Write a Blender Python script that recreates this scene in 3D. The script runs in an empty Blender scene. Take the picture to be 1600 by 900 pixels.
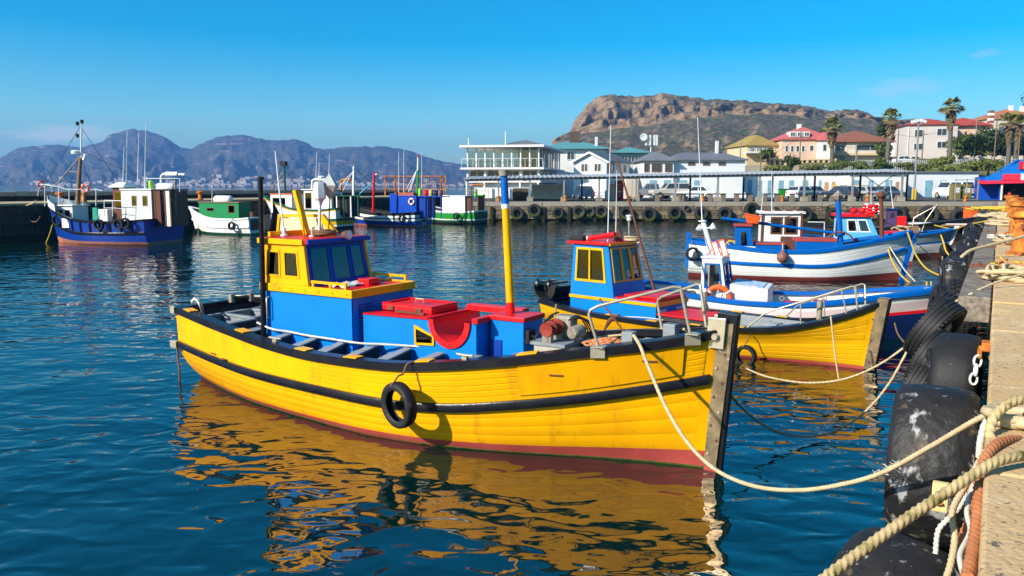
import bpy, bmesh, math, random
import numpy as np
from mathutils import Vector, Matrix
SC = bpy.context.scene
COL = SC.collection
R = math.radians
# ------------------------------------------------------------------ camera
CAM_H = 3.2
FPX = 1244.4
TILT = math.atan(160 / FPX)
cam_d = bpy.data.cameras.new("camera")
cam_d.lens = 28.0
cam_d.sensor_width = 36.0
cam_d.clip_start = 0.05
cam_d.clip_end = 30000
cam = bpy.data.objects.new("camera", cam_d)
cam.location = (0, 0, CAM_H)
cam.rotation_euler = (math.pi / 2 - TILT, 0, 0)
COL.objects.link(cam)
SC.camera = cam
# ------------------------------------------------------------------ sun, sky, exposure
SUN = Vector((-0.71, -0.48, 0.515)).normalized()
SUN_EL = math.asin(SUN.z)
SUN_AZ = math.atan2(SUN.x, SUN.y)          # measured from +Y towards +X
world = bpy.data.worlds.new("World")
SC.world = world
world.use_nodes = True
wn = world.node_tree
wn.nodes.clear()
w_out = wn.nodes.new("ShaderNodeOutputWorld")
w_bg = wn.nodes.new("ShaderNodeBackground")
w_sky = wn.nodes.new("ShaderNodeTexSky")
w_sky.sky_type = 'NISHITA'
w_sky.sun_disc = False
w_sky.sun_elevation = SUN_EL
w_sky.sun_rotation = SUN_AZ
w_sky.altitude = 0
w_sky.air_density = 1.0
w_sky.dust_density = 1.0
w_sky.ozone_density = 2.0
w_hsv = wn.nodes.new("ShaderNodeHueSaturation")
w_hsv.inputs['Hue'].default_value = 0.484
w_hsv.inputs['Saturation'].default_value = 1.95
w_hsv.inputs['Value'].default_value = 1.0
wn.links.new(w_sky.outputs[0], w_hsv.inputs['Color'])
w_tint = wn.nodes.new("ShaderNodeMix")
w_tint.data_type = 'RGBA'
w_tint.blend_type = 'MULTIPLY'
w_tint.inputs['Factor'].default_value = 1.0
w_tint.inputs['B'].default_value = (0.68, 0.97, 1.12, 1)
wn.links.new(w_hsv.outputs[0], w_tint.inputs['A'])
# a few thin wisps of cloud, placed by compass direction
w_tc = wn.nodes.new("ShaderNodeTexCoord")
w_last = w_tint.outputs['Result']
for (px, py, sx, sy, col, k) in ((120, 220, 85, 13, (1.0, .92, .92), .45), (1518, 117, 22, 6, (.88, .82, .98), .18), (673, 196, 14, 6, (.45, .72, .95), .5), (1395, 155, 60, 14, (.80, .85, .98), .25)):
 az, el = math.atan2(px - 800, 1244.4), math.atan((290 - py) / 1244.4)
 w_mp = wn.nodes.new("ShaderNodeMapping")
 w_mp.vector_type = 'POINT'
 w_mp.inputs['Rotation'].default_value = (0, 0, az)
 wn.links.new(w_tc.outputs['Generated'], w_mp.inputs['Vector'])
 w_m2 = wn.nodes.new("ShaderNodeMapping")
 w_m2.inputs['Location'].default_value = (0, 0, -math.sin(el) * 1244.4 / sy)
 w_m2.inputs['Scale'].default_value = (1244.4 / sx, 0.0, 1244.4 / sy)
 wn.links.new(w_mp.outputs[0], w_m2.inputs['Vector'])
 w_len = wn.nodes.new("ShaderNodeVectorMath")
 w_len.operation = 'LENGTH'
 wn.links.new(w_m2.outputs[0], w_len.inputs[0])
 w_nz = wn.nodes.new("ShaderNodeTexNoise")
 w_nz.inputs['Scale'].default_value = 1.3
 w_nz.inputs['Detail'].default_value = 6
 wn.links.new(w_m2.outputs[0], w_nz.inputs['Vector'])
 w_ad = wn.nodes.new("ShaderNodeMath")
 w_ad.operation = 'MULTIPLY_ADD'
 w_ad.inputs[1].default_value = -1.0
 wn.links.new(w_len.outputs['Value'], w_ad.inputs[0])
 w_sc = wn.nodes.new("ShaderNodeMath")
 w_sc.operation = 'MULTIPLY'
 w_sc.inputs[1].default_value = 2.4
 wn.links.new(w_nz.outputs['Fac'], w_sc.inputs[0])
 wn.links.new(w_sc.outputs[0], w_ad.inputs[2])
 w_mr = wn.nodes.new("ShaderNodeMapRange")
 w_mr.interpolation_type = 'SMOOTHSTEP'
 w_mr.inputs['From Min'].default_value = .1
 w_mr.inputs['From Max'].default_value = 1.0
 w_mr.inputs['To Max'].default_value = k
 wn.links.new(w_ad.outputs[0], w_mr.inputs['Value'])
 w_sp = wn.nodes.new("ShaderNodeSeparateXYZ")
 wn.links.new(w_mp.outputs[0], w_sp.inputs[0])
 w_fr = wn.nodes.new("ShaderNodeMath")
 w_fr.operation = 'GREATER_THAN'
 w_fr.inputs[1].default_value = .5
 wn.links.new(w_sp.outputs['Y'], w_fr.inputs[0])
 w_mu = wn.nodes.new("ShaderNodeMath")
 w_mu.operation = 'MULTIPLY'
 wn.links.new(w_mr.outputs[0], w_mu.inputs[0])
 wn.links.new(w_fr.outputs[0], w_mu.inputs[1])
 w_mx = wn.nodes.new("ShaderNodeMix")
 w_mx.data_type = 'RGBA'
 wn.links.new(w_mu.outputs[0], w_mx.inputs['Factor'])
 wn.links.new(w_last, w_mx.inputs['A'])
 w_mx.inputs['B'].default_value = tuple(c * 6.0 for c in col) + (1,)
 w_last = w_mx.outputs['Result']
wn.links.new(w_last, w_bg.inputs['Color'])
w_bg.inputs['Strength'].default_value = 0.108
wn.links.new(w_bg.outputs[0], w_out.inputs['Surface'])
sun_d = bpy.data.lights.new("sun", 'SUN')
sun_d.energy = 5.0
sun_d.angle = R(0.5)
sun_d.color = (1.0, 0.93, 0.82)
sun_o = bpy.data.objects.new("sun", sun_d)
sun_o.rotation_euler = (-SUN).to_track_quat('-Z', 'Y').to_euler()
sun_o.location = (0, 0, 60)
COL.objects.link(sun_o)
SC.view_settings.view_transform = 'Standard'
SC.view_settings.look = 'None'
SC.view_settings.exposure = 0.55
SC.view_settings.gamma = 1.0
SC.cycles.use_denoising = True
try:
 SC.cycles.denoiser = 'OPENIMAGEDENOISE'
except Exception:
 pass
SC.cycles.max_bounces = 8
SC.cycles.diffuse_bounces = 3
SC.cycles.glossy_bounces = 4
SC.cycles.transmission_bounces = 4
SC.cycles.transparent_max_bounces = 12
SC.cycles.volume_bounces = 0
SC.cycles.caustics_reflective = False
SC.cycles.caustics_refractive = False
SC.cycles.sample_clamp_indirect = 6.0
# ------------------------------------------------------------------ pixel helpers (photograph pixels -> places in the world)
_ct, _st = math.cos(TILT), math.sin(TILT)
def ray(px, py):
 u = (px - 800) / FPX
 v = (450 - py) / FPX
 return Vector((u, _ct + v * _st, -_st + v * _ct))
def onz(px, py, z=0.0):
 r = ray(px, py)
 t = (z - CAM_H) / r.z
 return Vector((0, 0, CAM_H)) + r * t
def ony(px, py, y):
 r = ray(px, py)
 return Vector((0, 0, CAM_H)) + r * (y / r.y)
def rnd(a, b):
 return random.uniform(a, b)
random.seed(7)
# ------------------------------------------------------------------ object helpers
def tag(o, label=None, cat=None, group=None, kind=None):
 if label:
  o['label'] = label
 if cat:
  o['category'] = cat
 if group:
  o['group'] = group
 if kind:
  o['kind'] = kind
 return o
def empty(name, loc=(0, 0, 0), rz=0.0, label=None, cat=None, group=None, parent=None):
 o = bpy.data.objects.new(name, None)
 COL.objects.link(o)
 o.location = loc
 o.rotation_euler = (0, 0, rz)
 o.empty_display_size = 0.2
 if parent:
  o.parent = parent
 return tag(o, label, cat, group)
def link_mesh(name, me, parent=None, loc=None, rot=None):
 o = bpy.data.objects.new(name, me)
 COL.objects.link(o)
 if parent:
  o.parent = parent
 if loc is not None:
  o.location = loc
 if rot is not None:
  o.rotation_euler = rot
 return o
def copy_tree(o, parent=None):
 c = o.copy()
 COL.objects.link(c)
 c.parent = parent
 for ch in [x for x in o.children]:
  copy_tree(ch, c)
 return c
def V(*a):
 return Vector(a)
class MB:
 """collects simple shapes into one mesh"""
 def __init__(self):
  self.v = []
  self.f = []
 def add(self, vs, fs):
  n = len(self.v)
  self.v += [tuple(x) for x in vs]
  self.f += [tuple(i + n for i in f) for f in fs]
  return self
 def box(self, x0, x1, y0, y1, z0, z1):
  return self.hexa([(x0, y0, z0), (x1, y0, z0), (x1, y1, z0), (x0, y1, z0)],
       [(x0, y0, z1), (x1, y0, z1), (x1, y1, z1), (x0, y1, z1)])
 def hexa(self, b, t):
  n = len(b)
  fs = [tuple(reversed(range(n))), tuple(range(n, 2 * n))]
  fs += [(i, (i + 1) % n, n + (i + 1) % n, n + i) for i in range(n)]
  return self.add(list(b) + list(t), fs)
 def cbox(self, c, s, M=None):
  vs = []
  for z in (-.5, .5):
   for x, y in ((-.5, -.5), (.5, -.5), (.5, .5), (-.5, .5)):
    p = Vector((x * s[0], y * s[1], z * s[2]))
    if M is not None:
     p = M @ p
    vs.append(p + Vector(c))
  return self.hexa(vs[:4], vs[4:])
 def bar(self, p0, p1, w, h=None, up=(0, 0, 1)):
  """square bar from p0 to p1, w wide, h high"""
  h = w if h is None else h
  p0, p1 = Vector(p0), Vector(p1)
  d = (p1 - p0).normalized()
  u = Vector(up)
  if abs(d.dot(u)) > .95:
   u = Vector((0, 1, 0))
  s = d.cross(u).normalized()
  u = s.cross(d).normalized()
  q = [(-w / 2, -h / 2), (w / 2, -h / 2), (w / 2, h / 2), (-w / 2, h / 2)]
  return self.hexa([p0 + s * a + u * b for a, b in q], [p1 + s * a + u * b for a, b in q])
 def tube(self, path, r, n=8, closed=False, caps=True, twist=0.0, lobes=0, amp=.16):
  P = [Vector(p) for p in path]
  m = len(P)
  rs = r if hasattr(r, '__len__') else [r] * m
  T = []
  for i in range(m):
   a = P[i - 1] if (i > 0 or closed) else P[i]
   b = P[(i + 1) % m] if (i < m - 1 or closed) else P[i]
   t = (b - a)
   T.append(t.normalized() if t.length > 1e-9 else Vector((0, 0, 1)))
  u = Vector((0, 0, 1)) if abs(T[0].z) < .9 else Vector((1, 0, 0))
  s = T[0].cross(u).normalized()
  vs, fs = [], []
  dist = 0.0
  for i in range(m):
   if i:
    dist += (P[i] - P[i - 1]).length
   s = (s - T[i] * s.dot(T[i]))
   s = s.normalized() if s.length > 1e-6 else T[i].orthogonal().normalized()
   b = T[i].cross(s)
   for k in range(n):
    a = 2 * math.pi * k / n
    rr = rs[i]
    if lobes:
     rr *= 1 - amp + amp * 1.8 * abs(math.cos(lobes * .5 * (a + twist * dist)))
    vs.append(P[i] + (s * math.cos(a) + b * math.sin(a)) * rr)
  for i in range(m if closed else m - 1):
   j = (i + 1) % m
   for k in range(n):
    l = (k + 1) % n
    fs.append((i * n + k, i * n + l, j * n + l, j * n + k))
  if caps and not closed:
   fs.append(tuple(reversed(range(n))))
   fs.append(tuple(range((m - 1) * n, m * n)))
  return self.add(vs, fs)
 def cyl(self, p0, p1, r0, r1=None, n=12):
  return self.tube([p0, p1], [r0, r0 if r1 is None else r1], n)
 def lathe(self, prof, n=16, c=(0, 0, 0), M=None):
  """profile [(r, z)...] spun round z"""
  vs, fs = [], []
  for (r, z) in prof:
   for k in range(n):
    a = 2 * math.pi * k / n
    p = Vector((r * math.cos(a), r * math.sin(a), z))
    if M is not None:
     p = M @ p
    vs.append(p + Vector(c))
  for i in range(len(prof) - 1):
   for k in range(n):
    l = (k + 1) % n
    fs.append((i * n + k, i * n + l, (i + 1) * n + l, (i + 1) * n + k))
  if prof[0][0] > 1e-4:
   fs.append(tuple(reversed(range(n))))
  if prof[-1][0] > 1e-4:
   fs.append(tuple(range((len(prof) - 1) * n, len(prof) * n)))
  return self.add(vs, fs)
 def ring(self, prof, n=20, c=(0, 0, 0), M=None, wob=None):
  """closed profile [(r, z)...] spun round z: a tyre or a hoop"""
  vs, fs = [], []
  m = len(prof)
  for k in range(n):
   a = 2 * math.pi * k / n
   w = wob(a) if wob else 1.0
   for (r, z) in prof:
    p = Vector((r * w * math.cos(a), r * w * math.sin(a), z))
    if M is not None:
     p = M @ p
    vs.append(p + Vector(c))
  for k in range(n):
   l = (k + 1) % n
   for i in range(m):
    j = (i + 1) % m
    fs.append((k * m + i, l * m + i, l * m + j, k * m + j))
  return self.add(vs, fs)
 def grid(self, rows):
  """rows of points -> quads"""
  n = len(rows[0])
  vs = [p for r in rows for p in r]
  fs = []
  for i in range(len(rows) - 1):
   for k in range(n - 1):
    fs.append((i * n + k, i * n + k + 1, (i + 1) * n + k + 1, (i + 1) * n + k))
  return self.add(vs, fs)
 def panel(self, P, holes=(), th=.03):
  """quad P (00,10,11,01) with rectangular uv holes, thickness th going inwards"""
  P = [Vector(p) for p in P]
  nrm = (P[1] - P[0]).cross(P[3] - P[0]).normalized()
  def B(u, v):
   return P[0] * (1 - u) * (1 - v) + P[1] * u * (1 - v) + P[2] * u * v + P[3] * (1 - u) * v
  us = sorted({0.0, 1.0} | {h[0] for h in holes} | {h[1] for h in holes})
  vs_ = sorted({0.0, 1.0} | {h[2] for h in holes} | {h[3] for h in holes})
  nu, nv = len(us), len(vs_)
  def solid(i, j):
   if i < 0 or j < 0 or i >= nu - 1 or j >= nv - 1:
    return False
   cu, cv = (us[i] + us[i + 1]) / 2, (vs_[j] + vs_[j + 1]) / 2
   return not any(h[0] < cu < h[1] and h[2] < cv < h[3] for h in holes)
  pts = []
  for j in range(nv):
   for i in range(nu):
    pts.append(B(us[i], vs_[j]))
  k = len(pts)
  pts += [p - nrm * th for p in pts]
  fs = []
  ix = lambda i, j: j * nu + i
  for j in range(nv - 1):
   for i in range(nu - 1):
    if not solid(i, j):
     continue
    a, b, c, d = ix(i, j), ix(i + 1, j), ix(i + 1, j + 1), ix(i, j + 1)
    fs += [(a, b, c, d), (d + k, c + k, b + k, a + k)]
    if not solid(i, j - 1):
     fs.append((b, a, a + k, b + k))
    if not solid(i + 1, j):
     fs.append((c, b, b + k, c + k))
    if not solid(i, j + 1):
     fs.append((d, c, c + k, d + k))
    if not solid(i - 1, j):
     fs.append((a, d, d + k, a + k))
  return self.add(pts, fs)
 def ringquad(self, O, I, th=.03, proud=.012):
  """frame between outer quad O and inner quad I"""
  O = [Vector(p) for p in O]
  I = [Vector(p) for p in I]
  n = (O[1] - O[0]).cross(O[3] - O[0]).normalized()
  f = [p + n * proud for p in O] + [p + n * proud for p in I]
  b = [p - n * th for p in O] + [p - n * th for p in I]
  fs = []
  for i in range(4):
   j = (i + 1) % 4
   fs += [(i, j, 4 + j, 4 + i), (8 + j, 8 + i, 12 + i, 12 + j), (j, i, 8 + i, 8 + j), (4 + i, 4 + j, 12 + j, 12 + i)]
  return self.add(f + b, fs)
 def build(self, name, mat, parent=None, smooth=None, bevel=0, loc=None, rot=None, seg=2):
  me = bpy.data.meshes.new(name)
  me.from_pydata(self.v, [], self.f)
  me.validate()
  bm = bmesh.new()
  bm.from_mesh(me)
  bmesh.ops.recalc_face_normals(bm, faces=bm.faces)
  bm.to_mesh(me)
  bm.free()
  if mat is not None:
   me.materials.append(mat)
  if smooth is not None:
   me.shade_smooth()
   if smooth < 179:
    me.set_sharp_from_angle(angle=R(smooth))
  o = link_mesh(name, me, parent, loc, rot)
  if bevel:
   md = o.modifiers.new("bevel", 'BEVEL')
   md.width = bevel
   md.segments = seg
   md.limit_method = 'ANGLE'
   md.angle_limit = R(40)
   md.harden_normals = False
  return o
def rotm(ax, ang):
 return Matrix.Rotation(ang, 3, ax)
def frame_of(d, up=(0, 0, 1)):
 """3x3 whose z axis is d"""
 d = Vector(d).normalized()
 return d.to_track_quat('Z', 'Y').to_matrix()
def bil(P, u, v):
 P = [Vector(p) for p in P]
 return P[0] * (1 - u) * (1 - v) + P[1] * u * (1 - v) + P[2] * u * v + P[3] * (1 - u) * v
def sub(P, h):
 return [bil(P, h[0], h[2]), bil(P, h[1], h[2]), bil(P, h[1], h[3]), bil(P, h[0], h[3])]
# ------------------------------------------------------------------ materials
def lin(h):
 h = h.lstrip('#')
 o = []
 for i in (0, 2, 4):
  c = int(h[i:i + 2], 16) / 255
  o.append(c / 12.92 if c <= .04045 else ((c + .055) / 1.055) ** 2.4)
 return tuple(o)
def _nd(nt, t, **k):
 n = nt.nodes.new(t)
 for a, b in k.items():
  setattr(n, a, b)
 return n
def surf(name, c1, c2=None, c3=None, scale=4.0, stretch=(1, 1, 1), rough=.5, bump=.0, bscale=None, metal=0.0, spots=None,
   spots2=None, rand=0.0, spec=.22, detail=5.0, bdist=.02, lo=.32, hi=.68, coat=0.0):
 """noise-coloured surface; spots=(colour, scale, threshold, softness[, stretch]) adds patches of wear"""
 m = bpy.data.materials.new(name)
 m.use_nodes = True
 nt = m.node_tree
 bs = nt.nodes['Principled BSDF']
 tc = _nd(nt, 'ShaderNodeTexCoord')
 mp = _nd(nt, 'ShaderNodeMapping')
 mp.inputs['Scale'].default_value = stretch
 nt.links.new(tc.outputs['Object'], mp.inputs['Vector'])
 src = mp.outputs[0]
 oi = None
 if rand:
  oi = _nd(nt, 'ShaderNodeObjectInfo')
  ad = _nd(nt, 'ShaderNodeVectorMath', operation='ADD')
  cx = _nd(nt, 'ShaderNodeCombineXYZ')
  mu = _nd(nt, 'ShaderNodeMath', operation='MULTIPLY')
  mu.inputs[1].default_value = 37.0
  nt.links.new(oi.outputs['Random'], mu.inputs[0])
  for i in range(3):
   nt.links.new(mu.outputs[0], cx.inputs[i])
  nt.links.new(mp.outputs[0], ad.inputs[0])
  nt.links.new(cx.outputs[0], ad.inputs[1])
  src = ad.outputs[0]
 nz = _nd(nt, 'ShaderNodeTexNoise')
 nz.inputs['Scale'].default_value = scale
 nz.inputs['Detail'].default_value = detail
 nz.inputs['Roughness'].default_value = .6
 nt.links.new(src, nz.inputs['Vector'])
 c2 = c2 or tuple(x * .82 for x in c1)
 rp = _nd(nt, 'ShaderNodeValToRGB')
 rp.color_ramp.elements[0].position = lo
 rp.color_ramp.elements[0].color = (*c1, 1)
 rp.color_ramp.elements[1].position = hi
 rp.color_ramp.elements[1].color = (*(c3 or c2), 1)
 if c3:
  e = rp.color_ramp.elements.new((lo + hi) / 2)
  e.color = (*c2, 1)
 nt.links.new(nz.outputs['Fac'], rp.inputs['Fac'])
 out = rp.outputs['Color']
 for sp in (spots, spots2):
  if not sp:
   continue
  sv = src
  if len(sp) > 4:
   m2 = _nd(nt, 'ShaderNodeMapping')
   m2.inputs['Scale'].default_value = sp[4]
   nt.links.new(src, m2.inputs['Vector'])
   sv = m2.outputs[0]
  n2 = _nd(nt, 'ShaderNodeTexNoise')
  n2.inputs['Scale'].default_value = sp[1]
  n2.inputs['Detail'].default_value = 6
  n2.inputs['Roughness'].default_value = .65
  nt.links.new(sv, n2.inputs['Vector'])
  mr = _nd(nt, 'ShaderNodeMapRange')
  mr.inputs['From Min'].default_value = sp[2]
  mr.inputs['From Max'].default_value = sp[2] + sp[3]
  nt.links.new(n2.outputs['Fac'], mr.inputs['Value'])
  mx = _nd(nt, 'ShaderNodeMix', data_type='RGBA')
  nt.links.new(mr.outputs[0], mx.inputs['Factor'])
  nt.links.new(out, mx.inputs['A'])
  mx.inputs['B'].default_value = (*sp[0], 1)
  out = mx.outputs['Result']
 if rand:
  hv = _nd(nt, 'ShaderNodeHueSaturation')
  mr = _nd(nt, 'ShaderNodeMapRange')
  mr.inputs['To Min'].default_value = 1 - rand
  mr.inputs['To Max'].default_value = 1 + rand
  nt.links.new(oi.outputs['Random'], mr.inputs['Value'])
  nt.links.new(mr.outputs[0], hv.inputs['Value'])
  nt.links.new(out, hv.inputs['Color'])
  out = hv.outputs['Color']
 nt.links.new(out, bs.inputs['Base Color'])
 # gloss varies a little with the same noise
 rr = _nd(nt, 'ShaderNodeMapRange')
 rr.inputs['To Min'].default_value = max(.02, rough - .08)
 rr.inputs['To Max'].default_value = min(1, rough + .12)
 nt.links.new(nz.outputs['Fac'], rr.inputs['Value'])
 nt.links.new(rr.outputs[0], bs.inputs['Roughness'])
 bs.inputs['Metallic'].default_value = metal
 bs.inputs['Specular IOR Level'].default_value = spec
 if coat:
  bs.inputs['Coat Weight'].default_value = coat
  bs.inputs['Coat Roughness'].default_value = .08
 if bump:
  n3 = _nd(nt, 'ShaderNodeTexNoise')
  n3.inputs['Scale'].default_value = bscale or scale * 4
  n3.inputs['Detail'].default_value = 4
  nt.links.new(src, n3.inputs['Vector'])
  bp = _nd(nt, 'ShaderNodeBump')
  bp.inputs['Strength'].default_value = bump
  bp.inputs['Distance'].default_value = bdist
  nt.links.new(n3.outputs['Fac'], bp.inputs['Height'])
  nt.links.new(bp.outputs[0], bs.inputs['Normal'])
 return m
def paint(name, c, rough=.38, wear=(.12, .1, .08), amt=.68, var=.86, bump=.12, streak=True):
 """weathered boat paint: slight tone drift, run-down dirt and small scuffs"""
 return surf(name, c, tuple(x * var for x in c), scale=2.2, rough=rough, bump=bump, bscale=26, bdist=.006,
    spots=(tuple(x * .55 + w * .35 for x, w in zip(c, wear)), 3.0, amt, .16, (2.2, 2.2, .45)) if streak else None,
    spots2=(wear, 22.0, .74, .05))
def glass(name, tint=(.55, .62, .62), refl=1.45, dark=.6):
 m = bpy.data.materials.new(name)
 m.use_nodes = True
 nt = m.node_tree
 nt.nodes.clear()
 o = _nd(nt, 'ShaderNodeOutputMaterial')
 tr = _nd(nt, 'ShaderNodeBsdfTransparent')
 tr.inputs[0].default_value = (*[t * dark for t in tint], 1)
 gl = _nd(nt, 'ShaderNodeBsdfGlossy')
 gl.inputs['Roughness'].default_value = .03
 fr = _nd(nt, 'ShaderNodeFresnel')
 fr.inputs[0].default_value = refl
 mx = _nd(nt, 'ShaderNodeMixShader')
 nt.links.new(fr.outputs[0], mx.inputs[0])
 nt.links.new(tr.outputs[0], mx.inputs[1])
 nt.links.new(gl.outputs[0], mx.inputs[2])
 nt.links.new(mx.outputs[0], o.inputs['Surface'])
 return m
YEL = (.90, .43, .001)
BLU = (.0, .19, .62)
MT = {}
MT['yellow'] = surf('yellow_paint', YEL, (.82, .35, .002), scale=1.6, rough=.36, spec=.15, bump=.18, bscale=18, bdist=.006,
     spots=((.50, .22, .008), 1.5, .56, .2, (3.2, 3.2, .5)), spots2=((.16, .09, .03), 14, .68, .05))
MT['yellow2'] = surf('second_yellow_paint', (.74, .38, .002), (.66, .33, .002), scale=1.6, rough=.36, bump=.15, bscale=18, bdist=.006,
      spots=((.4, .22, .01), 2.4, .58, .25), spots2=((.2, .12, .03), 20, .73, .05))
MT['black'] = surf('black_gloss_paint', (.008, .008, .011), (.014, .014, .018), scale=5, rough=.24, spec=.16, bump=.25, bscale=30, bdist=.008,
     spots=((.18, .17, .16), 26, .70, .06))
MT['blue'] = surf('blue_paint', BLU, (.0, .16, .54), scale=1.8, rough=.42, bump=.16, bscale=12, bdist=.006,
     spots=((.0, .09, .4), 3.0, .62, .2, (2, 2, .4)), spots2=((.25, .3, .4), 24, .755, .04))
MT['darkblue'] = paint('dark_blue_paint', (.004, .045, .30), rough=.35)
MT['navy'] = paint('navy_hull_paint', (.006, .02, .10), rough=.32)
MT['blue_trim'] = paint('blue_trim_paint', (.0, .105, .42), wear=(.3, .3, .28), amt=.64)
MT['ltblue'] = paint('light_blue_paint', (.10, .42, .72))
MT['royal'] = paint('royal_blue_paint', (.0, .055, .42), wear=(.2, .2, .2))
MT['red'] = surf('red_deck_paint', (.72, .012, .014), (.6, .008, .012), scale=2.5, rough=.36, bump=.2, bscale=20, bdist=.006,
     spots=((.42, .02, .015), 5, .6, .2), spots2=((.28, .12, .1), 18, .70, .06))
MT['antifoul'] = surf('red_oxide_bottom_paint', (.42, .07, .055), (.33, .05, .04), scale=3, rough=.5, bump=.2, bscale=20, bdist=.006,
      spots=((.2, .10, .06), 6, .6, .2, (1, 1, 3)))
MT['white'] = surf('white_boat_paint', (.80, .79, .75), (.74, .73, .69), scale=2, rough=.4, bump=.12, bscale=18, bdist=.006,
     spots=((.52, .46, .38), 3.2, .64, .2, (2, 2, .4)), spots2=((.34, .24, .16), 22, .73, .05))
MT['cream'] = surf('cream_canvas', (.72, .62, .36), (.62, .52, .28), scale=3, rough=.8, bump=.3, bscale=20)
MT['grey'] = surf('grey_deck_paint', (.27, .29, .30), (.20, .22, .23), scale=4, rough=.55, bump=.25, bscale=24, bdist=.006,
     spots=((.30, .30, .29), 6, .60, .15), spots2=((.06, .05, .045), 9, .62, .1))
MT['deck'] = surf('dark_deck_boards', (.05, .052, .055), (.03, .03, .033), scale=5, stretch=(1, 8, 1), rough=.6, bump=.3, bscale=20)
MT['wood'] = surf('bare_wood', (.28, .17, .09), (.19, .11, .06), scale=3, stretch=(1, 9, 9), rough=.7, bump=.35, bscale=14)
MT['brown'] = surf('brown_varnished_wood', (.16, .055, .03), (.10, .035, .02), scale=4, stretch=(1, 8, 8), rough=.45, bump=.2, bscale=16)
MT['timber'] = surf('weathered_timber', (.30, .25, .19), (.20, .16, .12), (.12, .095, .075), scale=2.5, stretch=(6, .8, 6), rough=.85, bump=.6,
     bscale=10, spots=((.42, .39, .32), 5, .6, .15, (5, 1, 5)), spots2=((.14, .16, .05), 4, .63, .12))
MT['steel'] = surf('galvanised_steel', (.56, .48, .34), (.40, .34, .25), scale=7, rough=.3, metal=.45, bump=.1, spots=((.28, .17, .09), 9, .62, .12))
MT['bracket'] = surf('worn_steel_cladding', (.36, .27, .15), (.22, .165, .095), (.10, .08, .05), scale=5, rough=.34, metal=.5, bump=.25, bscale=14, bdist=.006,
      spots=((.30, .16, .07), 7, .62, .12), spots2=((.7, .68, .6), 10, .62, .1))
MT['alu'] = surf('white_painted_pole', (.76, .76, .76), (.66, .66, .66), scale=8, rough=.4)
MT['rust'] = surf('rusty_orange_iron', (.62, .25, .03), (.40, .11, .02), (.20, .055, .02), scale=3, rough=.75, bump=.5, bscale=14, spots=((.72, .36, .05), 5, .56, .1))
MT['rustdark'] = surf('dark_rust', (.20, .075, .04), (.11, .045, .03), scale=6, rough=.8, bump=.4)
MT['orange'] = surf('orange_plastic', (.80, .13, .025), (.72, .10, .02), scale=4, rough=.4, spots=((.5, .12, .05), 8, .65, .1))
MT['rubber'] = surf('black_tyre_rubber', (.012, .012, .013), (.022, .021, .021), scale=4, rough=.55, bump=.3, bscale=26, bdist=.01,
     spots=((.11, .105, .10), 9, .62, .12), rand=.15)
MT['rubber_worn'] = surf('scuffed_tyre_rubber', (.012, .012, .013), (.024, .022, .021), scale=3, rough=.5, bump=.7, bscale=9, bdist=.03,
       spots=((.34, .33, .33), 6, .585, .07, (1, 1, .6)), spots2=((.15, .11, .06), 4, .60, .12))
MT['rubber_moss'] = surf('tyre_rubber_with_weed', (.030, .030, .031), (.05, .048, .045), scale=4, rough=.6, bump=.4, bscale=18, bdist=.02,
       spots=((.10, .10, .095), 9, .60, .15), rand=.12)
MT['weed'] = surf('green_weed_on_tyre', (.075, .095, .012), (.04, .055, .01), scale=9, rough=.85, bump=.5)
MT['rope'] = surf('pale_mooring_rope', (.56, .44, .26), (.44, .33, .18), scale=12, rough=.9, bump=.5, bscale=60, bdist=.004, spots=((.27, .21, .11), 7, .6, .2))
MT['rope_weed'] = surf('weedy_mooring_rope', (.52, .40, .20), (.40, .29, .13), scale=9, rough=.9, bump=.5, bscale=60, bdist=.004,
      spots=((.11, .115, .015), 4, .50, .10), spots2=((.20, .13, .06), 30, .62, .1))
MT['rope_white'] = surf('white_rope', (.62, .58, .50), (.5, .46, .38), scale=14, rough=.9, bump=.5, bscale=60, bdist=.004)
MT['rope_orange'] = surf('orange_rope', (.52, .20, .08), (.40, .14, .055), scale=12, rough=.9, bump=.5, bscale=60, bdist=.004, spots=((.30, .13, .06), 6, .58, .2))
MT['rope_yellow'] = surf('yellow_rope', (.62, .42, .05), (.50, .33, .04), scale=12, rough=.85)
MT['rope_brown'] = surf('brown_rope', (.24, .14, .07), (.16, .09, .045), scale=12, rough=.9, bump=.4, bscale=50)
MT['green'] = paint('green_boat_paint', (.015, .22, .07))
MT['brightgreen'] = paint('bright_green_paint', (.02, .28, .03))
MT['dkgreen'] = paint('dark_green_paint', (.01, .085, .045))
MT['salmon'] = surf('faded_red_bottom_paint', (.50, .20, .14), (.42, .16, .11), scale=2, rough=.6, spots=((.12, .12, .05), 4, .58, .2, (1, 1, 4)))
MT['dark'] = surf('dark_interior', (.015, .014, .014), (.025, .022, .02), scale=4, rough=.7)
MT['net'] = surf('bundled_orange_net', (.62, .24, .10), (.46, .15, .06), scale=30, rough=.95, bump=.8, bscale=60)
MT['lime'] = surf('lime_green_plastic', (.28, .55, .03), (.24, .48, .03), scale=4, rough=.4)
MT['engine'] = surf('oily_grey_machine', (.33, .29, .23), (.20, .17, .14), scale=8, rough=.5, bump=.4, spots=((.12, .06, .03), 8, .56, .15))
MT['maroon'] = surf('maroon_buoy_plastic', (.26, .10, .08), (.2, .075, .06), scale=8, rough=.45)
MT['lens'] = surf('lamp_lens', (.75, .78, .78), (.6, .62, .62), scale=4, rough=.15)
GL = glass('cabin_glass', (.72, .78, .78), 1.9, .9)
GLD = glass('dark_window_glass', (.50, .58, .60), 1.6, .8)
from mathutils import noise as MN
def interp(x, xs, ys):
 return float(np.interp(x, xs, ys))
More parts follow.
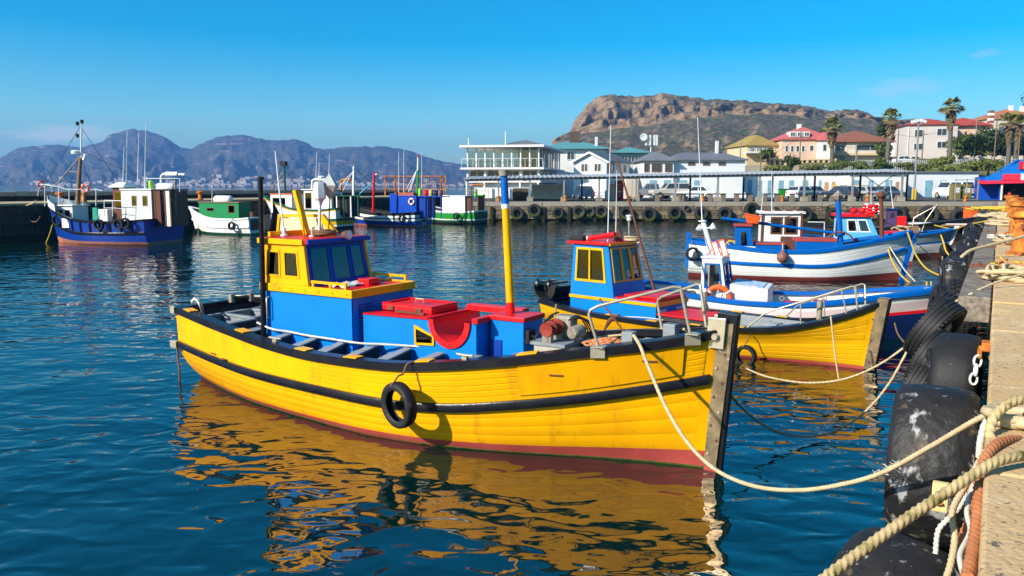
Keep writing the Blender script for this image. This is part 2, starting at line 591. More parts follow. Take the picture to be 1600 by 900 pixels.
def smooth01(t):
 t = max(0.0, min(1.0, t))
 return t * t * (3 - 2 * t)
# ------------------------------------------------------------------ water
def water_material():
 m = bpy.data.materials.new("harbour_water")
 m.use_nodes = True
 nt = m.node_tree
 nt.nodes.clear()
 o = _nd(nt, 'ShaderNodeOutputMaterial')
 tc = _nd(nt, 'ShaderNodeTexCoord')
 def nz(scale, stretch, detail, rough=.5, dist=0.0):
  mp = _nd(nt, 'ShaderNodeMapping')
  mp.inputs['Scale'].default_value = stretch
  mp.inputs['Rotation'].default_value = (0, 0, R(12))
  nt.links.new(tc.outputs['Object'], mp.inputs['Vector'])
  n = _nd(nt, 'ShaderNodeTexNoise')
  n.inputs['Scale'].default_value = scale
  n.inputs['Detail'].default_value = detail
  n.inputs['Roughness'].default_value = rough
  n.inputs['Distortion'].default_value = dist
  nt.links.new(mp.outputs[0], n.inputs['Vector'])
  return n.outputs['Fac']
 def bump(h, dist, prev=None):
  b = _nd(nt, 'ShaderNodeBump')
  b.inputs['Strength'].default_value = 1.0
  b.inputs['Distance'].default_value = dist
  nt.links.new(h, b.inputs['Height'])
  if prev is not None:
   nt.links.new(prev, b.inputs['Normal'])
  return b.outputs[0]
 # calm patches and ruffled patches of the basin
 patch = nz(.11, (1, 1, 1), 2)
 pr = _nd(nt, 'ShaderNodeMapRange')
 pr.inputs['From Min'].default_value = .38
 pr.inputs['From Max'].default_value = .62
 pr.inputs['To Min'].default_value = .45
 pr.inputs['To Max'].default_value = 1.25
 nt.links.new(patch, pr.inputs['Value'])
 def amp(h):
  mu = _nd(nt, 'ShaderNodeMath', operation='MULTIPLY')
  nt.links.new(h, mu.inputs[0])
  nt.links.new(pr.outputs[0], mu.inputs[1])
  return mu.outputs[0]
 b = bump(nz(.55, (1, 1.5, 1), 1.5), .075)
 b = bump(amp(nz(2.1, (1, 1.5, 1), .6, .4, .7)), .040, b)
 b = bump(amp(nz(7.5, (1, 1.2, 1), 1, .4, .2)), .0026, b)
 # body colour: what comes back up out of deep green-blue water
 body = _nd(nt, 'ShaderNodeBsdfDiffuse')
 body.inputs['Color'].default_value = (.0001, .014, .013, 1)
 gl = _nd(nt, 'ShaderNodeBsdfGlossy')
 gl.inputs['Roughness'].default_value = .03
 gl.inputs['Color'].default_value = (.96, .88, .84, 1)
 fr = _nd(nt, 'ShaderNodeFresnel')
 fr.inputs['IOR'].default_value = 2.45
 nt.links.new(b, gl.inputs['Normal'])
 nt.links.new(b, fr.inputs['Normal'])
 mx = _nd(nt, 'ShaderNodeMixShader')
 nt.links.new(fr.outputs[0], mx.inputs[0])
 nt.links.new(body.outputs[0], mx.inputs[1])
 nt.links.new(gl.outputs[0], mx.inputs[2])
 nt.links.new(mx.outputs[0], o.inputs['Surface'])
 return m
mb = MB()
mb.add([(-3800, -60, 0), (3800, -60, 0), (3800, 4200, 0), (-3800, 4200, 0)], [(0, 1, 2, 3)])
tag(mb.build('water', water_material()), kind='structure')
# ------------------------------------------------------------------ distant mountains across the bay
M_PX = [-260, -120, -40, 0, 15, 40, 100, 135, 170, 180, 205, 220, 235, 262, 290, 305, 320, 345, 385, 420, 450, 470, 500, 512, 540, 605, 640, 670, 700, 727, 780, 860, 960]
M_PY = [262, 240, 250, 256, 245, 232, 227, 232, 223, 213, 206, 204, 206, 213, 232, 234, 227, 216, 212, 220, 221, 219, 233, 235, 231, 230, 236, 247, 254, 258, 262, 272, 284]
M_D = 3000.0
def mountain_z(px, s):
 """s: 0 at the foot, 1 on the ridge"""
 y = interp(px, M_PX, M_PY)
 top = CAM_H + (290 - y) / FPX * M_D
 d = 1900 + (M_D - 1900) * s
 p = Vector((px * .011, s * 2.2, 3.1))
 ra = MN.ridged_multi_fractal(p, 1.0, 2.1, 5, 1.0, 2.0)
 rb = MN.fractal(Vector((px * .05, s * 7, 8.3)), 1.0, 2.0, 4)
 w = 4 * s * (1 - s)
 prof = .16 * s + .30 * s * s + .54 * s ** 3 if s < 1 else 1
 rc = MN.ridged_multi_fractal(Vector((px * .034 + rb * .5, s * 1.6, 7.7)), 1.0, 2.1, 5, 1.0, 2.0)
 z = top * prof + w * (ra - 1.0) * top * .17 + w * (rc - 1.0) * top * .11 + w * rb * top * .08
 z += (MN.fractal(Vector((px * .09, 2.0, s * 9)), 1.0, 2.0, 5)) * 5 * s
 return max(z, 1.0 + s * 4), d
rows = []
NS = 64
for j in range(NS + 6):
 row = []
 s = j / NS
 for px in np.arange(-260, 961, 2.5):
  if s <= 1:
   z, d = mountain_z(px, s)
  else:
   z, d = mountain_z(px, 1.0)
   z *= 1 - (s - 1) * 6
   d = M_D + (s - 1) * 4000
  row.append(((px - 800) / FPX * d, d, z))
 rows.append(row)
mat_mtn = surf('mountain_scrub_and_sandstone', (.075, .060, .040), (.040, .042, .026), (.11, .082, .062), scale=.006, stretch=(1, 1, 2.5), rough=.95, detail=8,
    bump=1.0, bscale=.02, bdist=22, spots=((.34, .23, .16), .011, .60, .07, (1, 1, 3.2)), spots2=((.40, .31, .24), .03, .66, .04, (.6, .6, 4)))
tag(MB().grid(rows).build('mountains', mat_mtn, smooth=180), kind='structure')
# tiny houses of the town on the far shore
tm = MB()
random.seed(11)
for k in range(330):
 px = rnd(60, 735)
 if k % 3 == 0:
  px = rnd(250, 560)
 s = abs(random.gauss(0, .10)) + .005
 z, d = mountain_z(px, s)
 x = (px - 800) / FPX * d
 w, h, q = rnd(5, 15), rnd(3.0, 6.5), rnd(5, 10)
 tm.box(x - w / 2, x + w / 2, d - q - 6, d - 6, z - 3, z + h)
tag(tm.build('distant_town', surf('town_walls', (.50, .46, .42), (.36, .26, .22), (.42, .42, .42), scale=.05, rough=.8, lo=.4, hi=.6)), kind='stuff')
# ------------------------------------------------------------------ rocky headland behind the town
H_PX = [862, 872, 884, 890, 896, 903, 915, 930, 945, 1000, 1030, 1080, 1130, 1190, 1240, 1290, 1330, 1348, 1356, 1390, 1420, 1500, 1600, 1700, 1850]
H_PY = [224, 217, 212, 207, 190, 184, 169, 157, 152.5, 156, 152.5, 158, 162, 165, 170, 178, 176, 183, 189, 193, 190, 196, 200, 205, 210]
H_CLIFF = [(862, 224), (884, 216), (900, 213), (950, 205), (1010, 198), (1060, 190), (1120, 183), (1200, 181), (1280, 188), (1340, 187), (1400, 197), (1850, 214)]
H_D = 820.0
def headland(px, s):
 y = interp(px, H_PX, H_PY)
 yc = max(y + 2.5, interp(px, [a for a, b in H_CLIFF], [b for a, b in H_CLIFF]))
 dc = 700.0
 zc = CAM_H + (290 - yc) / FPX * dc
 top = CAM_H + (290 - y) / FPX * H_D
 if s < .55:                                   # scree and scrub slope
  t = s / .55
  d = 330 + (dc - 330) * t
  z = 9 + (zc - 9) * (.55 * t + .45 * t * t)
  z += MN.fractal(Vector((px * .03, t * 4, 1.7)), 1.0, 2.0, 6) * 4.0 * (t * (1 - t) * 4) ** .5
  return d, z
 t = min(1.0, (s - .55) / .45)
 n = MN.fractal(Vector((px * .035, t * 1.5, 5.0)), .9, 2.0, 6)
 # stepped sandstone ledges
 st = 4.0
 q = t * st
 led = (math.floor(q) + smooth01((q - math.floor(q)) * 1.6)) / st
 d = dc + (H_D - dc) * (t ** 1.5) + n * 34 * (1 - t * .8) * min(1, t * 4)
 z = zc + (top - zc) * (led * .7 + t * .3) + MN.fractal(Vector((px * .12, t * 5, 9)), 1, 2, 4) * 1.6 * t
 return d, z
rows = []
NH = 84
for j in range(NH + 5):
 s = j / NH
 row = []
 for px in np.arange(862, 1851, 2.5):
  d, z = headland(px, min(s, 1.0))
  if s > 1:
   z -= (s - 1) * 1800
   d += (s - 1) * 4000
  row.append(((px - 800) / FPX * d, d, z))
 rows.append(row)
def headland_material():
 m = bpy.data.materials.new('headland_rock_and_scrub')
 m.use_nodes = True
 nt = m.node_tree
 bs = nt.nodes['Principled BSDF']
 bs.inputs['Roughness'].default_value = .95
 bs.inputs['Specular IOR Level'].default_value = .2
 tc = _nd(nt, 'ShaderNodeTexCoord')
 ge = _nd(nt, 'ShaderNodeNewGeometry')
 sep = _nd(nt, 'ShaderNodeSeparateXYZ')
 nt.links.new(ge.outputs['Normal'], sep.inputs[0])
 def noise_(scale, stretch=(1, 1, 1), d=6, r=.65):
  mp = _nd(nt, 'ShaderNodeMapping')
  mp.inputs['Scale'].default_value = stretch
  nt.links.new(tc.outputs['Object'], mp.inputs['Vector'])
  n = _nd(nt, 'ShaderNodeTexNoise')
  n.inputs['Scale'].default_value = scale
  n.inputs['Detail'].default_value = d
  n.inputs['Roughness'].default_value = r
  nt.links.new(mp.outputs[0], n.inputs['Vector'])
  return n.outputs['Fac']
 def ramp(f, stops):
  rp = _nd(nt, 'ShaderNodeValToRGB')
  e = rp.color_ramp.elements
  e[0].position, e[0].color = stops[0][0], (*stops[0][1], 1)
  e[1].position, e[1].color = stops[-1][0], (*stops[-1][1], 1)
  for p, c in stops[1:-1]:
   k = e.new(p)
   k.color = (*c, 1)
  nt.links.new(f, rp.inputs['Fac'])
  return rp.outputs['Color']
 rock = ramp(noise_(.09, (1, 1, 1.6), 8, .72), [(.34, (.06, .036, .022)), (.44, (.21, .13, .07)), (.55, (.33, .22, .125)), (.68, (.14, .115, .08))])
 scrub = ramp(noise_(.035), [(.34, (.040, .062, .014)), (.46, (.085, .066, .036)), (.58, (.045, .068, .016)), (.68, (.12, .09, .055))])
 # stones lying in the scrub
 st = noise_(.22, (1, 1, 1.4), 4)
 mr = _nd(nt, 'ShaderNodeMapRange')
 mr.inputs['From Min'].default_value = .53
 mr.inputs['From Max'].default_value = .585
 nt.links.new(st, mr.inputs['Value'])
 mx = _nd(nt, 'ShaderNodeMix', data_type='RGBA')
 nt.links.new(mr.outputs[0], mx.inputs['Factor'])
 nt.links.new(scrub, mx.inputs['A'])
 mx.inputs['B'].default_value = (.23, .17, .125, 1)
 # steep faces are bare rock
 ad = _nd(nt, 'ShaderNodeMath', operation='MULTIPLY_ADD')
 nt.links.new(noise_(.05), ad.inputs[0])
 ad.inputs[1].default_value = .5
 nt.links.new(sep.outputs['Z'], ad.inputs[2])
 m2 = _nd(nt, 'ShaderNodeMapRange')
 m2.inputs['From Min'].default_value = 1.08
 m2.inputs['From Max'].default_value = 1.2
 nt.links.new(ad.outputs[0], m2.inputs['Value'])
 fx = _nd(nt, 'ShaderNodeMix', data_type='RGBA')
 nt.links.new(m2.outputs[0], fx.inputs['Factor'])
 nt.links.new(rock, fx.inputs['A'])
 nt.links.new(mx.outputs['Result'], fx.inputs['B'])
 nt.links.new(fx.outputs['Result'], bs.inputs['Base Color'])
 bp = _nd(nt, 'ShaderNodeBump')
 bp.inputs['Strength'].default_value = 1
 bp.inputs['Distance'].default_value = 5.0
 nt.links.new(noise_(.12, (1, 1, 1.6), 6), bp.inputs['Height'])
 nt.links.new(bp.outputs[0], bs.inputs['Normal'])
 return m
tag(MB().grid(rows).build('headland_hill', headland_material(), smooth=180), kind='structure')
# ------------------------------------------------------------------ hillside the houses stand on
def hill_z(x, y):
 z = interp(y, [95, 104, 110, 122, 138, 148, 175, 240, 360], [1.55, 1.55, 2.8, 5.4, 6.2, 7.6, 10.2, 11.5, 13.0])
 z += 4.5 * smooth01((x - 84) / 22) * smooth01((y - 138) / 20)
 z -= 3.0 * smooth01((56 - x) / 20) * smooth01((y - 106) / 20)
 return z
rows = []
for y in list(np.arange(98, 180, 2.5)) + [190, 205, 225, 260, 310, 345, 380]:
 rows.append([(x, y, hill_z(x, y) + MN.fractal(Vector((x * .12, y * .12, 0)), 1, 2, 4) * .35 * smooth01((y - 108) / 8) * (1 if y < 330 else 0))
     for x in np.arange(33, 330, 3.0)])
mat_hill = surf('dry_grass_and_scrub', (.24, .20, .075), (.12, .125, .04), (.19, .15, .07), scale=.35, rough=.95, bump=.8, bscale=1.6, bdist=.25,
    spots=((.045, .07, .015), .45, .56, .1), spots2=((.34, .27, .17), .3, .64, .08))
tag(MB().grid(rows).build('hillside_ground', mat_hill, smooth=180), kind='structure')
# ------------------------------------------------------------------ haze: the air of the bay
hz = MB().box(-3950, 3950, -80, 4350, -1.2, 214)
mh = bpy.data.materials.new('haze_air')
mh.use_nodes = True
mh.node_tree.nodes.clear()
ho = _nd(mh.node_tree, 'ShaderNodeOutputMaterial')
pv = _nd(mh.node_tree, 'ShaderNodeVolumePrincipled')
pv.inputs['Color'].default_value = (.19, .46, 1.0, 1)
pv.inputs['Density'].default_value = 0.00020
pv.inputs['Anisotropy'].default_value = 0.1
mh.node_tree.links.new(pv.outputs[0], ho.inputs['Volume'])
tag(hz.build('haze', mh), kind='stuff')
# ================================================================== far quay, breakwater and the town
QZ = 1.75          # quay height above the water
QY = 73.0          # face of the far quay wall
ORD = ['first', 'second', 'third', 'fourth', 'fifth', 'sixth', 'seventh', 'eighth', 'ninth', 'tenth', 'eleventh', 'twelfth', 'thirteenth', 'fourteenth',
  'fifteenth', 'sixteenth', 'seventeenth', 'eighteenth', 'nineteenth', 'twentieth', 'twenty-first', 'twenty-second', 'twenty-third', 'twenty-fourth']
m_conc = surf('harbour_concrete', (.36, .32, .26), (.28, .245, .19), (.22, .19, .15), scale=1.2, rough=.9, bump=.4, bscale=8, spots=((.17, .15, .12), .9, .58, .15), spots2=((.42, .38, .30), 4, .62, .1))
m_stone = surf('quay_wall_stone', (.26, .19, .11), (.17, .125, .075), (.22, .17, .11), scale=1.6, rough=.95, bump=.9, bscale=7, bdist=.06,
    spots=((.05, .05, .02), 1.3, .55, .15), spots2=((.33, .26, .16), 3, .62, .1), rand=.35)
m_stone_dark = surf('breakwater_stone', (.055, .045, .034), (.032, .027, .022), (.08, .066, .05), scale=1.2, rough=.95, bump=.9, bscale=5, bdist=.08, rand=.3)
m_wallweed = surf('weed_covered_stone', (.035, .035, .015), (.02, .022, .01), scale=2, rough=.9, bump=.8, bscale=8)
m_asph = surf('quay_tarmac', (.075, .07, .066), (.055, .052, .05), scale=.5, rough=.9, bump=.2)
m_plaster = surf('white_plaster', (.80, .78, .73), (.74, .72, .68), scale=.6, rough=.8, bump=.1, spots=((.55, .52, .47), .8, .63, .15, (1, 1, .5)))
m_bluewhite = surf('pale_blue_plaster', (.74, .75, .75), (.68, .69, .70), scale=.6, rough=.8, spots=((.48, .50, .52), .9, .64, .15, (1, 1, .5)))
m_offwhite = surf('off_white_plaster', (.66, .58, .48), (.58, .50, .42), scale=.5, rough=.85, spots=((.44, .36, .3), .7, .63, .15, (1, 1, .5)))
m_cream = surf('cream_plaster', (.66, .50, .30), (.58, .43, .26), scale=.5, rough=.85)
m_pinkpl = surf('pale_pink_plaster', (.68, .46, .34), (.60, .40, .30), scale=.5, rough=.85)
m_greyrf = surf('grey_sheet_roof', (.17, .18, .19), (.13, .135, .15), scale=.8, stretch=(4, 1, 1), rough=.6)
m_tealrf = surf('teal_sheet_roof', (.11, .30, .31), (.08, .23, .25), scale=.8, stretch=(4, 1, 1), rough=.6)
m_redrf = surf('red_tile_roof', (.42, .07, .05), (.32, .05, .035), scale=1.5, rough=.8, bump=.5, bscale=5)
m_pinkrf = surf('faded_pink_tile_roof', (.50, .13, .12), (.40, .10, .09), scale=1.5, rough=.8, bump=.5, bscale=5)
m_brownrf = surf('brown_tile_roof', (.28, .11, .065), (.21, .08, .05), scale=1.5, rough=.8, bump=.5, bscale=5)
m_goldrf = surf('ochre_tile_roof', (.36, .25, .07), (.28, .19, .05), scale=1.5, rough=.8, bump=.5, bscale=5)
m_orangerf = surf('orange_tile_roof', (.45, .17, .08), (.36, .13, .06), scale=1.5, rough=.8, bump=.5, bscale=5)
m_win = surf('dark_window_pane', (.03, .04, .05), (.06, .075, .085), scale=.7, rough=.08, spec=.6)
m_frw = surf('white_window_frame', (.72, .72, .70), scale=3, rough=.5)
m_frb = surf('brown_window_frame', (.20, .10, .05), scale=3, rough=.5)
m_doorb = surf('pale_blue_door_paint', (.23, .42, .50), (.19, .36, .44), scale=1, rough=.5)
m_pole = surf('grey_pole', (.26, .26, .25), (.2, .2, .2), scale=2, rough=.6)
m_wpole = surf('wooden_pole', (.22, .15, .10), (.15, .10, .07), scale=2, stretch=(4, 4, .4), rough=.85)
def block_course(parent, p0, p1, z0, z1, depth, mat, lmin, lmax, out, name='stone', gap=.03, base=None):
 """a row of stones along p0->p1, each an object sharing a handful of meshes; out = unit vector of the wall face"""
 p0, p1, out = Vector(p0), Vector(p1), Vector(out)
 L = (p1 - p0).length
 d = (p1 - p0) / L
 rz = math.atan2(d.y, d.x)
 s = 0.0
 key = (name, mat.name, round(z1 - z0, 3), round(depth, 3))
 if key not in _SM:
  _SM[key] = []
  for k in range(5):
   b = MB()
   h = z1 - z0
   j = lambda a: rnd(-a, a)
   q = .035
   f = [(-.5 + j(.01), -depth - q - rnd(0, q), j(q * .5)), (.5 + j(.01), -depth - q - rnd(0, q), j(q * .5)), (.5, 0, 0), (-.5, 0, 0)]
   t = [(-.5 + j(.02), -depth - rnd(0, q), h + j(q * .5)), (.5 + j(.02), -depth - rnd(0, q), h + j(q * .5)), (.5, 0, h), (-.5, 0, h)]
   b.hexa(f, t)
   o = b.build(name, mat)
   _SM[key].append(o.data)
   bpy.data.objects.remove(o)
 while s < L - .02:
  l = min(rnd(lmin, lmax), L - s)
  if L - s - l < lmin * .5:
   l = L - s
  c = p0 + d * (s + l / 2)
  o = link_mesh(name, random.choice(_SM[key]), parent, loc=(c.x, c.y, z0))
  # local -y must point along 'out'
  o.rotation_euler = (0, 0, rz if (Matrix.Rotation(rz, 3, 'Z') @ Vector((0, -1, 0))).dot(out) > 0 else rz + math.pi)
  o.scale = (max(.05, l - gap), 1, 1)
  s += l
_SM = {}
# ---- ground of the far quay and its wall
X0Q, X1Q = -4.9, 44.4
far_ground = MB().box(X0Q, 75, QY + .75, 106, -1, QZ).build('quay_ground', m_asph)
tag(far_ground, kind='structure')
kb = MB().box(X0Q, 75, QY + .02, QY + .75, -1, QZ - .004)
kerb = kb.build('quay_edge_pavement', m_conc)
tag(kerb, kind='structure')
wall = tag(MB().box(X0Q, X1Q + .6, QY - .02, QY + .015, -1, QZ - .25).build('quay_wall', m_wallweed),
   'rough brown stone harbour wall hung with tyres below the pale waterfront buildings', 'wall')
block_course(wall, (X0Q, QY - .02, 0), (X1Q, QY - .02, 0), QZ - .42, QZ - .02, .10, m_conc, 1.6, 3.0, (0, -1, 0), 'coping_stone', .03)
for z0, z1, a, b in ((.98, 1.31, .6, 1.2), (.56, .95, .8, 1.5), (.20, .53, .7, 1.4)):
 block_course(wall, (X0Q, QY - .02, 0), (X1Q, QY - .02, 0), z0, z1, .10, m_stone, a, b, (0, -1, 0), 'stone', .05)
# weed-grown timber piles standing against the wall
for k, x in enumerate(np.arange(X0Q + .7, X1Q, 2.35)):
 p = MB().bar((x, QY - .24, -.6), (x, QY - .24, 1.28), .26, .18, up=(0, 1, 0)).build('pile', m_wallweed, wall)
def tyre_mesh(R0, w, n=26, tread=True, name='tyre', mat=None):
 """tyre spun round its local z axis, R0 outer radius, w width"""
 r1 = R0 * .56
 prof = [(R0 * .985, -w * .36), (R0 * .93, -w * .5), (R0 * .75, -w * .52), (r1 + .02 * R0, -w * .42), (r1, -w * .36),
   (r1, -w * .30), (R0 * .86, -w * .40), (R0 * .86, w * .40), (r1, w * .30),
   (r1, w * .36), (r1 + .02 * R0, w * .42), (R0 * .75, w * .52), (R0 * .93, w * .5), (R0 * .985, w * .36), (R0, w * .18), (R0, -w * .18)]
 b = MB()
 b.ring(prof, n)
 if tread:
  m = n + 6
  for k in range(m):
   a = 2 * math.pi * k / m
   for sg in (-1, 1):
    M = Matrix.Rotation(a + sg * .06, 3, 'Z') @ Matrix.Rotation(sg * .45, 3, 'X')
    b.cbox(Matrix.Rotation(a + sg * .06, 3, 'Z') @ Vector((R0 * 1.0, 0, sg * w * .23)), (R0 * .07, R0 * .085, w * .46), M)
 return b
# ---- tyres hung on the far wall: (px, py of the middle, outer diameter in px)
FT = [(808, 334, 19), (835, 329, 20), (872, 333, 17), (905, 331, 19), (922, 331.5, 15), (940, 331, 19), (979, 333, 20), (1015, 335, 22), (1055, 333, 20),
  (1074, 326, 9), (1096, 333, 20), (1133, 334, 21), (1175.5, 328, 23), (1258, 335, 23), (1304, 336, 22), (1330, 337, 20), (1405, 335, 22), (1452, 336, 29), (1500, 339, 27)]
tm_big = tyre_mesh(1.0, .72).build('tyre', MT['rubber_moss'], smooth=40)
tyre_me = tm_big.data
bpy.data.objects.remove(tm_big)
weed_b = MB()
for k in range(9):
 a0, a1 = math.pi * (1.12 + .76 * k / 9), math.pi * (1.12 + .76 * (k + 1) / 9)
 wv = .06 * math.sin(math.pi * (k + .5) / 9)
 weed_b.add([(r * math.cos(a), r * math.sin(a), z) for a in (a0, a1) for r, z in ((.66, .387), (.80 + wv, .39), (.94, .375))],
    [(0, 1, 4, 3), (1, 2, 5, 4)])
weed_o = weed_b.build('weed', MT['weed'])
weed_me = weed_o.data
bpy.data.objects.remove(weed_o)
for k, (px, py, d) in enumerate(FT):
 p = ony(px, py, QY - .55)
 r = d / FPX * QY * .5
 o = link_mesh('tyre', tyre_me, loc=(p.x, QY - .12 - .38 * r, p.z))
 o.rotation_euler = (math.pi / 2 + rnd(-.06, .06), rnd(0, .0), rnd(-.12, .12))
 o.scale = (r, r, r)
 near = {0: 'between the green boat and the tall yellow mast', 9: 'much the smallest of the row', 12: 'hung higher, above the white and blue boat',
   16: 'seen above the dark bow', 17: 'largest of the row, left of the orange bin', 18: 'partly behind the orange bin'}.get(k, 'counted from the left')
 tag(o, '%s weedy tyre along the far wall, %s' % (ORD[k], near), 'tyre', 'tyres hung along the far quay wall')
 if d > 12:
  w = link_mesh('weed', weed_me, o)
  w.location = (0, 0, .0)
# ---- bollards on the far quay edge
for k, px in enumerate((779, 883, 983, 1098, 1222, 1355, 1508)):
 p = ony(px, 313, QY + .4)
 b = MB().lathe([(.17, 0), (.19, .04), (.13, .12), (.12, .32), (.2, .40), (.21, .47), (.12, .52), (.0, .54)], 12)
 o = b.build('bollard', MT['rust'], smooth=40, loc=(p.x, QY + .4, QZ))
 tag(o, '%s small orange iron bollard on the far quay edge, counted from the left' % ORD[k], 'bollard', 'orange bollards on the far quay')
# ---- long lean-to roof on posts along the quay edge
can = empty('canopy', (0, 0, 0), label='long low grey sheet roof on steel posts along the far quay edge', cat='canopy')
def can_z(px):
 return interp(px, [725, 1420], [3.82, 4.50])
xa, xb = ony(726, 280, 75).x, ony(1421, 270, 75).x
rows = []
nseg = 190
for yy in (73.7, 79.5):
 r = []
 for i in range(nseg + 1):
  x = xa + (xb - xa) * i / nseg
  px = 726 + (1421 - 726) * i / nseg
  r.append((x, yy, can_z(px) + (.035 if i % 2 else -.035) + (yy - 73.7) * .05))
 rows.append(r)
rows += [[(x, y, z - .02) for x, y, z in rows[1]], [(x, y, z - .02) for x, y, z in rows[0]], rows[0]]
MB().grid(rows).build('roof_sheet', surf('corrugated_zinc', (.45, .46, .46), (.36, .37, .37), scale=1, rough=.5, metal=.3, spots=((.3, .2, .13), 1.5, .66, .1)), can)
fb = MB()
fb.bar((xa, 73.95, can_z(726) - .16), (xb, 73.95, can_z(1421) - .16), .10, .18)
fb.build('roof_beam', m_pole, can)
fb = MB()
fb.bar((xa, 79.0, can_z(726) + .05), (xb, 79.0, can_z(1421) + .05), .10, .18)
fb.build('roof_beam', m_pole, can)
post_px = [731, 779, 828, 881, 936, 994, 1055, 1121, 1186, 1256, 1331, 1408]
for px in post_px:
 x = ony(px, 312, 74.0).x
 MB().bar((x, 74.0, QZ + .4), (x, 74.0, can_z(px) - .22), .16, .16, up=(0, 1, 0)).build('post', m_pole, can)
 MB().box(x - .28, x + .28, 73.75, 74.3, QZ, QZ + .42).build('post_base', m_conc, can, bevel=.02)
for px in (909, 1078, 1161, 1206, 1272, 1343, 1416):
 x = ony(px, 308, 79.0).x
 MB().bar((x, 79.0, QZ), (x, 79.0, can_z(px)), .15, .15, up=(0, 1, 0)).build('post', MT['dark'], can)
x0, x1 = ony(1345, 300, 76).x, ony(1400, 300, 76).x
for a, b in (((x0, 76, QZ + .3), (x1, 76, can_z(1400) - .1)), ((x1, 76, QZ + .3), (x0, 76, can_z(1345) - .1))):
 MB().cyl(a, b, .035, n=6).build('brace', MT['dark'], can)
# ---- concrete benches along the edge
k = 0
for a, b in ((1024, 1064), (1065, 1100), (1107, 1134), (1148, 1176), (1192, 1218), (1235, 1268), (1278, 1304), (1327, 1352), (1358, 1405)):
 xl, xr = ony(a, 305, 74.9).x, ony(b, 305, 74.9).x
 e = empty('quay_bench', ((xl + xr) / 2, 75.0, QZ), label='%s timber bench with concrete legs under the far canopy, counted from the left' % ORD[k], cat='bench',
    group='benches under the quay canopy')
 w = (xr - xl) / 2
 MB().box(-w, w, -.22, .22, .62, .72).build('seat', MT['dark'], e)
 for sx in (-w + .2, w - .2):
  MB().box(sx - .19, sx + .19, -.2, .2, 0, .615).build('leg', surf('bench_leg_wood', (.26, .20, .11), scale=2, rough=.8) if k < 0 else MT['timber'], e)
 k += 1
# ------------------------------------------------------------------ buildings
def win(e, x0, x1, z0, z1, y, fm=None, pm=None, bars=1, fw=.09, name='window', M=None):
 """window on a wall whose outside faces local -y; frame proud, pane recessed"""
 fm = fm or m_frw
 b = MB()
 for (a, c, d, f) in ((x0, x1, z0, z0 + fw), (x0, x1, z1 - fw, z1), (x0, x0 + fw, z0 + fw, z1 - fw), (x1 - fw, x1, z0 + fw, z1 - fw)):
  b.box(a, c, y - .07, y + .02, d, f)
 w = b.build(name, fm, e)
 MB().box(x0 + fw, x1 - fw, y - .022, y + .015, z0 + fw, z1 - fw).build('pane', pm or m_win, w)
 for i in range(bars):
  xm = x0 + (x1 - x0) * (i + 1) / (bars + 1)
  MB().box(xm - fw * .35, xm + fw * .35, y - .055, y - .024, z0 + fw, z1 - fw).build('glazing_bar', fm, w)
 if M is not None:
  w.matrix_local = M
 return w
def side(rz, x=0, y=0):
 return Matrix.Translation((x, y, 0)) @ Matrix.Rotation(rz, 4, 'Z')
def hip(e, x0, x1, y0, y1, z, h, ov, mat, ridge=None, name='roof', th=.12):
 x0, x1, y0, y1 = x0 - ov, x1 + ov, y0 - ov, y1 + ov
 w, d = x1 - x0, y1 - y0
 r = min(w, d) / 2 if ridge is None else ridge
 if w >= d:
  a, b = (x0 + r, (y0 + y1) / 2, z + h), (x1 - r, (y0 + y1) / 2, z + h)
  vs = [(x0, y0, z), (x1, y0, z), (x1, y1, z), (x0, y1, z), a, b]
  fs = [(0, 1, 5, 4), (1, 2, 5), (2, 3, 4, 5), (3, 0, 4)]
 else:
  a, b = ((x0 + x1) / 2, y0 + r, z + h), ((x0 + x1) / 2, y1 - r, z + h)
  vs = [(x0, y0, z), (x1, y0, z), (x1, y1, z), (x0, y1, z), a, b]
  fs = [(0, 1, 4), (1, 2, 5, 4), (2, 3, 5), (3, 0, 4, 5)]
 n = 6
 vs += [(x0, y0, z - th), (x1, y0, z - th), (x1, y1, z - th), (x0, y1, z - th)]
 fs += [(6, 7, 1, 0), (7, 8, 2, 1), (8, 9, 3, 2), (9, 6, 0, 3), (9, 8, 7, 6)]
 return MB().add(vs, fs).build(name, mat, e)
def gable(e, x0, x1, y0, y1, z, h, ov, mat, along='y', name='roof', th=.14, trim=None):
 """gable roof, ridge along local y or x"""
 b = MB()
 if along == 'y':
  xm = (x0 + x1) / 2
  k = h / (xm - x0)
  for s, xe in ((-1, x0 - ov), (1, x1 + ov)):
   ze = z - k * ov
   b.hexa([(xe, y0 - ov, ze), (xm, y0 - ov, z + h), (xm, y1 + ov, z + h), (xe, y1 + ov, ze)],
     [(xe, y0 - ov, ze + th), (xm, y0 - ov, z + h + th), (xm, y1 + ov, z + h + th), (xe, y1 + ov, ze + th)])
 else:
  ym = (y0 + y1) / 2
  k = h / (ym - y0)
  for s, ye in ((-1, y0 - ov), (1, y1 + ov)):
   ze = z - k * ov
   b.hexa([(x0 - ov, ye, ze), (x0 - ov, ym, z + h), (x1 + ov, ym, z + h), (x1 + ov, ye, ze)],
     [(x0 - ov, ye, ze + th), (x0 - ov, ym, z + h + th), (x1 + ov, ym, z + h + th), (x1 + ov, ye, ze + th)])
 return b.build(name, mat, e)
def at_px(px, y):
 return (px - 800) / FPX * y
def zpx(py, y):
 return CAM_H + (290 - py) / FPX * y
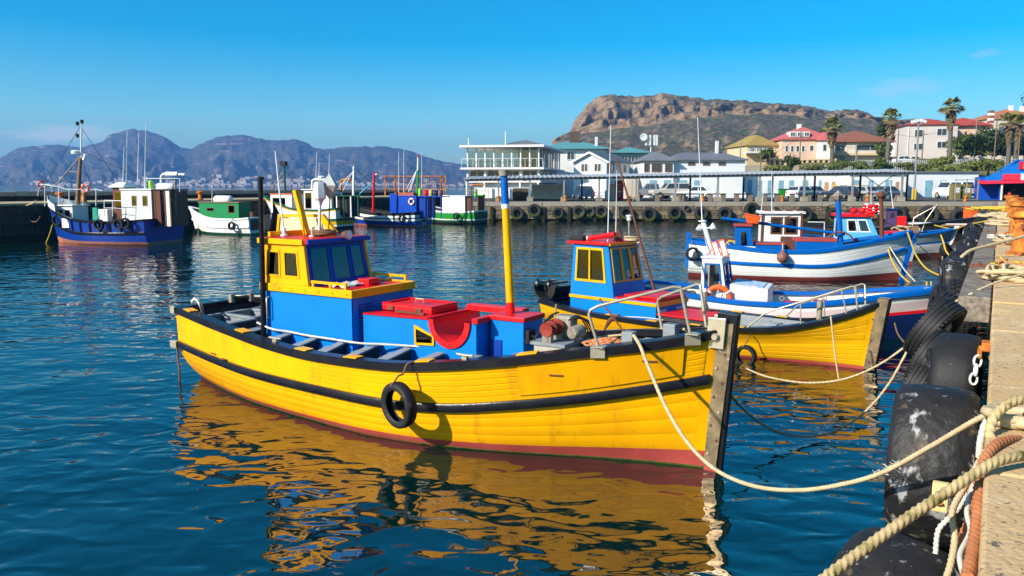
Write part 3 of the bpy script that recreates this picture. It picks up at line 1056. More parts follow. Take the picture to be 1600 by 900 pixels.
# ---- glass-fronted restaurant at the head of the breakwater
YR = 92
xl, xc, xr = at_px(730, YR + 3), at_px(843, YR), at_px(893, YR + 6)
e = empty('restaurant', (xc, YR, QZ), rz=-.20, label='three storey white building with glazed upper floors and a flat overhanging roof', cat='building')
W, D = 8.7, 17.0
z1, z2, z3 = 1.6, 3.55, 6.2         # floor bands above the quay
zt = zpx(231, YR) - QZ
MB().box(-W + .8, -.5, .6, D, 0, zpx(282, YR) - QZ).build('ground_floor_wall', m_plaster, e)
MB().box(-W * .35, -1.2, 2.6, D - .5, zpx(262, YR) - QZ - .01, zt).build('back_wall', m_offwhite, e)
for zz, hh, ov in ((zpx(262, YR) - QZ, .22, .55), (zpx(283, YR) - QZ, .16, .1)):
 MB().box(-W - ov, ov, -ov, D, zz - hh, zz).build('floor_slab', m_plaster, e)
MB().box(-W - .6, .6, -.7, D + .3, zt, zt + .24).build('flat_roof', m_plaster, e, bevel=.02)
hip(e, -W + 4.0, 0.2, .6, D * .8, zt + .36, .62, .0, m_greyrf, name='hipped_roof')
nf = 8
for i in range(nf + 1):
 x = -W + .15 + (W - .3) * i / nf
 MB().box(x - .07, x + .07, .05, .19, zpx(262, YR) - QZ, zt).build('column', m_plaster, e)
 if i < nf:
  xb = -W + .15 + (W - .3) * (i + 1) / nf
  MB().box(x + .08, xb - .08, .10, .13, zpx(262, YR) - QZ + .02, zt - .3).build('glass_pane', GL, e)
 if i % 2 == 0:
  MB().box(x - .11, x + .11, .05, .27, zpx(283, YR) - QZ, zpx(262, YR) - QZ - .22).build('column', m_plaster, e)
  MB().box(x - .09, x + .09, -.4, -.2, 0, zpx(283, YR) - QZ - .16).build('column', m_plaster, e)
for i in range(4):
 x = -W + .3 + i * 2.1
 win(e, x, x + 1.75, zpx(281, YR) - QZ, zpx(266, YR) - QZ, .6, bars=1)
MB().box(-W + .8, -.5, .6, D, zpx(283, YR) - QZ + .003, zpx(262, YR) - QZ - .222).build('middle_floor_wall', m_plaster, e)
for i in range(9):
 y = .4 + (D - .6) * i / 8
 MB().box(-.2, -.06, y - .07, y + .07, zpx(262, YR) - QZ, zt).build('column', m_plaster, e)
 if i in (1, 3, 4, 6):
  MB().box(-.14, -.11, y + .08, y + 1.9, zpx(262, YR) - QZ + .02, zt - .3).build('glass_pane', GLD, e)
 if i in (2, 5):
  win(e, 0, 1.5, zpx(281, YR) - QZ, zpx(266, YR) - QZ, 0, bars=1, M=side(math.pi / 2, -.5, y))
# balustrade, tables and chairs seen through the glass
bal = MB()
zb = zpx(262, YR) - QZ
bal.bar((-W - .45, -.45, zb + 1.0), (.45, -.45, zb + 1.0), .05)
for i in range(15):
 x = -W - .4 + (W + .8) * i / 14
 bal.bar((x, -.45, zb), (x, -.45, zb + .98), .035)
bal.build('balustrade', m_frw, e)
for i in range(6):
 t = MB().box(-W + 1 + i * 1.25, -W + 1.7 + i * 1.25, .9, 1.6, zb + .7, zb + .76)
 t.bar((-W + 1.35 + i * 1.25, 1.25, zb), (-W + 1.35 + i * 1.25, 1.25, zb + .699), .08)
 t.build('dining_table', m_frw, e)
for px_, h in ((-W + .2, .9), (-4.1, 1.6)):
 MB().cyl((px_, .5, zt + .24), (px_, .5, zt + .24 + h), .07, n=8).build('chimney_pipe', m_frw, e)
# annexe and store behind the restaurant, teal roofs
for (a, b, yy, wz, top, wall_m, lab) in ((846, 948, 112, 233, 217, m_plaster, 'large building with a hipped teal roof rising behind the restaurant'),
           (955, 1012, 116, 239, 229.5, m_offwhite, 'smaller building with a low teal roof behind the white gabled house')):
 xa_, xb_ = at_px(a, yy), at_px(b, yy)
 e2 = empty('teal_roofed_building', ((xa_ + xb_) / 2, yy, QZ), label=lab, cat='building')
 w = (xb_ - xa_) / 2
 zw = zpx(wz, yy) - QZ
 MB().box(-w + .4, w - .4, 0, 9, -.2, zw - .12).build('wall', wall_m, e2)
 hip(e2, -w, w, -.3, 9.3, zw, zpx(top, yy) - QZ - zw, .3, m_tealrf)
 for i in range(3):
  x = -w + 1.2 + i * (2 * w - 2.4) / 3
  win(e2, x, x + 1.1, zw - 1.6, zw - .5, 0)
 if a < 900:
  MB().box(-.6, .8, 2.5, 3.4, zw + .6, zpx(206, yy) - QZ).build('chimney', surf('dark_brick', (.12, .08, .06), scale=3, rough=.9), e2)
  MB().box(w * .62, w * .62 + .35, 0.6, 1.0, zw, zw + 1.6).build('vent_pipe', m_frw, e2)
# ---- white gabled boat club
YG = 94
e = empty('gabled_house', (at_px(946, YG), YG, QZ), rz=R(-26), label='white two storey house with its gable to the water and a grey sheet roof', cat='house')
W, D = 4.1, 8.6
zw = zpx(252, YG) - QZ
MB().hexa([(-W, 0, 0), (0, 0, 0), (0, D, 0), (-W, D, 0)], [(-W, 0, zw), (0, 0, zw), (0, D, zw), (-W, D, zw)]).build('wall', m_bluewhite, e)
gp = MB().add([(-W, 0, zw), (0, 0, zw), (-W / 2, 0, zw + 1.0), (-W, .15, zw), (0, .15, zw), (-W / 2, .15, zw + 1.0)], [(0, 1, 2), (5, 4, 3), (1, 0, 3, 4), (2, 1, 4, 5), (0, 2, 5, 3)])
gp.build('gable_wall', m_bluewhite, e)
gable(e, -W, 0, 0, D, zw, 1.0, .35, m_greyrf)
bb = MB()
k_ = 1.0 / (W / 2)
for s in (-1, 1):
 bb.bar((-W / 2 + s * (W / 2 + .38), -.38, zw - k_ * .38 - .02), (-W / 2 + s * .03, -.38, zw + 1.0 - .02), .06, .24)
bb.build('barge_board', m_frw, e)
zz0, zz1 = zpx(269, YG) - QZ, zpx(255.5, YG) - QZ
for x in (-3.2, -1.55):
 win(e, x, x + .95, zz0, zz1, 0, fm=m_frw, bars=1)
for y, l in ((.5, 2.0), (4.0, 1.1), (6.2, 1.1)):
 win(e, 0, l, zz0, zz1, 0, fm=m_frb if l > 1.5 else m_frw, bars=1, M=side(math.pi / 2, 0, y))
MB().box(.02, .06, 2.0, 2.9, 0, 2.1).build('door', m_doorb, e)
# ---- grey-roofed wings to its right
for (a, b, yy, ze, zr, ln, nm) in ((1003, 1050, 97, 251, 237, 'short white wing with a hipped grey roof right of the gabled house', 3), (1050, 1160, 97.6, 250, 237.5, 'long pale blue and white upper storey under a grey hipped roof', 3)):
 xa_, xb_ = at_px(a, yy), at_px(b, yy)
 e = empty('grey_roofed_building', (xa_, yy, QZ), label=ln, cat='building')
 W = xb_ - xa_
 zw = zpx(ze, yy) - QZ
 MB().box(0, W, 0, 8.0, 0, zw - .12).build('wall', m_plaster if a < 1040 else m_bluewhite, e)
 hip(e, -.0, W, 0, 8, zw, zpx(zr, yy) - QZ - zw, .35, m_greyrf, ridge=2.0 if a > 1040 else 1.6)
 if a < 1040:
  for x0_, x1_ in ((.1, .7), (1.0, 2.2), (2.6, 3.45)):
   win(e, x0_, x1_, zpx(269, yy) - QZ, zpx(256, yy) - QZ, 0, fm=m_frb, bars=1)
 else:
  for x0_ in (1.7, 3.5, 5.4):
   win(e, x0_, x0_ + .85, zpx(259, yy) - QZ, zpx(254, yy) - QZ, 0, fm=m_frb, bars=1)
  MB().box(-.1, W + .1, -.06, -.01, zpx(272.5, yy) - QZ, zpx(271, yy) - QZ).build('string_course', m_frw, e)
  MB().box(W * .68, W * .68 + .35, 3.4, 3.8, zw + .6, zw + 2.4).build('chimney', m_frw, e)
 for q in range(2):
  x = .8 + q * 1.7
  MB().box(x, x + .8, -.05, .02, .05, 2.1).build('door', m_doorb, e)
# ---- long low boat sheds with pale blue doors
for (a, b, yy, top, doors, lab, hatch, mm) in (
  (1158, 1342, 99, 272, [(1166, 1172), (1179, 1186.5), (1196, 1203), (1213, 1220), (1229, 1236), (1250, 1258), (1275, 1279)], 'long low white shed with a row of pale blue doors under the canopy', [(1284, 1290), (1295, 1300)], m_plaster),
  (1322, 1414, 95, 273, [(1328, 1337), (1352, 1359), (1378, 1388)], 'white shed with three blue doors behind the parked cars', [(1394, 1399)], m_plaster),
  (1412, 1522, 99.2, 270, [(1440, 1451), (1463, 1473), (1489, 1499)], 'pale grey flat roofed shed with two blue doors near the blue shop', [], m_bluewhite)):
 xa_, xb_ = at_px(a, yy), at_px(b, yy)
 e = empty('boat_shed', (xa_, yy, QZ), label=lab, cat='shed')
 zw = zpx(top, yy) - QZ
 MB().box(0, xb_ - xa_, 0, 6.5 if yy > 98 else 3.5, 0, zw).build('wall', mm, e)
 MB().box(-.2, xb_ - xa_ + .2, -.25, 6.6 if yy > 98 else 3.6, zw + .002, zw + .16).build('roof', m_greyrf, e)
 for (d0, d1) in doors:
  x0_, x1_ = at_px(d0, yy) - xa_, at_px(d1, yy) - xa_
  dr = MB().box(x0_, x1_, -.05, .01, .02, 2.1).build('door', m_doorb, e)
  MB().box(x0_ + .08, x0_ + .14, -.09, -.052, .98, 1.08).build('handle', MT['dark'], dr)
 for (d0, d1) in hatch:
  x0_, x1_ = at_px(d0, yy) - xa_, at_px(d1, yy) - xa_
  MB().box(x0_, x1_, -.05, .01, .75, 1.9).build('shutter', surf('wood_shutter', (.50, .30, .16), scale=2, rough=.7), e)
# outside stair at the end of the long pale building
e = empty('outside_stair', (at_px(1163, 95), 95, QZ), label='white outside stair rising left against the end of the long pale building', cat='stairs')
for i in range(9):
 MB().box(-.3 * i - .3, -.3 * i, 0, 1.1, 0, .25 * (9 - i) if False else .25 * (i + 1)).build('step', m_plaster, e)
MB().hexa([(0, -.12, 0), (-2.9, -.12, 0), (-2.9, 0, 0), (0, 0, 0)], [(0, -.12, .5), (-2.9, -.12, 3.1), (-2.9, 0, 3.1), (0, 0, .5)]).build('parapet', m_plaster, e)
# ---- containers, kiosk and signs in front of the restaurant
def crate_box(name, a, b, yy, top, dep, mat, lab, cat, ribs=0, rz=0):
 xa_, xb_ = at_px(a, yy), at_px(b, yy)
 e = empty(name, (xa_, yy, QZ), rz=rz, label=lab, cat=cat)
 w = xb_ - xa_
 h = zpx(top, yy) - QZ
 MB().box(0, w, 0, dep, .1, h).build('body', mat, e, bevel=.03)
 MB().box(.05, w - .05, .1, dep - .1, 0, .098).build('skid', MT['dark'], e)
 return e, w, h
e, w, h = crate_box('container', 830, 884, 80, 288, 2.4, m_plaster, 'white windowless container standing under the canopy before the restaurant', 'container')
for i in range(12):
 MB().box(.15 + i * (w - .3) / 12, .25 + i * (w - .3) / 12, -.04, .0, .2, h - .12).build('rib', m_plaster, e)
MB().box(w + .005, w + .04, .15, 1.15, .15, h - .1).build('door', m_offwhite, e)
MB().box(w + .005, w + .04, 1.2, 2.25, .15, h - .1).build('door', m_offwhite, e)
e, w, h = crate_box('kiosk', 801, 825, 81, 294, 2.2, surf('brown_kiosk_boards', (.10, .08, .06), scale=2, rough=.8), 'small dark brown wooden kiosk with a red framed hatch', 'kiosk')
win(e, .25, w * .6, .35, h - .3, 0, fm=MT['rustdark'])
e, w, h = crate_box('white_container', 976, 997, 82, 280, 2.4, m_offwhite, 'tall off-white container right of the red notice panel', 'container')
MB().box(.1, w / 2 - .04, -.04, .002, .2, h - .1).build('door', m_offwhite, e)
MB().box(w / 2 + .04, w - .1, -.04, .002, .2, h - .1).build('door', m_offwhite, e)
e = empty('notice_panel', (at_px(966.5, 78), 78, QZ), label='tall red notice panel with white writing and a white panel beside it', cat='sign')
mred = surf('red_sign_panel', (.46, .012, .03), scale=1, rough=.4)
wp = at_px(973, 78) - at_px(960, 78)
MB().box(-wp / 2, wp / 2, 0, .08, .05, zpx(282, 78) - QZ).build('panel', mred, e)
MB().box(-wp / 2 - .62, -wp / 2 - .01, .02, .09, .05, zpx(288, 78) - QZ).build('side_panel', m_frw, e)
tx = MB()
zz = zpx(282, 78) - QZ
for i, (l, hh) in enumerate(((.45, .05), (.6, .05), (.5, .03), (.55, .03), (.4, .03), (.55, .12), (.5, .03), (.6, .03), (.35, .03))):
 zz -= .17
 tx.box(-l / 2, l / 2, -.012, -.002, zz - hh, zz)
tx.build('writing', m_frw, e)
e = empty('shelf_stand', (at_px(936, 77), 77, QZ), label='open pale wooden shelf stand beside a canopy post', cat='shelf')
for s in (0, 1.25):
 MB().box(s - .7, s - .62, 0, .5, 0, 1.0 if s else .75).build('side_panel', m_cream, e)
for zz in (.1, .45, .72):
 MB().box(-.62, .55, .02, .48, zz, zz + .06).build('shelf', m_cream, e)
# ---- lamp post, antenna and poles
def pole(name, px, yy, top, base_z, r, mat, lab, cat, lean=0.0, arm=None):
 x = at_px(px, yy)
 e = empty(name, (x, yy, base_z), label=lab, cat=cat)
 zt_ = zpx(top, yy) - base_z
 MB().tube([(0, 0, -.4), (lean, 0, zt_)], [r, r * .7], 8).build('shaft', mat, e, smooth=60)
 return e, zt_
e, zt_ = pole('lamp_post', 1424, 92, 192, QZ, .13, m_pole, 'tall grey lamp post with floodlights standing behind the low sheds', 'lamp post')
fl = MB()
for s in (-1, 1):
 fl.cbox((s * .45, 0, zt_), (.7, .4, .35), rotm('Y', .25 * s))
fl.bar((-.6, 0, zt_ - .25), (.6, 0, zt_ - .25), .08)
fl.build('floodlight', m_frw, e)
e, zt_ = pole('antenna_mast', 1014, 118, 213, QZ + 4, .12, m_frw, 'white telephone antenna mast with dishes behind the grey roofs', 'antenna')
for s in (-.75, -.2, .45, .8):
 MB().box(s - .14, s + .14, -.3, -.1, zt_ - 1.5, zt_).build('antenna_panel', m_frw, e)
MB().lathe([(.0, 0), (.5, .1), (.55, .2), (.0, .12)], 14, c=(-1.2, -.4, zt_ - .3), M=rotm('X', math.pi / 2)).build('dish', m_frw, e, smooth=40)
UP = [(1152, 105, 225, 1.9, 'grey pole at the end of the long pale building'), (1184, 120, 243, 5.0, 'short dark utility pole by the ochre roofed house'),
  (1244, 128, 207, 5.6, 'thin pole before the pink house'), (1331, 126, 226, 5.6, 'thin brown utility pole with a leaning stay'),
  (1394, 130, 205, 5.8, 'tall brown utility pole between the two middle palms'), (1432.5, 134, 206, 6, 'dark wooden utility pole before the big pale block'),
  (1513, 140, 188, 6.2, 'wooden utility pole with a crossarm over the green bushes'), (1544, 122, 182, 5, 'slim pole in front of the green hedge right'),
  (1581, 132, 206, 6, 'pale pole beside the right palms')]
for k, (px, yy, top, bz, lab) in enumerate(UP):
 e, zt_ = pole('utility_pole', px, yy, top, bz - .6, .11, m_wpole if k % 3 else m_pole, lab, 'utility pole')
 e['group'] = 'utility poles on the hillside'
 if k in (5, 6):
  MB().bar((-.8, 0, zt_ - .6), (.8, 0, zt_ - .6), .1).build('crossarm', m_wpole, e)
MB().tube([(0, 0, 3.2), (1.4, 0, -.5)], .07, 6).build('stay', m_wpole, bpy.data.objects['utility_pole.003'])
# ================================================================== houses on the hill
def house(name, px0, px1, yy, base_py, eave_py, ridge_py, dep, wall_m, roof_m, lab, rz=0.0, roof='hip', wins=(), ov=.4, ridge=None, cat='house', fm=None, chim=(), low=2.5):
 x0, x1 = at_px(px0, yy), at_px(px1, yy)
 zb, ze, zr = zpx(base_py, yy), zpx(eave_py, yy), zpx(ridge_py, yy)
 e = empty(name, (x0, yy, zb), rz=rz, label=lab, cat=cat)
 w = (x1 - x0)
 h = ze - zb
 MB().box(0, w, 0, dep, -low, h - .1).build('wall', wall_m, e)
 if roof == 'hip':
  hip(e, 0, w, 0, dep, h, zr - ze, ov, roof_m, ridge=ridge)
 else:
  gable(e, 0, w, 0, dep, h, zr - ze, ov, roof_m, along=roof)
 for (a, b, c, d) in wins:                       # fractions of the front wall
  win(e, a * w, b * w, c * h, d * h, 0, fm=fm, bars=1 if (b - a) * w > .9 else 0)
 for (a, b, t, m) in chim:
  ch = MB().box(a * w, a * w + .7, b * dep, b * dep + .7, h, zr - ze + h + t)
  ch.box(a * w - .06, a * w + .76, b * dep - .06, b * dep + .76, zr - ze + h + t + .002, zr - ze + h + t + .14)
  ch.build('chimney', m, e)
 return e, w, h
# ochre-roofed house with enclosed balcony
e, w, h = house('ochre_roofed_house', 1162, 1213, 152, 250, 228, 211, 10, m_cream, m_goldrf, 'cream house with an ochre tiled roof and glazed balcony, leftmost on the hill',
    rz=R(6), wins=[(.06, .25, .55, .85), (.30, .49, .55, .85), (.54, .73, .55, .85), (.55, .9, .08, .4)])
MB().box(-.6, w * .8, -1.3, -.02, h * .42, h * .5).build('balcony_floor', m_plaster, e)
bb = MB()
bb.bar((-.55, -1.2, h * .72), (w * .8 - .05, -1.2, h * .72), .08)
for i in range(8):
 bb.bar((-.55 + i * (w * .8 + .4) / 7, -1.2, h * .505), (-.55 + i * (w * .8 + .4) / 7, -1.2, h * .71), .06)
bb.build('railing', m_frw, e)
# pink-roofed house with dormers and a colonnade
e, w, h = house('pink_roofed_house', 1216, 1291, 150, 250, 219, 199, 12, m_pinkpl, m_pinkrf, 'pink walled mansion with a red tiled roof, dormers and a long colonnade below',
    rz=R(-4), wins=[(.06, .13, .36, .68), (.17, .24, .36, .68), (.28, .35, .36, .68), (.39, .46, .36, .68), (.55, .64, .4, .7)], ridge=3.4,
    chim=[(.46, .45, .55, m_plaster)])
MB().box(w * .70, w * 1.0, -1.6, -.03, -2.5, h * .92).build('wing_wall', m_plaster, e)
hip(e, w * .68, w * 1.02, -1.7, 3.0, h * .93, 1.6, .2, m_pinkrf, name='wing_roof', ridge=1.6)
win(e, w * .76, w * .84, h * .38, h * .72, -1.6, bars=0)
for i in range(3):
 x = w * (.14 + .14 * i)
 d = MB().box(x, x + 1.1, -.1, 2.0, h + .35, h + 1.35).build('dormer', m_frw, e)
 win(e, x + .1, x + 1.0, h + .45, h + 1.25, -.1, bars=1)
MB().box(-3.5, w * .98, -3.6, -1.62, -.25, .02).build('terrace_slab', m_cream, e)
for i in range(13):
 x = -3.3 + i * (w + 2.6) / 12
 MB().box(x, x + .42, -3.55, -3.15, -4.0, -.252).build('column', m_cream, e)
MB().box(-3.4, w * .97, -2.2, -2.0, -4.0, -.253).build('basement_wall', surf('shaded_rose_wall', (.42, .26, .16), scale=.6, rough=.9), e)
# brown-roofed bungalow
e, w, h = house('brown_roofed_bungalow', 1297, 1377, 152, 258, 223, 204, 12, m_offwhite, m_brownrf, 'wide bungalow with a big brown hipped roof and shaded verandah windows',
    rz=R(-5), wins=[(.02, .20, .58, .86), (.40, .92, .60, .86), (.1, .2, .1, .35)], ridge=5.2, ov=1.0)
MB().box(-.3, w + .3, -.9, -.04, h * .40, h * .5).build('verandah_parapet', m_cream, e)
MB().box(w * .2, w * .38, -.45, -.03, h * .5, h * .97).build('bay_wall', m_offwhite, e)
# small grey-brown house between
house('small_brown_roofed_house', 1378, 1412, 166, 252, 224, 207, 9, m_plaster, m_brownrf, 'small pale house with a brown roof squeezed behind the second palm',
  rz=R(-8), wins=[(.3, .55, .35, .65)], roof='y')
# big pale block with red roof
e, w, h = house('pale_apartment_block', 1405, 1478, 158, 262, 197, 186, 14, surf('pale_stucco', (.60, .53, .49), (.52, .46, .43), scale=.4, rough=.9, spots=((.46, .38, .34), .5, .6, .15)), m_redrf,
    'big plain pale three storey block with white sash windows and red roof', rz=R(-12), ridge=4.5,
    wins=[(.17, .34, .70, .88), (.60, .80, .73, .90), (.17, .36, .40, .56), (.62, .80, .44, .60), (.14, .3, .1, .26)], chim=())
for i in range(3):
 win(e, 2.0 + i * 3.5, 3.2 + i * 3.5, h * .68, h * .86, 0, bars=1, M=side(math.pi / 2, w, 0))
hip(e, w * .9, w * 1.75, 4, 15, h, 1.7, .5, m_redrf, name='wing_roof', ridge=3.5)
MB().box(w * .9 + .3, w * 1.72, 4.3, 14.7, -2, h - .13).build('wing_wall', m_pinkpl, e)
MB().cyl((w * .06, -.08, 0), (w * .06, -.08, h - .2), .07, n=6).build('drain_pipe', m_frw, e)
# orange-roofed house top right
e, w, h = house('orange_roofed_house', 1530, 1625, 172, 232, 188, 170, 14, m_offwhite, m_orangerf, 'large cream house under an orange tiled roof at the top right of the hill', rz=R(-6), ridge=6.5,
    wins=[(.62, .74, .45, .75)], chim=[(.50, .35, .5, m_plaster), (.75, .5, .5, m_plaster)])
MB().box(-1.2, w * .55, -2.8, -.03, h * .34, h * .42).build('verandah_roof', m_greyrf, e)
for i in range(4):
 MB().box(-1.0 + i * w * .17, -.8 + i * w * .17, -2.7, -2.5, -1.5, h * .338).build('column', m_frw, e)
e2 = empty('brick_chimney_stack', (at_px(1527.5, 170), 168, zpx(200, 170)), label='free standing striped brick chimney left of the orange roof', cat='chimney')
for i in range(8):
 MB().box(-.45, .45, 0, .9, i * .52 - 1, i * .52 - .5).build('brick_band', m_brownrf if i % 2 else m_plaster, e2)
# stone garden walls and the fence along the road
def low_wall(name, px0, px1, yy, top, base, mat, lab):
 x0, x1 = at_px(px0, yy), at_px(px1, yy)
 o = MB().box(x0, x1, yy, yy + .4, base, zpx(top, yy)).build(name, mat)
 return tag(o, lab, 'wall')
w_ = low_wall('garden_wall', 1476, 1640, 146, 245.5, 5.5, m_offwhite, 'long low stone garden wall under the hedge right of the pale block')
for i in range(10):
 x = at_px(1476, 146) + 1.2 + i * 1.9
 MB().box(x, x + .5, 145.85, 146.45, 6, zpx(244, 146)).build('pier', m_offwhite, w_)
w_ = low_wall('retaining_wall', 1160, 1300, 128, 259, 3, surf('buff_retaining_wall', (.42, .35, .26), (.33, .28, .2), scale=.6, rough=.9), 'buff retaining wall below the colonnade and fence')
fe = empty('palisade_fence', (0, 126, 0), label='long grey paling fence along the road above the sheds', cat='fence')
m_fence = surf('grey_fence_paint', (.40, .42, .42), (.33, .35, .36), scale=1, rough=.7)
xs = np.arange(at_px(1165, 126), at_px(1530, 126), .32)
pal = MB().box(-.06, .06, -.03, .03, -.7, 1.55).build('paling', m_fence, fe)
pal_me = pal.data
bpy.data.objects.remove(pal)
for x in xs:
 o = link_mesh('paling', pal_me, fe, loc=(x, 0, hill_z(x, 126) + rnd(-.02, .02)))
for a, b in zip(xs[:-20:20], xs[20::20]):
 MB().bar((a, .08, hill_z(a, 126) + 1.2), (b, .08, hill_z(b, 126) + 1.2), .07).build('rail', m_fence, fe)
wf = empty('white_railing', (0, 141, 0), label='white pipe railing along the road under the stone garden wall', cat='railing')
for i in range(14):
 x = at_px(1470, 141) + i * 1.15
 MB().bar((x, 0, hill_z(x, 141) - .3), (x, 0, hill_z(x, 141) + 1.1), .09).build('post', m_frw, wf)
xa_, xb_ = at_px(1470, 141), at_px(1470, 141) + 13 * 1.15
for q in (.5, 1.05):
 MB().bar((xa_, -.06, hill_z(xa_, 141) + q), (xb_, -.06, hill_z(xb_, 141) + q), .07).build('rail', m_frw, wf)
# ------------------------------------------------------------------ plants
def leafmat(name, a, b, c):
 m = surf(name, a, b, c, scale=.9, rough=.75, rand=.18, detail=3, spec=.2)
 return m
m_leaf = leafmat('bush_leaves', (.055, .085, .018), (.085, .115, .022), (.035, .06, .014))
m_leafd = leafmat('dark_tree_leaves', (.028, .055, .014), (.045, .075, .017), (.018, .036, .01))
m_leafy = leafmat('yellow_green_leaves', (.14, .15, .03), (.09, .11, .02), (.17, .16, .045))
m_trunk = surf('palm_trunk', (.15, .125, .10), (.10, .085, .07), scale=2, stretch=(1, 1, 6), rough=.95, bump=.8, bscale=6)
m_frond = leafmat('palm_fronds', (.14, .16, .035), (.20, .19, .045), (.085, .105, .025))
m_dead = leafmat('dead_palm_skirt', (.20, .14, .07), (.14, .095, .05), (.25, .18, .09))
def bush(name, px, py, yy, rx, rz_, n, mat, lab, cat='bush', group=None, leaf=.32, seed=0):
 """leaf cards scattered through several lobes of a crown"""
 rs = random.Random(seed + int(px * 7))
 x, z = at_px(px, yy), zpx(py, yy)
 e = empty(name, (x, yy, z), label=lab, cat=cat, group=group)
 lobes = [(rs.uniform(-.65, .65) * rx, rs.uniform(-.5, .5) * rx, rs.uniform(.2, .75) * rz_ * 1.0, rs.uniform(.35, .6)) for _ in range(7)]
 lobes.append((0, 0, rz_ * .45, .8))
 b = MB()
 for i in range(n):
  l = rs.choice(lobes)
  d = Vector((rs.gauss(0, 1), rs.gauss(0, 1), rs.gauss(0, 1))).normalized()
  q = rs.uniform(.55, 1.0)
  p = Vector((l[0] + d.x * q * l[3] * rx * .75, l[1] + d.y * q * l[3] * rx * .75, max(.02, l[2] + d.z * q * l[3] * rz_ * .6)))
  u = Vector((rs.gauss(0, 1), rs.gauss(0, 1), rs.gauss(0, 1))).normalized()
  v = u.cross(d if abs(u.dot(d)) < .95 else Vector((0, 0, 1))).normalized()
  s = leaf * rs.uniform(.6, 1.3)
  b.add([p - u * s, p + v * s * .55, p + u * s, p - v * s * .55], [(0, 1, 2, 3)])
 b.build('foliage', mat, e)
 MB().tube([(0, 0, -.8), (.1, 0, rz_ * .4), (.25, .1, rz_ * .75)], [.16, .12, .04], 6).build('stem', m_trunk, e)
 return e
BU = [(1490, 250, 141.5, 3.6, 4.4, 1500, m_leaf, 'broad mid green bush in front of the pale block'),
  (1527, 247, 148, 5.0, 6.2, 2200, m_leafd, 'tall dark green tree crown right of the pale block'),
  (1512, 246, 147.4, 3.6, 4.2, 1300, m_leaf, 'rounded green bush beside the dark tree'),
  (1549, 243, 147.5, 4.2, 4.6, 1600, m_leafd, 'dark green hedge bush behind the slim pole'),
  (1573, 242, 147.6, 3.6, 4.4, 1400, m_leafd, 'dark green bush between the two right palms'),
  (1597, 244, 147.3, 4.2, 5.0, 1600, m_leaf, 'big green bush at the far right under the orange roof'),
  (1594, 172, 176, 3.6, 4.6, 1000, m_leafd, 'small dark tree top beside the orange roof chimney'),
  (1373, 214, 171, 2.6, 3.2, 700, m_leafd, 'dark green treetop behind the brown roof'),
  (1303, 268, 119, 2.3, 1.6, 700, m_leaf, 'low green bush above the shed roof, first from the left'),
  (1368, 267, 119, 2.5, 1.8, 700, m_leaf, 'low green bush under the second palm'),
  (1335, 268, 118, 2.0, 1.5, 600, m_leaf, 'low green bush below the brown roofed bungalow'),
  (1460, 262, 122, 2.6, 1.7, 800, m_leafy, 'bright yellow green bush beneath the tall lamp post'),
  (1505, 269, 116, 3.4, 1.7, 900, m_leafy, 'wide yellow green bush behind the blue shop, left one'),
  (1536, 268, 116, 3.0, 1.9, 900, m_leafy, 'wide yellow green bush behind the blue shop, right one'),
  (1482, 272, 113, 2.6, 1.2, 600, m_leafy, 'low straggling yellow green bush over the pale grey shed'),
  (1215, 270, 116, 2.5, 1.3, 600, m_leafy, 'dry yellow bush under the pink house colonnade'),
  (1262, 270, 116, 2.2, 1.2, 600, m_leafy, 'dry yellow bush between shed roof and fence'),
  (1417, 269, 117, 2.6, 1.3, 600, m_leafy, 'dry bush at the right end of the canopy roof'),
  (1372, 244, 149, 1.9, 2.6, 600, m_leaf, 'small garden bush by the bungalow wall'),
  (1195, 250, 146, 2.0, 2.2, 500, m_leaf, 'small dark bush below the ochre roofed house'),
  (1232, 262, 124, 1.5, 2.4, 500, m_leafd, 'slim dark shrub standing by the green bin on the fence line')]
for k, (px, py, yy, rx, rz_, n, mat, lab) in enumerate(BU):
 bush('bush', px, py, yy, rx, rz_, n, mat, lab, group='bushes on the hillside', seed=k, leaf=.22 if yy < 130 else .30)
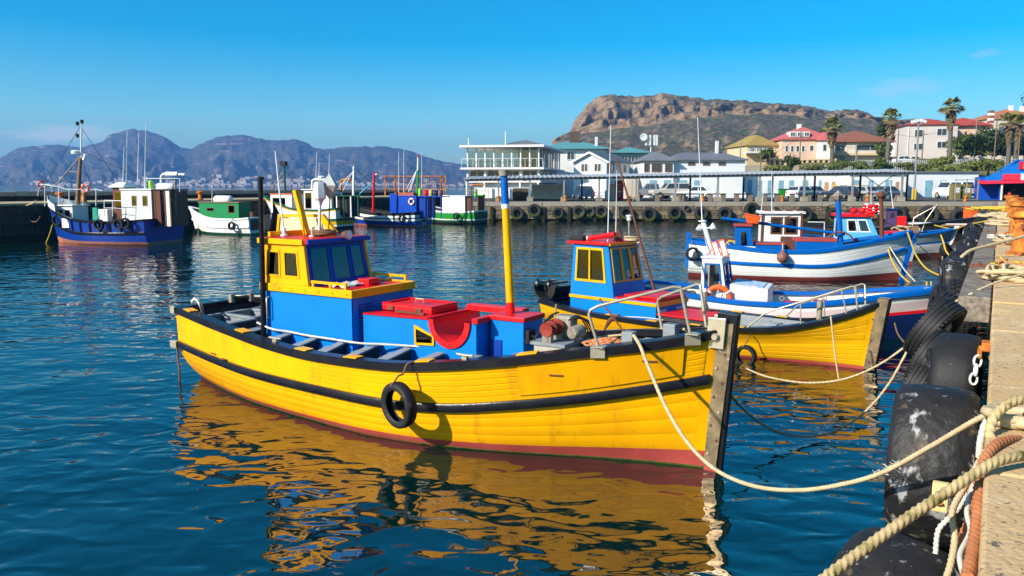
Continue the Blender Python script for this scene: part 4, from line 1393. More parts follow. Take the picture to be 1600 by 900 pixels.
def palm(px, yy, base_py, head_py, lab, r=3.1, seed=0):
 rs = random.Random(seed)
 x = at_px(px, yy)
 zb, zh = zpx(base_py, yy), zpx(head_py, yy)
 e = empty('palm_tree', (x, yy, zb), label=lab, cat='palm', group='palms along the hillside road')
 H_ = zh - zb
 lean = rs.uniform(-.3, .3)
 n = 18
 path = [(lean * (i / n) ** 2, 0, -1 + (H_ + 1) * i / n) for i in range(n + 1)]
 MB().tube(path, [.40 - .12 * (i / n) + (.03 if i % 2 else 0) + (.12 if i < 2 else 0) for i in range(n + 1)], 10).build('trunk', m_trunk, e, smooth=60)
 sk = MB()
 for i in range(230):
  a = rs.uniform(0, 2 * math.pi)
  z0 = H_ - rs.uniform(.1, 2.6)
  w = (.35 + .75 * (1 - (H_ - z0) / 2.7)) * rs.uniform(.7, 1.1)
  p0 = Vector((lean + .3 * math.cos(a), .3 * math.sin(a), z0))
  p1 = Vector((lean + w * math.cos(a), w * math.sin(a), z0 - rs.uniform(.5, 1.0)))
  t = Vector((-math.sin(a), math.cos(a), 0)) * .09
  sk.add([p0 - t, p0 + t, p1 + t * 1.6, p1 - t * 1.6], [(0, 1, 2, 3)])
 sk.build('dead_skirt', m_dead, e)
 top = Vector((lean, 0, H_ + .2))
 for i in range(34):
  a = i * 2.39996 + rs.uniform(-.2, .2)
  el = rs.uniform(-.55, 1.35)
  L = r * rs.uniform(.62, .92)
  b = MB()
  d = Vector((math.cos(a) * math.cos(el), math.sin(a) * math.cos(el), math.sin(el)))
  s = Vector((-math.sin(a), math.cos(a), 0))
  st = top + d * L * .5
  b.tube([top, top + d * L * .25, st], [.05, .04, .03], 4)
  m = 17
  for k in range(m):                       # fan of folded blades
   f = (k / (m - 1) - .5) * 2.5
   dd = (d * math.cos(f) + s * math.sin(f)).normalized()
   tip = st + dd * L * .52 + Vector((0, 0, -.18 * L * abs(math.sin(f)) - rs.uniform(.1, .3)))
   mid = st + dd * L * .3
   q = dd.cross(d.cross(s)).normalized() * .065
   b.add([st, mid + q, tip, mid - q], [(0, 1, 2, 3)])
  b.build('frond', m_frond if el > -.2 else m_dead, e)
palm(1294, 140, 258, 203, 'shortest palm, left of the brown roofed bungalow', 2.5, 1)
palm(1379, 132, 266, 190, 'tall palm before the small brown roofed house', 2.4, 2)
palm(1474.5, 134, 260, 174, 'tallest palm, in front of the pale apartment block', 2.7, 3)
palm(1566, 136, 262, 196, 'palm with a thick skirt right of the dark hedge', 2.7, 4)
palm(1577, 142, 258, 196, 'palm half hidden behind its neighbour at the right', 2.3, 5)
# ------------------------------------------------------------------ vehicles
m_tyre = MT['rubber']
m_cglass = surf('car_glass', (.03, .04, .045), (.05, .06, .065), scale=1, rough=.06, spec=.7)
def car(px, yy, kind, paintc, lab, rz=0.0, z=QZ, name='parked_car', cat='car'):
 """side view along local x, front at +x"""
 dims = {'hatch': (3.9, 1.65, 1.42), 'sedan': (4.4, 1.7, 1.42), 'suv': (4.6, 1.8, 1.78), 'van': (4.6, 1.75, 1.95), 'pickup': (4.9, 1.75, 1.72)}
 L, W, Ht = dims[kind]
 prof = {  # lower body outline / greenhouse, fractions of L and H
  'hatch': ([(0, .18), (0, .5), (.02, .60), (.12, .62), (.70, .60), (.97, .52), (1, .42), (1, .18)], [(.03, .60), (.14, .97), (.22, 1), (.52, 1), (.72, .60)]),
  'sedan': ([(0, .18), (0, .56), (.03, .62), (.18, .64), (.70, .60), (.96, .53), (1, .42), (1, .18)], [(.14, .63), (.27, .97), (.34, 1), (.54, 1), (.73, .60)]),
  'suv': ([(0, .2), (0, .55), (.02, .60), (.3, .61), (.72, .60), (.97, .56), (1, .46), (1, .2)], [(.02, .60), (.06, .97), (.12, 1), (.58, 1), (.72, .60)]),
  'van': ([(0, .16), (0, .52), (.02, .56), (.3, .56), (.86, .55), (.98, .45), (1, .36), (1, .16)], [(.01, .55), (.02, .97), (.05, 1), (.74, 1), (.88, .55)]),
  'pickup': ([(0, .2), (0, .58), (.02, .60), (.4, .60), (.72, .60), (.97, .56), (1, .46), (1, .2)], [(.36, .60), (.39, .97), (.44, 1), (.60, 1), (.73, .60)])}[kind]
 pm = surf('car_paint_' + lab.split()[1], paintc, tuple(c * .9 for c in paintc), scale=1, rough=.25, coat=.6)
 e = empty(name, (at_px(px, yy), yy, z), rz=rz, label=lab, cat=cat)
 def ext(outl, y0, y1, inset=0.0):
  b = MB()
  A, B = [], []
  for (u, v) in outl:
   A.append(((u - .5) * L, y0, v * Ht))
   B.append(((u - .5) * L, y1, v * Ht))
  b.hexa(A, B)
  return b
 ext(prof[0], -W / 2, W / 2).build('body', pm, e, bevel=.06)
 g = prof[1]
 b = MB()
 n = len(g)
 A = [((u - .5) * L, -W / 2 + .06 + .16 * (v - .6) / .4, v * Ht - .01) for u, v in g]
 B = [((u - .5) * L, W / 2 - .06 - .16 * (v - .6) / .4, v * Ht - .01) for u, v in g]
 b.hexa(A, B).build('cabin', pm, e, bevel=.04)
 for sy in (-1, 1):                                    # side windows
  cz = [(u, v) for u, v in g]
  ul, ur = g[0][0] + .05, g[-1][0] - .05
  tl, tr = g[2][0] + .0, g[-2][0] - .01
  for k in range(2):
   f0, f1 = (.0, .47) if k == 0 else (.53, 1.0)
   q = []
   for (f, v) in ((f0, .64), (f1, .64), (f1, .93), (f0, .93)):
    lo_, hi_ = ul + (ur - ul) * f, tl + (tr - tl) * f
    t = (v - .6) / .4
    u = lo_ + (hi_ - lo_) * t
    q.append(((u - .5) * L, sy * (W / 2 - .055 - .16 * t), v * Ht))
   o = [Vector(p) for p in q]
   MB().hexa(o, [p + Vector((0, sy * .02, 0)) for p in o]).build('side_window', m_cglass, e)
 for (i, j, nm) in ((0, 1, 'rear_window'), (-1, -2, 'windscreen')):
  (u0, v0), (u1, v1) = g[i], g[j]
  q = []
  for (t, sy) in ((.12, -1), (.12, 1), (.88, 1), (.88, -1)):
   u, v = u0 + (u1 - u0) * t, v0 + (v1 - v0) * t
   q.append(Vector(((u - .5) * L, sy * (W / 2 - .14 - .14 * t), v * Ht)))
  off = Vector((.025 if i == -1 else -.025, 0, .012))
  MB().hexa(q, [p + off for p in q]).build(nm, m_cglass, e)
 for (u, s) in ((.19, -1), (.19, 1), (.81, -1), (.81, 1)):
  r = .31 if kind in ('hatch', 'sedan') else .37
  M = rotm('X', math.pi / 2)
  wh = MB().lathe([(r * .55, -.1), (r * .95, -.11), (r, -.07), (r, .07), (r * .95, .11), (r * .55, .1)], 16, c=((u - .5) * L, s * (W / 2 - .09), r), M=M).build('wheel', m_tyre, e, smooth=40)
  MB().lathe([(.0, -.03), (r * .55, -.02), (r * .58, .03), (0, .05)], 12, c=((u - .5) * L, s * (W / 2 + .005), r), M=rotm('X', -s * math.pi / 2)).build('rim', MT['steel'], wh)
 for s in (-1, 1):
  MB().box(L / 2 - .06, L / 2 + .015, s * W * .36 - .16, s * W * .36 + .16, Ht * .42, Ht * .5).build('headlight', MT['lens'], e)
  MB().box(-L / 2 - .02, -L / 2 + .06, s * W * .41 - .08, s * W * .41 + .08, Ht * .40, Ht * .54).build('tail_light', MT['red'], e)
 for sx in (-1, 1):
  MB().box(sx * (L / 2 - .02) - .06, sx * (L / 2 - .02) + .06, -W / 2 + .05, W / 2 - .05, Ht * .2, Ht * .31).build('bumper', MT['dark'] if kind in ('suv', 'van', 'pickup') else pm, e)
 return e
wht = (.74, .74, .73)
car(910, 88, 'hatch', (.02, .06, .12), 'a dark blue car half hidden behind the white container', rz=R(100))
car(1018, 92, 'pickup', (.16, .17, .18), 'a dark silver pickup in shade beside the off-white container', rz=R(160))
car(1046, 90, 'suv', (.52, .49, .42), 'a beige boxy off-road vehicle under the long pale building', rz=R(185))
car(1084, 89, 'sedan', wht, 'a white saloon car parked by the outside stair', rz=R(170))
car(1250, 91, 'hatch', wht, 'a white hatchback parked before the long white shed', rz=R(35))
car(1270, 93, 'hatch', (.40, .44, .46), 'a silver grey hatchback right behind the white hatchback', rz=R(25))
car(1308, 89, 'hatch', (.03, .05, .09), 'a dark navy hatchback with a yellow roof bar under the canopy', rz=R(120))
car(1341, 89, 'hatch', (.36, .38, .38), 'a pale grey hatchback between canopy posts, yellow roof bar', rz=R(110))
car(1383, 88, 'sedan', (.18, .26, .30), 'a blue grey saloon behind the crossed canopy braces', rz=R(20))
car(1484, 90, 'van', wht, 'a white van parked against the pale grey shed', rz=R(100), name='parked_van', cat='van')
car(1378, 116, 'sedan', (.04, .16, .15), 'a dark green car on the road above the sheds', rz=R(3), z=hill_z(at_px(1378, 116), 116) + .15)
car(1406, 143, 'hatch', wht, 'a white car parked on the hill in front of the pale block', rz=R(3), z=hill_z(at_px(1406, 143), 143) + .1)
for nm in ('parked_car.006', 'parked_car.007'):
 MB().box(-.5, .6, -.6, .6, 1.44, 1.52).build('roof_bar', MT['rope_yellow'], bpy.data.objects[nm])
# two green wheeled bins, yellow posts, brown sacks behind the mesh
for k, px in enumerate((1218, 1226)):
 e = empty('wheeled_bin', (at_px(px, 94), 94, QZ), label='%s green wheeled rubbish bin by the white shed' % ('left' if k == 0 else 'right'), cat='bin')
 MB().hexa([(-.24, -.26, .12), (.24, -.26, .12), (.24, .26, .12), (-.24, .26, .12)], [(-.3, -.34, 1.0), (.3, -.34, 1.0), (.3, .34, 1.0), (-.3, .34, 1.0)]).build('body', MT['brightgreen'], e)
 MB().box(-.32, .32, -.38, .36, 1.003, 1.08).build('lid', MT['dkgreen'], e)
 for s in (-1, 1):
  MB().cyl((s * .2, .26, .1), (s * .28, .26, .1), .1, n=10).build('wheel', MT['dark'], e)
for k, px in enumerate((1405, 1422, 1426)):
 e = empty('marker_post', (at_px(px, 84), 84, QZ), label='short yellow marker post by the shed corner, %s' % ('alone on the left', 'middle of three', 'right of three')[k], cat='post')
 MB().cyl((0, 0, 0), (0, 0, 1.05), .12, .12, 10).build('shaft', MT['rope_yellow'], e)
 MB().cyl((0, 0, 1.052), (0, 0, 1.12), .12, .06, 10).build('cap', MT['rope_yellow'], e)
# ------------------------------------------------------------------ blue shop on the corner of the quays
YS = 82
m_shop = surf('blue_shop_wall', (.0, .065, .42), (.0, .05, .34), scale=.8, rough=.5)
m_shopr = surf('bright_blue_shop_roof', (.0, .14, .52), (.0, .11, .43), scale=.8, rough=.4)
m_crim = surf('crimson_awning', (.62, .02, .05), (.55, .015, .04), scale=1, rough=.5)
xs0, xs1 = at_px(1524, YS), at_px(1640, YS)
e = empty('shop', (xs0, YS, QZ), rz=-.46, label='bright blue quayside shop with a red awning, blue roof and red roof sign', cat='shop')
W = xs1 - xs0
za = zpx(284, YS) - QZ
MB().box(0, 2.3, 1.2, 7, 0, za + .5).build('wall', m_shop, e)
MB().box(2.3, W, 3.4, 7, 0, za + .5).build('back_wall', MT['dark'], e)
MB().box(2.0, 2.3, -.3, 1.2, 0, za - .05).build('wall_end', m_shop, e)
MB().hexa([(-.0, -1.0, za - .24), (W * .64, -1.0, za - .14), (W * .64, 7, za + .2), (0, 7, za + .2)], [(0, -1.0, za + .04), (W * .64, -1.0, za + .12), (W * .64, 7, za + .46), (0, 7, za + .46)]).build('awning', m_crim, e)
MB().box(2.1, 2.3, -.75, -.55, 0, za - .24).build('post', m_offwhite, e)
MB().box(W * .62, W * .62 + .12, -.8, -.68, 0, za - .2).build('post', MT['wood'], e)
zr0, zr1, zr2 = zpx(272, YS) - QZ, zpx(265, YS) - QZ, zpx(252, YS + 2) - QZ
MB().hexa([(.6, 0.6, zr0 - 1.0), (W, 0.6, zr0 - .9), (W, 5, zr0 - .9), (.6, 5, zr0 - 1.0)], [(.6, .6, zr0 - .35), (3.3, .6, zr1), (3.3, 5, zr1), (.6, 5, zr0 - .35)]).build('lower_roof', m_shopr, e)
MB().add([(2.4, .8, zr1 - .3), (W, .8, zr1 - .3), (W, .8, zr2), (3.7, .8, zr2), (2.4, 5, zr1 - .3), (W, 5, zr1 - .3), (W, 5, zr2), (3.7, 5, zr2)], [(3, 2, 1, 0), (4, 5, 6, 7), (0, 1, 5, 4), (2, 3, 7, 6), (3, 0, 4, 7), (1, 2, 6, 5)]).build('upper_roof', m_shopr, e)
MB().bar((1.0, .7, zr1 - .72), (3.75, .7, zr2 + .06), .14).build('roof_edge', m_shopr, e)
sg = MB().box(3.85, W, .60, .76, zr1 - .02, zr2 - .14).build('sign_board', mred, e)
txt = MB()
zA, zB = zr1 + .06, zr2 - .2
x = 4.33
txt.box(x, x + .16, .565, .598, zA, zB)                         # K
txt.hexa([(x + .17, .565, (zA + zB) / 2 - .08), (x + .17, .598, (zA + zB) / 2 - .08), (x + .17, .598, (zA + zB) / 2 + .08), (x + .17, .565, (zA + zB) / 2 + .08)],
   [(x + .56, .565, zB - .14), (x + .56, .598, zB - .14), (x + .56, .598, zB), (x + .56, .565, zB)])
txt.hexa([(x + .25, .566, (zA + zB) / 2 - .03), (x + .25, .597, (zA + zB) / 2 - .03), (x + .25, .597, (zA + zB) / 2 + .09), (x + .25, .566, (zA + zB) / 2 + .09)],
   [(x + .58, .566, zA), (x + .58, .597, zA), (x + .58, .597, zA + .14), (x + .58, .566, zA + .14)])
for k in range(3):                                              # further capital strokes run on out of the frame
 txt.box(x + .8 + k * .55, x + .95 + k * .55, .565, .598, zA, zB)
txt.build('lettering', m_frw, sg)
e.scale = (.88, 1, 1)
shop_at = lambda x, y: (xs0 + x * .88 * math.cos(.46) + y * math.sin(.46), YS - x * .88 * math.sin(.46) + y * math.cos(.46))
tank = empty('roof_tank', (*shop_at(3.1, -.4), QZ + za + .14), rz=-.46, label='crimson and white tank lying on the red awning roof', cat='tank')
MB().box(-.75, .78, 0, .9, 0, .62).build('tank_body', m_crim, tank, bevel=.06)
MB().box(.785, 1.2, .05, .85, .0, .66).build('white_end', m_frw, tank, bevel=.05)
# mesh cage with brown sacks
cg = empty('mesh_cage', (at_px(1505, 79.5), 79.5, QZ), label='galvanised mesh cage in front of the blue shop', cat='cage')
w = at_px(1524, 79.5) - at_px(1489, 79.5)
for x in (-w / 2, 0, w / 2):
 MB().bar((x, 0, 0), (x, 0, 2.1), .08, up=(0, 1, 0)).build('post', MT['steel'], cg)
for zz in (.1, 1.0, 2.05):
 MB().bar((-w / 2, -.045, zz), (w / 2, -.045, zz), .05).build('rail', MT['steel'], cg)
for k, (x, l) in enumerate(((-.55, 'left'), (.5, 'right'))):
 cb = empty('brown_crate', (cg.location.x + x, 80.2, QZ), label='%s tall khaki crate with a white label inside the mesh cage' % l, cat='crate')
 MB().box(-.42, .42, 0, .7, .06, 1.6).build('body', surf('khaki_board', (.20, .17, .06), scale=2, rough=.8), cb)
 MB().box(-.4, .4, .05, .65, 0, .058).build('base', MT['wood'], cb)
 MB().box(-.26, .26, -.012, -.001, .75, 1.25).build('paper_label', m_frw, cb)
# parked scooter under the awning
sc = empty('motor_scooter', (*shop_at(3.3, .6), QZ), rz=R(45), label='black and red scooter parked under the red awning', cat='scooter')
for y in (-.55, .6):
 MB().ring([(.26 + .045 * math.cos(a), .05 * math.sin(a)) for a in np.arange(0, 6.28, .9)], 14, c=(y, 0, .28), M=rotm('X', math.pi / 2)).build('wheel', MT['rubber'], sc)
MB().hexa([(-.7, -.14, .35), (.1, -.14, .3), (.1, .14, .3), (-.7, .14, .35)], [(-.75, -.16, .72), (.0, -.13, .62), (.0, .13, .62), (-.75, .16, .72)]).build('body', MT['red'], sc, bevel=.04)
MB().box(-.7, .0, -.13, .13, .73, .83).build('seat', MT['black'], sc, bevel=.03)
MB().hexa([(.3, -.17, .25), (.38, -.17, .25), (.38, .17, .25), (.3, .17, .25)], [(.38, -.2, .95), (.5, -.16, .95), (.5, .16, .95), (.38, .2, .95)]).build('leg_shield', MT['black'], sc)
MB().tube([(.6, 0, .3), (.42, 0, 1.0), (.36, -.3, 1.05)], .025, 6).build('handlebar', MT['steel'], sc)
# orange bin on the corner, hung over the water
ob = empty('orange_bin', (at_px(1526, 62), 62, zpx(352, 62)), label='bright orange open steel bin near the inner corner of the quays', cat='bin')
w = .55
zt_ = zpx(325, 62) - ob.location.z
MB().panel([(-w, 0, 0), (w, 0, 0), (w, 0, zt_), (-w, 0, zt_)], [(.0001, .0002, .0001, .0002)], .05).build('front_panel', MT['orange'], ob)
for x in (-w, w - .05):
 MB().box(x, x + .05, .051, 1.1, 0, zt_).build('side_panel', MT['orange'], ob)
MB().box(-w - .03, w + .03, -.03, 1.12, zt_ + .001, zt_ + .07).build('rim', MT['orange'], ob)
# ================================================================== breakwater on the left
bw = empty('breakwater', (0, 0, 0), label='dark stone breakwater with a parapet running behind the moored trawlers', cat='breakwater')
A, B = Vector((-32, 41, 0)), Vector((-5.2, 84.95, 0))
d = (B - A).normalized()
nn = Vector((d.y, -d.x, 0))          # towards the basin
BZ = 2.05
def bwbox(o0, o1, z0, z1, a=-26, b=0):
 p0, p1 = A + d * a, B + d * b
 return MB().hexa([p0 + nn * o0 + V(0, 0, z0), p1 + nn * o0 + V(0, 0, z0), p1 + nn * o1 + V(0, 0, z0), p0 + nn * o1 + V(0, 0, z0)],
      [p0 + nn * o0 + V(0, 0, z1), p1 + nn * o0 + V(0, 0, z1), p1 + nn * o1 + V(0, 0, z1), p0 + nn * o1 + V(0, 0, z1)])
bwbox(0, -7.0, -1, BZ).build('core', m_wallweed, bw)
bwbox(.02, -7.0, BZ + .004, BZ + .12, b=-.05).build('walkway', surf('sandy_concrete', (.44, .34, .20), (.36, .28, .17), scale=.7, rough=.95, bump=.3), bw)
bwbox(-7.05, -8.6, -1, 2.72).build('parapet_core', m_stone_dark, bw)
for z0, z1, a, b in ((1.5, 2.02, .9, 1.9), (.95, 1.46, 1.0, 2.0), (.35, .91, 1.0, 2.0)):
 block_course(bw, A + nn * .01, B + nn * .01, z0, z1, .06, m_stone_dark, a, b, nn, 'stone', .06)
block_course(bw, A - nn * 7.04 - d * 12, B - nn * 7.04, BZ + .13, 2.47, .06, m_stone_dark, 1.6, 3.2, nn, 'parapet_stone', .05)
block_course(bw, A - nn * 6.98 - d * 12, B - nn * 6.98, 2.50, 2.80, .12, m_conc, 1.6, 3.2, nn, 'parapet_coping', .03)
# rusty mesh fence at the head of the breakwater
rf = empty('rusty_mesh_fence', (0, 82, 2.1), label='rusty iron mesh fence panels standing on the breakwater behind the blue cabin', cat='fence')
for k, (p0, p1) in enumerate(((603, 619), (620, 690), (691, 697))):
 x0_, x1_ = at_px(p0, 82), at_px(p1, 82)
 zz1 = zpx(275.5, 82) - 2.1
 b = MB()
 for x in (x0_, x1_):
  b.bar((x, 0, 0), (x, 0, zz1), .12, up=(0, 1, 0))
 b.bar((x0_, 0, zz1), (x1_, 0, zz1), .1)
 b.bar((x0_, 0, .7), (x1_, 0, .7), .08)
 b.build('panel_frame', MT['rust'], rf)
 n = max(2, int((x1_ - x0_) / .22))
 for i in range(1, n):
  x = x0_ + (x1_ - x0_) * i / n
  MB().bar((x, 0, .74), (x, 0, zz1 - .05), .05, up=(0, 1, 0)).build('bar', MT['rustdark'], rf)
for k, px in enumerate((26, 94, 494)):
 b = onz(px, 318, BZ)
 o = MB().lathe([(.2, 0), (.22, .05), (.15, .14), (.14, .4), (.26, .5), (.27, .58), (.14, .66), (0, .68)], 12).build('bollard', MT['rust'], smooth=40, loc=(A + d * (b - A).dot(d) - nn * .6) + V(0, 0, BZ + .12))
 tag(o, ('yellow topped bollard on the breakwater at the left edge', 'yellow bollard behind the blue trawler bow', 'orange bollard on the breakwater behind the green and white boat')[k], 'bollard')
# overhead wires from pole to pole along the hillside road
pole_tops = [(at_px(px, yy), yy, zpx(top, yy) - .7) for px, yy, top in ((1184, 120, 243), (1244, 128, 207), (1331, 126, 226), (1394, 130, 205), (1432.5, 134, 206), (1513, 140, 188), (1581, 132, 206))]
for k in range(6):
 a, b = Vector(pole_tops[k]), Vector(pole_tops[k + 1])
 pts = [a + (b - a) * (i / 10) - V(0, 0, 1.2 * (i / 10) * (1 - i / 10)) for i in range(11)]
 tag(MB().tube(pts, .022, 5).build('power_line', MT['dark'], smooth=60), '%s span of overhead wire between the hillside utility poles, counted from the left' % ORD[k], 'wire')
# ================================================================== boats
def pchip(xs, ys):
 xs, ys = np.array(xs, float), np.array(ys, float)
 h = np.diff(xs)
 dl = np.diff(ys) / h
 m = np.zeros(len(xs))
 m[0], m[-1] = dl[0], dl[-1]
 for i in range(1, len(xs) - 1):
  m[i] = 0 if dl[i - 1] * dl[i] <= 0 else 2 * dl[i - 1] * dl[i] / (dl[i - 1] + dl[i]) * .5 + .25 * (dl[i - 1] + dl[i])
 def f(x):
  x = min(max(x, xs[0]), xs[-1])
  i = min(int(np.searchsorted(xs, x, side='right') - 1), len(xs) - 2)
  t = (x - xs[i]) / h[i]
  return float((2 * t ** 3 - 3 * t ** 2 + 1) * ys[i] + (t ** 3 - 2 * t ** 2 + t) * h[i] * m[i] + (-2 * t ** 3 + 3 * t ** 2) * ys[i + 1] + (t ** 3 - t ** 2) * h[i] * m[i + 1])
 return f
HERO = dict(
 u=[0, .15, .30, .45, .60, .75, .87, .95, 1.0],
 bg=[.75, 1.02, 1.20, 1.28, 1.24, 1.02, .68, .36, .05],
 br=[.73, 1.02, 1.22, 1.28, 1.21, .94, .56, .26, .04],
 uw=[0, .12, .24, .42, .52, .62, .71, .80, .86, .92, .97, 1.0],
 bw=[.33, .68, .94, 1.13, 1.18, 1.10, .90, .60, .38, .20, .08, .03],
 us=[0, .186, .326, .43, .57, .674, .767, .86, .93, 1.0],
 zs=[1.16, 1.04, .94, .905, .927, 1.02, 1.14, 1.29, 1.40, 1.545],
 ur=[0, .262, .438, .565, .67, .763, .845, .923, 1.0],
 zr=[.645, .553, .525, .50, .54, .65, .77, .92, 1.08],
 ub=[0, .3, .6, .8, 1.0], zb=[.06, .075, .09, .13, .21])
WORK = dict(   # beamy decked fishing boat with a full transom
 u=[0, .15, .30, .45, .60, .75, .87, .95, 1.0],
 bg=[1.16, 1.24, 1.28, 1.28, 1.22, 1.02, .70, .36, .06],
 br=[1.12, 1.2, 1.25, 1.25, 1.17, .92, .56, .25, .04],
 uw=[0, .2, .4, .6, .8, .92, 1.0], bw=[.95, 1.1, 1.15, 1.02, .55, .2, .03],
 us=[0, .25, .5, .7, .85, 1.0], zs=[1.06, .96, .98, 1.12, 1.36, 1.70],
 ur=[0, .3, .6, .8, 1.0], zr=[.55, .5, .52, .68, .95],
 ub=[0, .3, .6, .8, 1.0], zb=[.14, .14, .15, .18, .24])
class Hull:
 def __init__(self, root, L, form, sb=1.0, sz=1.0, rake=.17, tr=0.0, lift=0.0):
  F = form
  self.root, self.L, self.sb, self.sz, self.rake, self.tr = root, L, sb, sz, rake, tr
  self.f = {k: pchip(F[k0], F[k]) for k, k0 in (('bg', 'u'), ('br', 'u'), ('bw', 'uw'), ('zs', 'us'), ('zr', 'ur'), ('zb', 'ub'))}
  self.lift = lift
 def zs(self, u):
  return self.f['zs'](u) * self.sz
 def zr(self, u):
  return self.f['zr'](u) * self.sz
 def zb(self, u):
  return self.f['zb'](u) * self.sz
 def hb(self, u, z):
  bw, br, bg = self.f['bw'](u) * self.sb, self.f['br'](u) * self.sb, self.f['bg'](u) * self.sb
  zr, zs = self.zr(u), self.zs(u)
  if z <= 0:
   return bw * max(0.05, 1 + z * 1.1) if z < 0 else bw
  if z <= zr:
   t = z / zr
   return bw + (br - bw) * (1 - (1 - t) ** 1.7)
  t = min(1.15, (z - zr) / (zs - zr))
  return br + (bg - br) * t
 def pt(self, u, z, s, off=0.0):
  """point on the skin; s=-1 starboard, +1 port; off outwards"""
  zt = self.zs(1.0)
  x = u * self.L + self.rake * (z / zt) * smooth01((u - .72) / .28) - self.tr * (z / self.zs(0)) * smooth01((.2 - u) / .2)
  y = self.hb(u, z)
  if off:
   e = .004
   du = (self.hb(min(1, u + e), z) - self.hb(max(0, u - e), z)) / ((min(1, u + e) - max(0, u - e)) * self.L)
   n = Vector((-du, 1.0)).normalized()
   return Vector((x + n.x * off, s * (y + n.y * off), z))
  return Vector((x, s * y, z))
 def us(self, n=40, a=0.0, b=1.0):
  return [a + (b - a) * i / n for i in range(n + 1)]
 def skin(self, name, z0, z1, mat, nz=5, n=44, a=0.0, b=1.0, off=0.0, parent=None, transom=True):
  """hull surface between two heights (functions of u), both sides and the transom, one mesh"""
  us = self.us(n, a, b)
  rows = []
  for k in range(nz + 1):
   f = k / nz
   row = [self.pt(u, z0(u) * (1 - f) + z1(u) * f, -1, off) for u in reversed(us)]
   if a == 0.0 and transom:
    zz = z0(0) * (1 - f) + z1(0) * f
    y = self.hb(0, zz) + off
    xx = self.pt(0, zz, 1).x - off
    for q in range(1, 6):
     row.append(Vector((xx, -y + 2 * y * q / 6, zz)))
   row += [self.pt(u, z0(u) * (1 - f) + z1(u) * f, 1, off) for u in us]
   rows.append(row)
  mb = MB().grid(rows)
  return mb.build(name, mat, parent or self.root, smooth=42)
 def strake(self, name, z0, z1, mat, s, h=.010, n=30, a=0.0, b=1.0, e=.10, parent=None):
  us = self.us(n, a, b)
  rows = [[], [], [], []]
  for u in us:
   A, B = z0(u), z1(u)
   d = min(.012, (B - A) * e)
   for r, (z, o) in zip(rows, ((A, .0), (A + d, h), (B - d, h), (B, .0))):
    r.append(self.pt(u, z, s, o))
  return MB().grid(rows).build(name, mat, parent or self.root, smooth=25)
 def band(self, name, zc, hh, out, mat, a=0.0, b=1.0, n=44, base=-.01, parent=None, round_=True, side=(-1, 1)):
  """half round rubbing band along both sides"""
  o_ = None
  for s in side:
   prof = [(base, -hh / 2), (out * .8, -hh / 2), (out, -hh * .3), (out, hh * .3), (out * .8, hh / 2), (base, hh / 2)] if round_ else \
    [(base, -hh / 2), (out, -hh / 2), (out, hh / 2), (base, hh / 2)]
   rows = []
   for u in self.us(n, a, b):
    z = zc(u)
    rows.append([self.pt(u, z, s, o) + Vector((0, 0, dz)) for o, dz in prof])
   mb = MB()
   cols = [list(c) for c in zip(*rows)]
   cols.append(cols[0])
   mb.grid(cols)
   for r in (rows[0], rows[-1]):
    mb.add(r, [tuple(range(len(r)))])
   o_ = mb.build(name, mat, parent or self.root, smooth=40)
  return o_
 def gunwale(self, mat, h=.10, out=.045, inw=.16, n=44, name='gunwale', transom=True):
  for s in (-1, 1):
   rows = []
   for u in self.us(n):
    z = self.zs(u)
    w = min(inw, max(.02, self.hb(u, z) - .015))
    rows.append([self.pt(u, z, s, out), self.pt(u, z, s, out) + V(0, 0, h * .85), self.pt(u, z, s, out - .015) + V(0, 0, h), self.pt(u, z, s, -w) + V(0, 0, h), self.pt(u, z, s, -w) + V(0, 0, .02)])
   cols = [list(c) for c in zip(*rows)]
   cols.append(cols[0])
   mb = MB().grid(cols)
   for r in (rows[0], rows[-1]):
    mb.add(r, [tuple(range(len(r)))])
   mb.build(name, mat, self.root, smooth=30)
  if transom:
   z = self.zs(0)
   y = self.hb(0, z) - inw - .004
   x = self.pt(0, z, 1).x
   MB().box(x - .04, x + inw, -y, y, z + .003, z + h - .004).build(name, mat, self.root, bevel=.008)
 def inside(self, zd, mat, dmat, a=.012, b=.985, th=.05, deck='deck', n=40):
  us = self.us(n, a, b)
  rows = []
  for s in (-1,):
   pass
  row_t, row_b = [], []
  for u in list(reversed(us)):
   w = min(th, self.hb(u, self.zs(u)) * .5)
   row_t.append(self.pt(u, self.zs(u) + .015, -1, -w))
   row_b.append(self.pt(u, min(zd, self.zs(u)), -1, -w))
  for u in us:
   w = min(th, self.hb(u, self.zs(u)) * .5)
   row_t.append(self.pt(u, self.zs(u) + .015, 1, -w))
   row_b.append(self.pt(u, min(zd, self.zs(u)), 1, -w))
  MB().grid([row_t, row_b]).build('bulwark_lining', mat, self.root, smooth=40)
  m = len(us)
  rows = [[row_b[m - 1 - i] for i in range(m)], [row_b[m + i] for i in range(m)]]
  rows = [[p + V(0, 0, .004) for p in r] for r in rows]
  MB().grid(rows).build(deck, dmat, self.root)
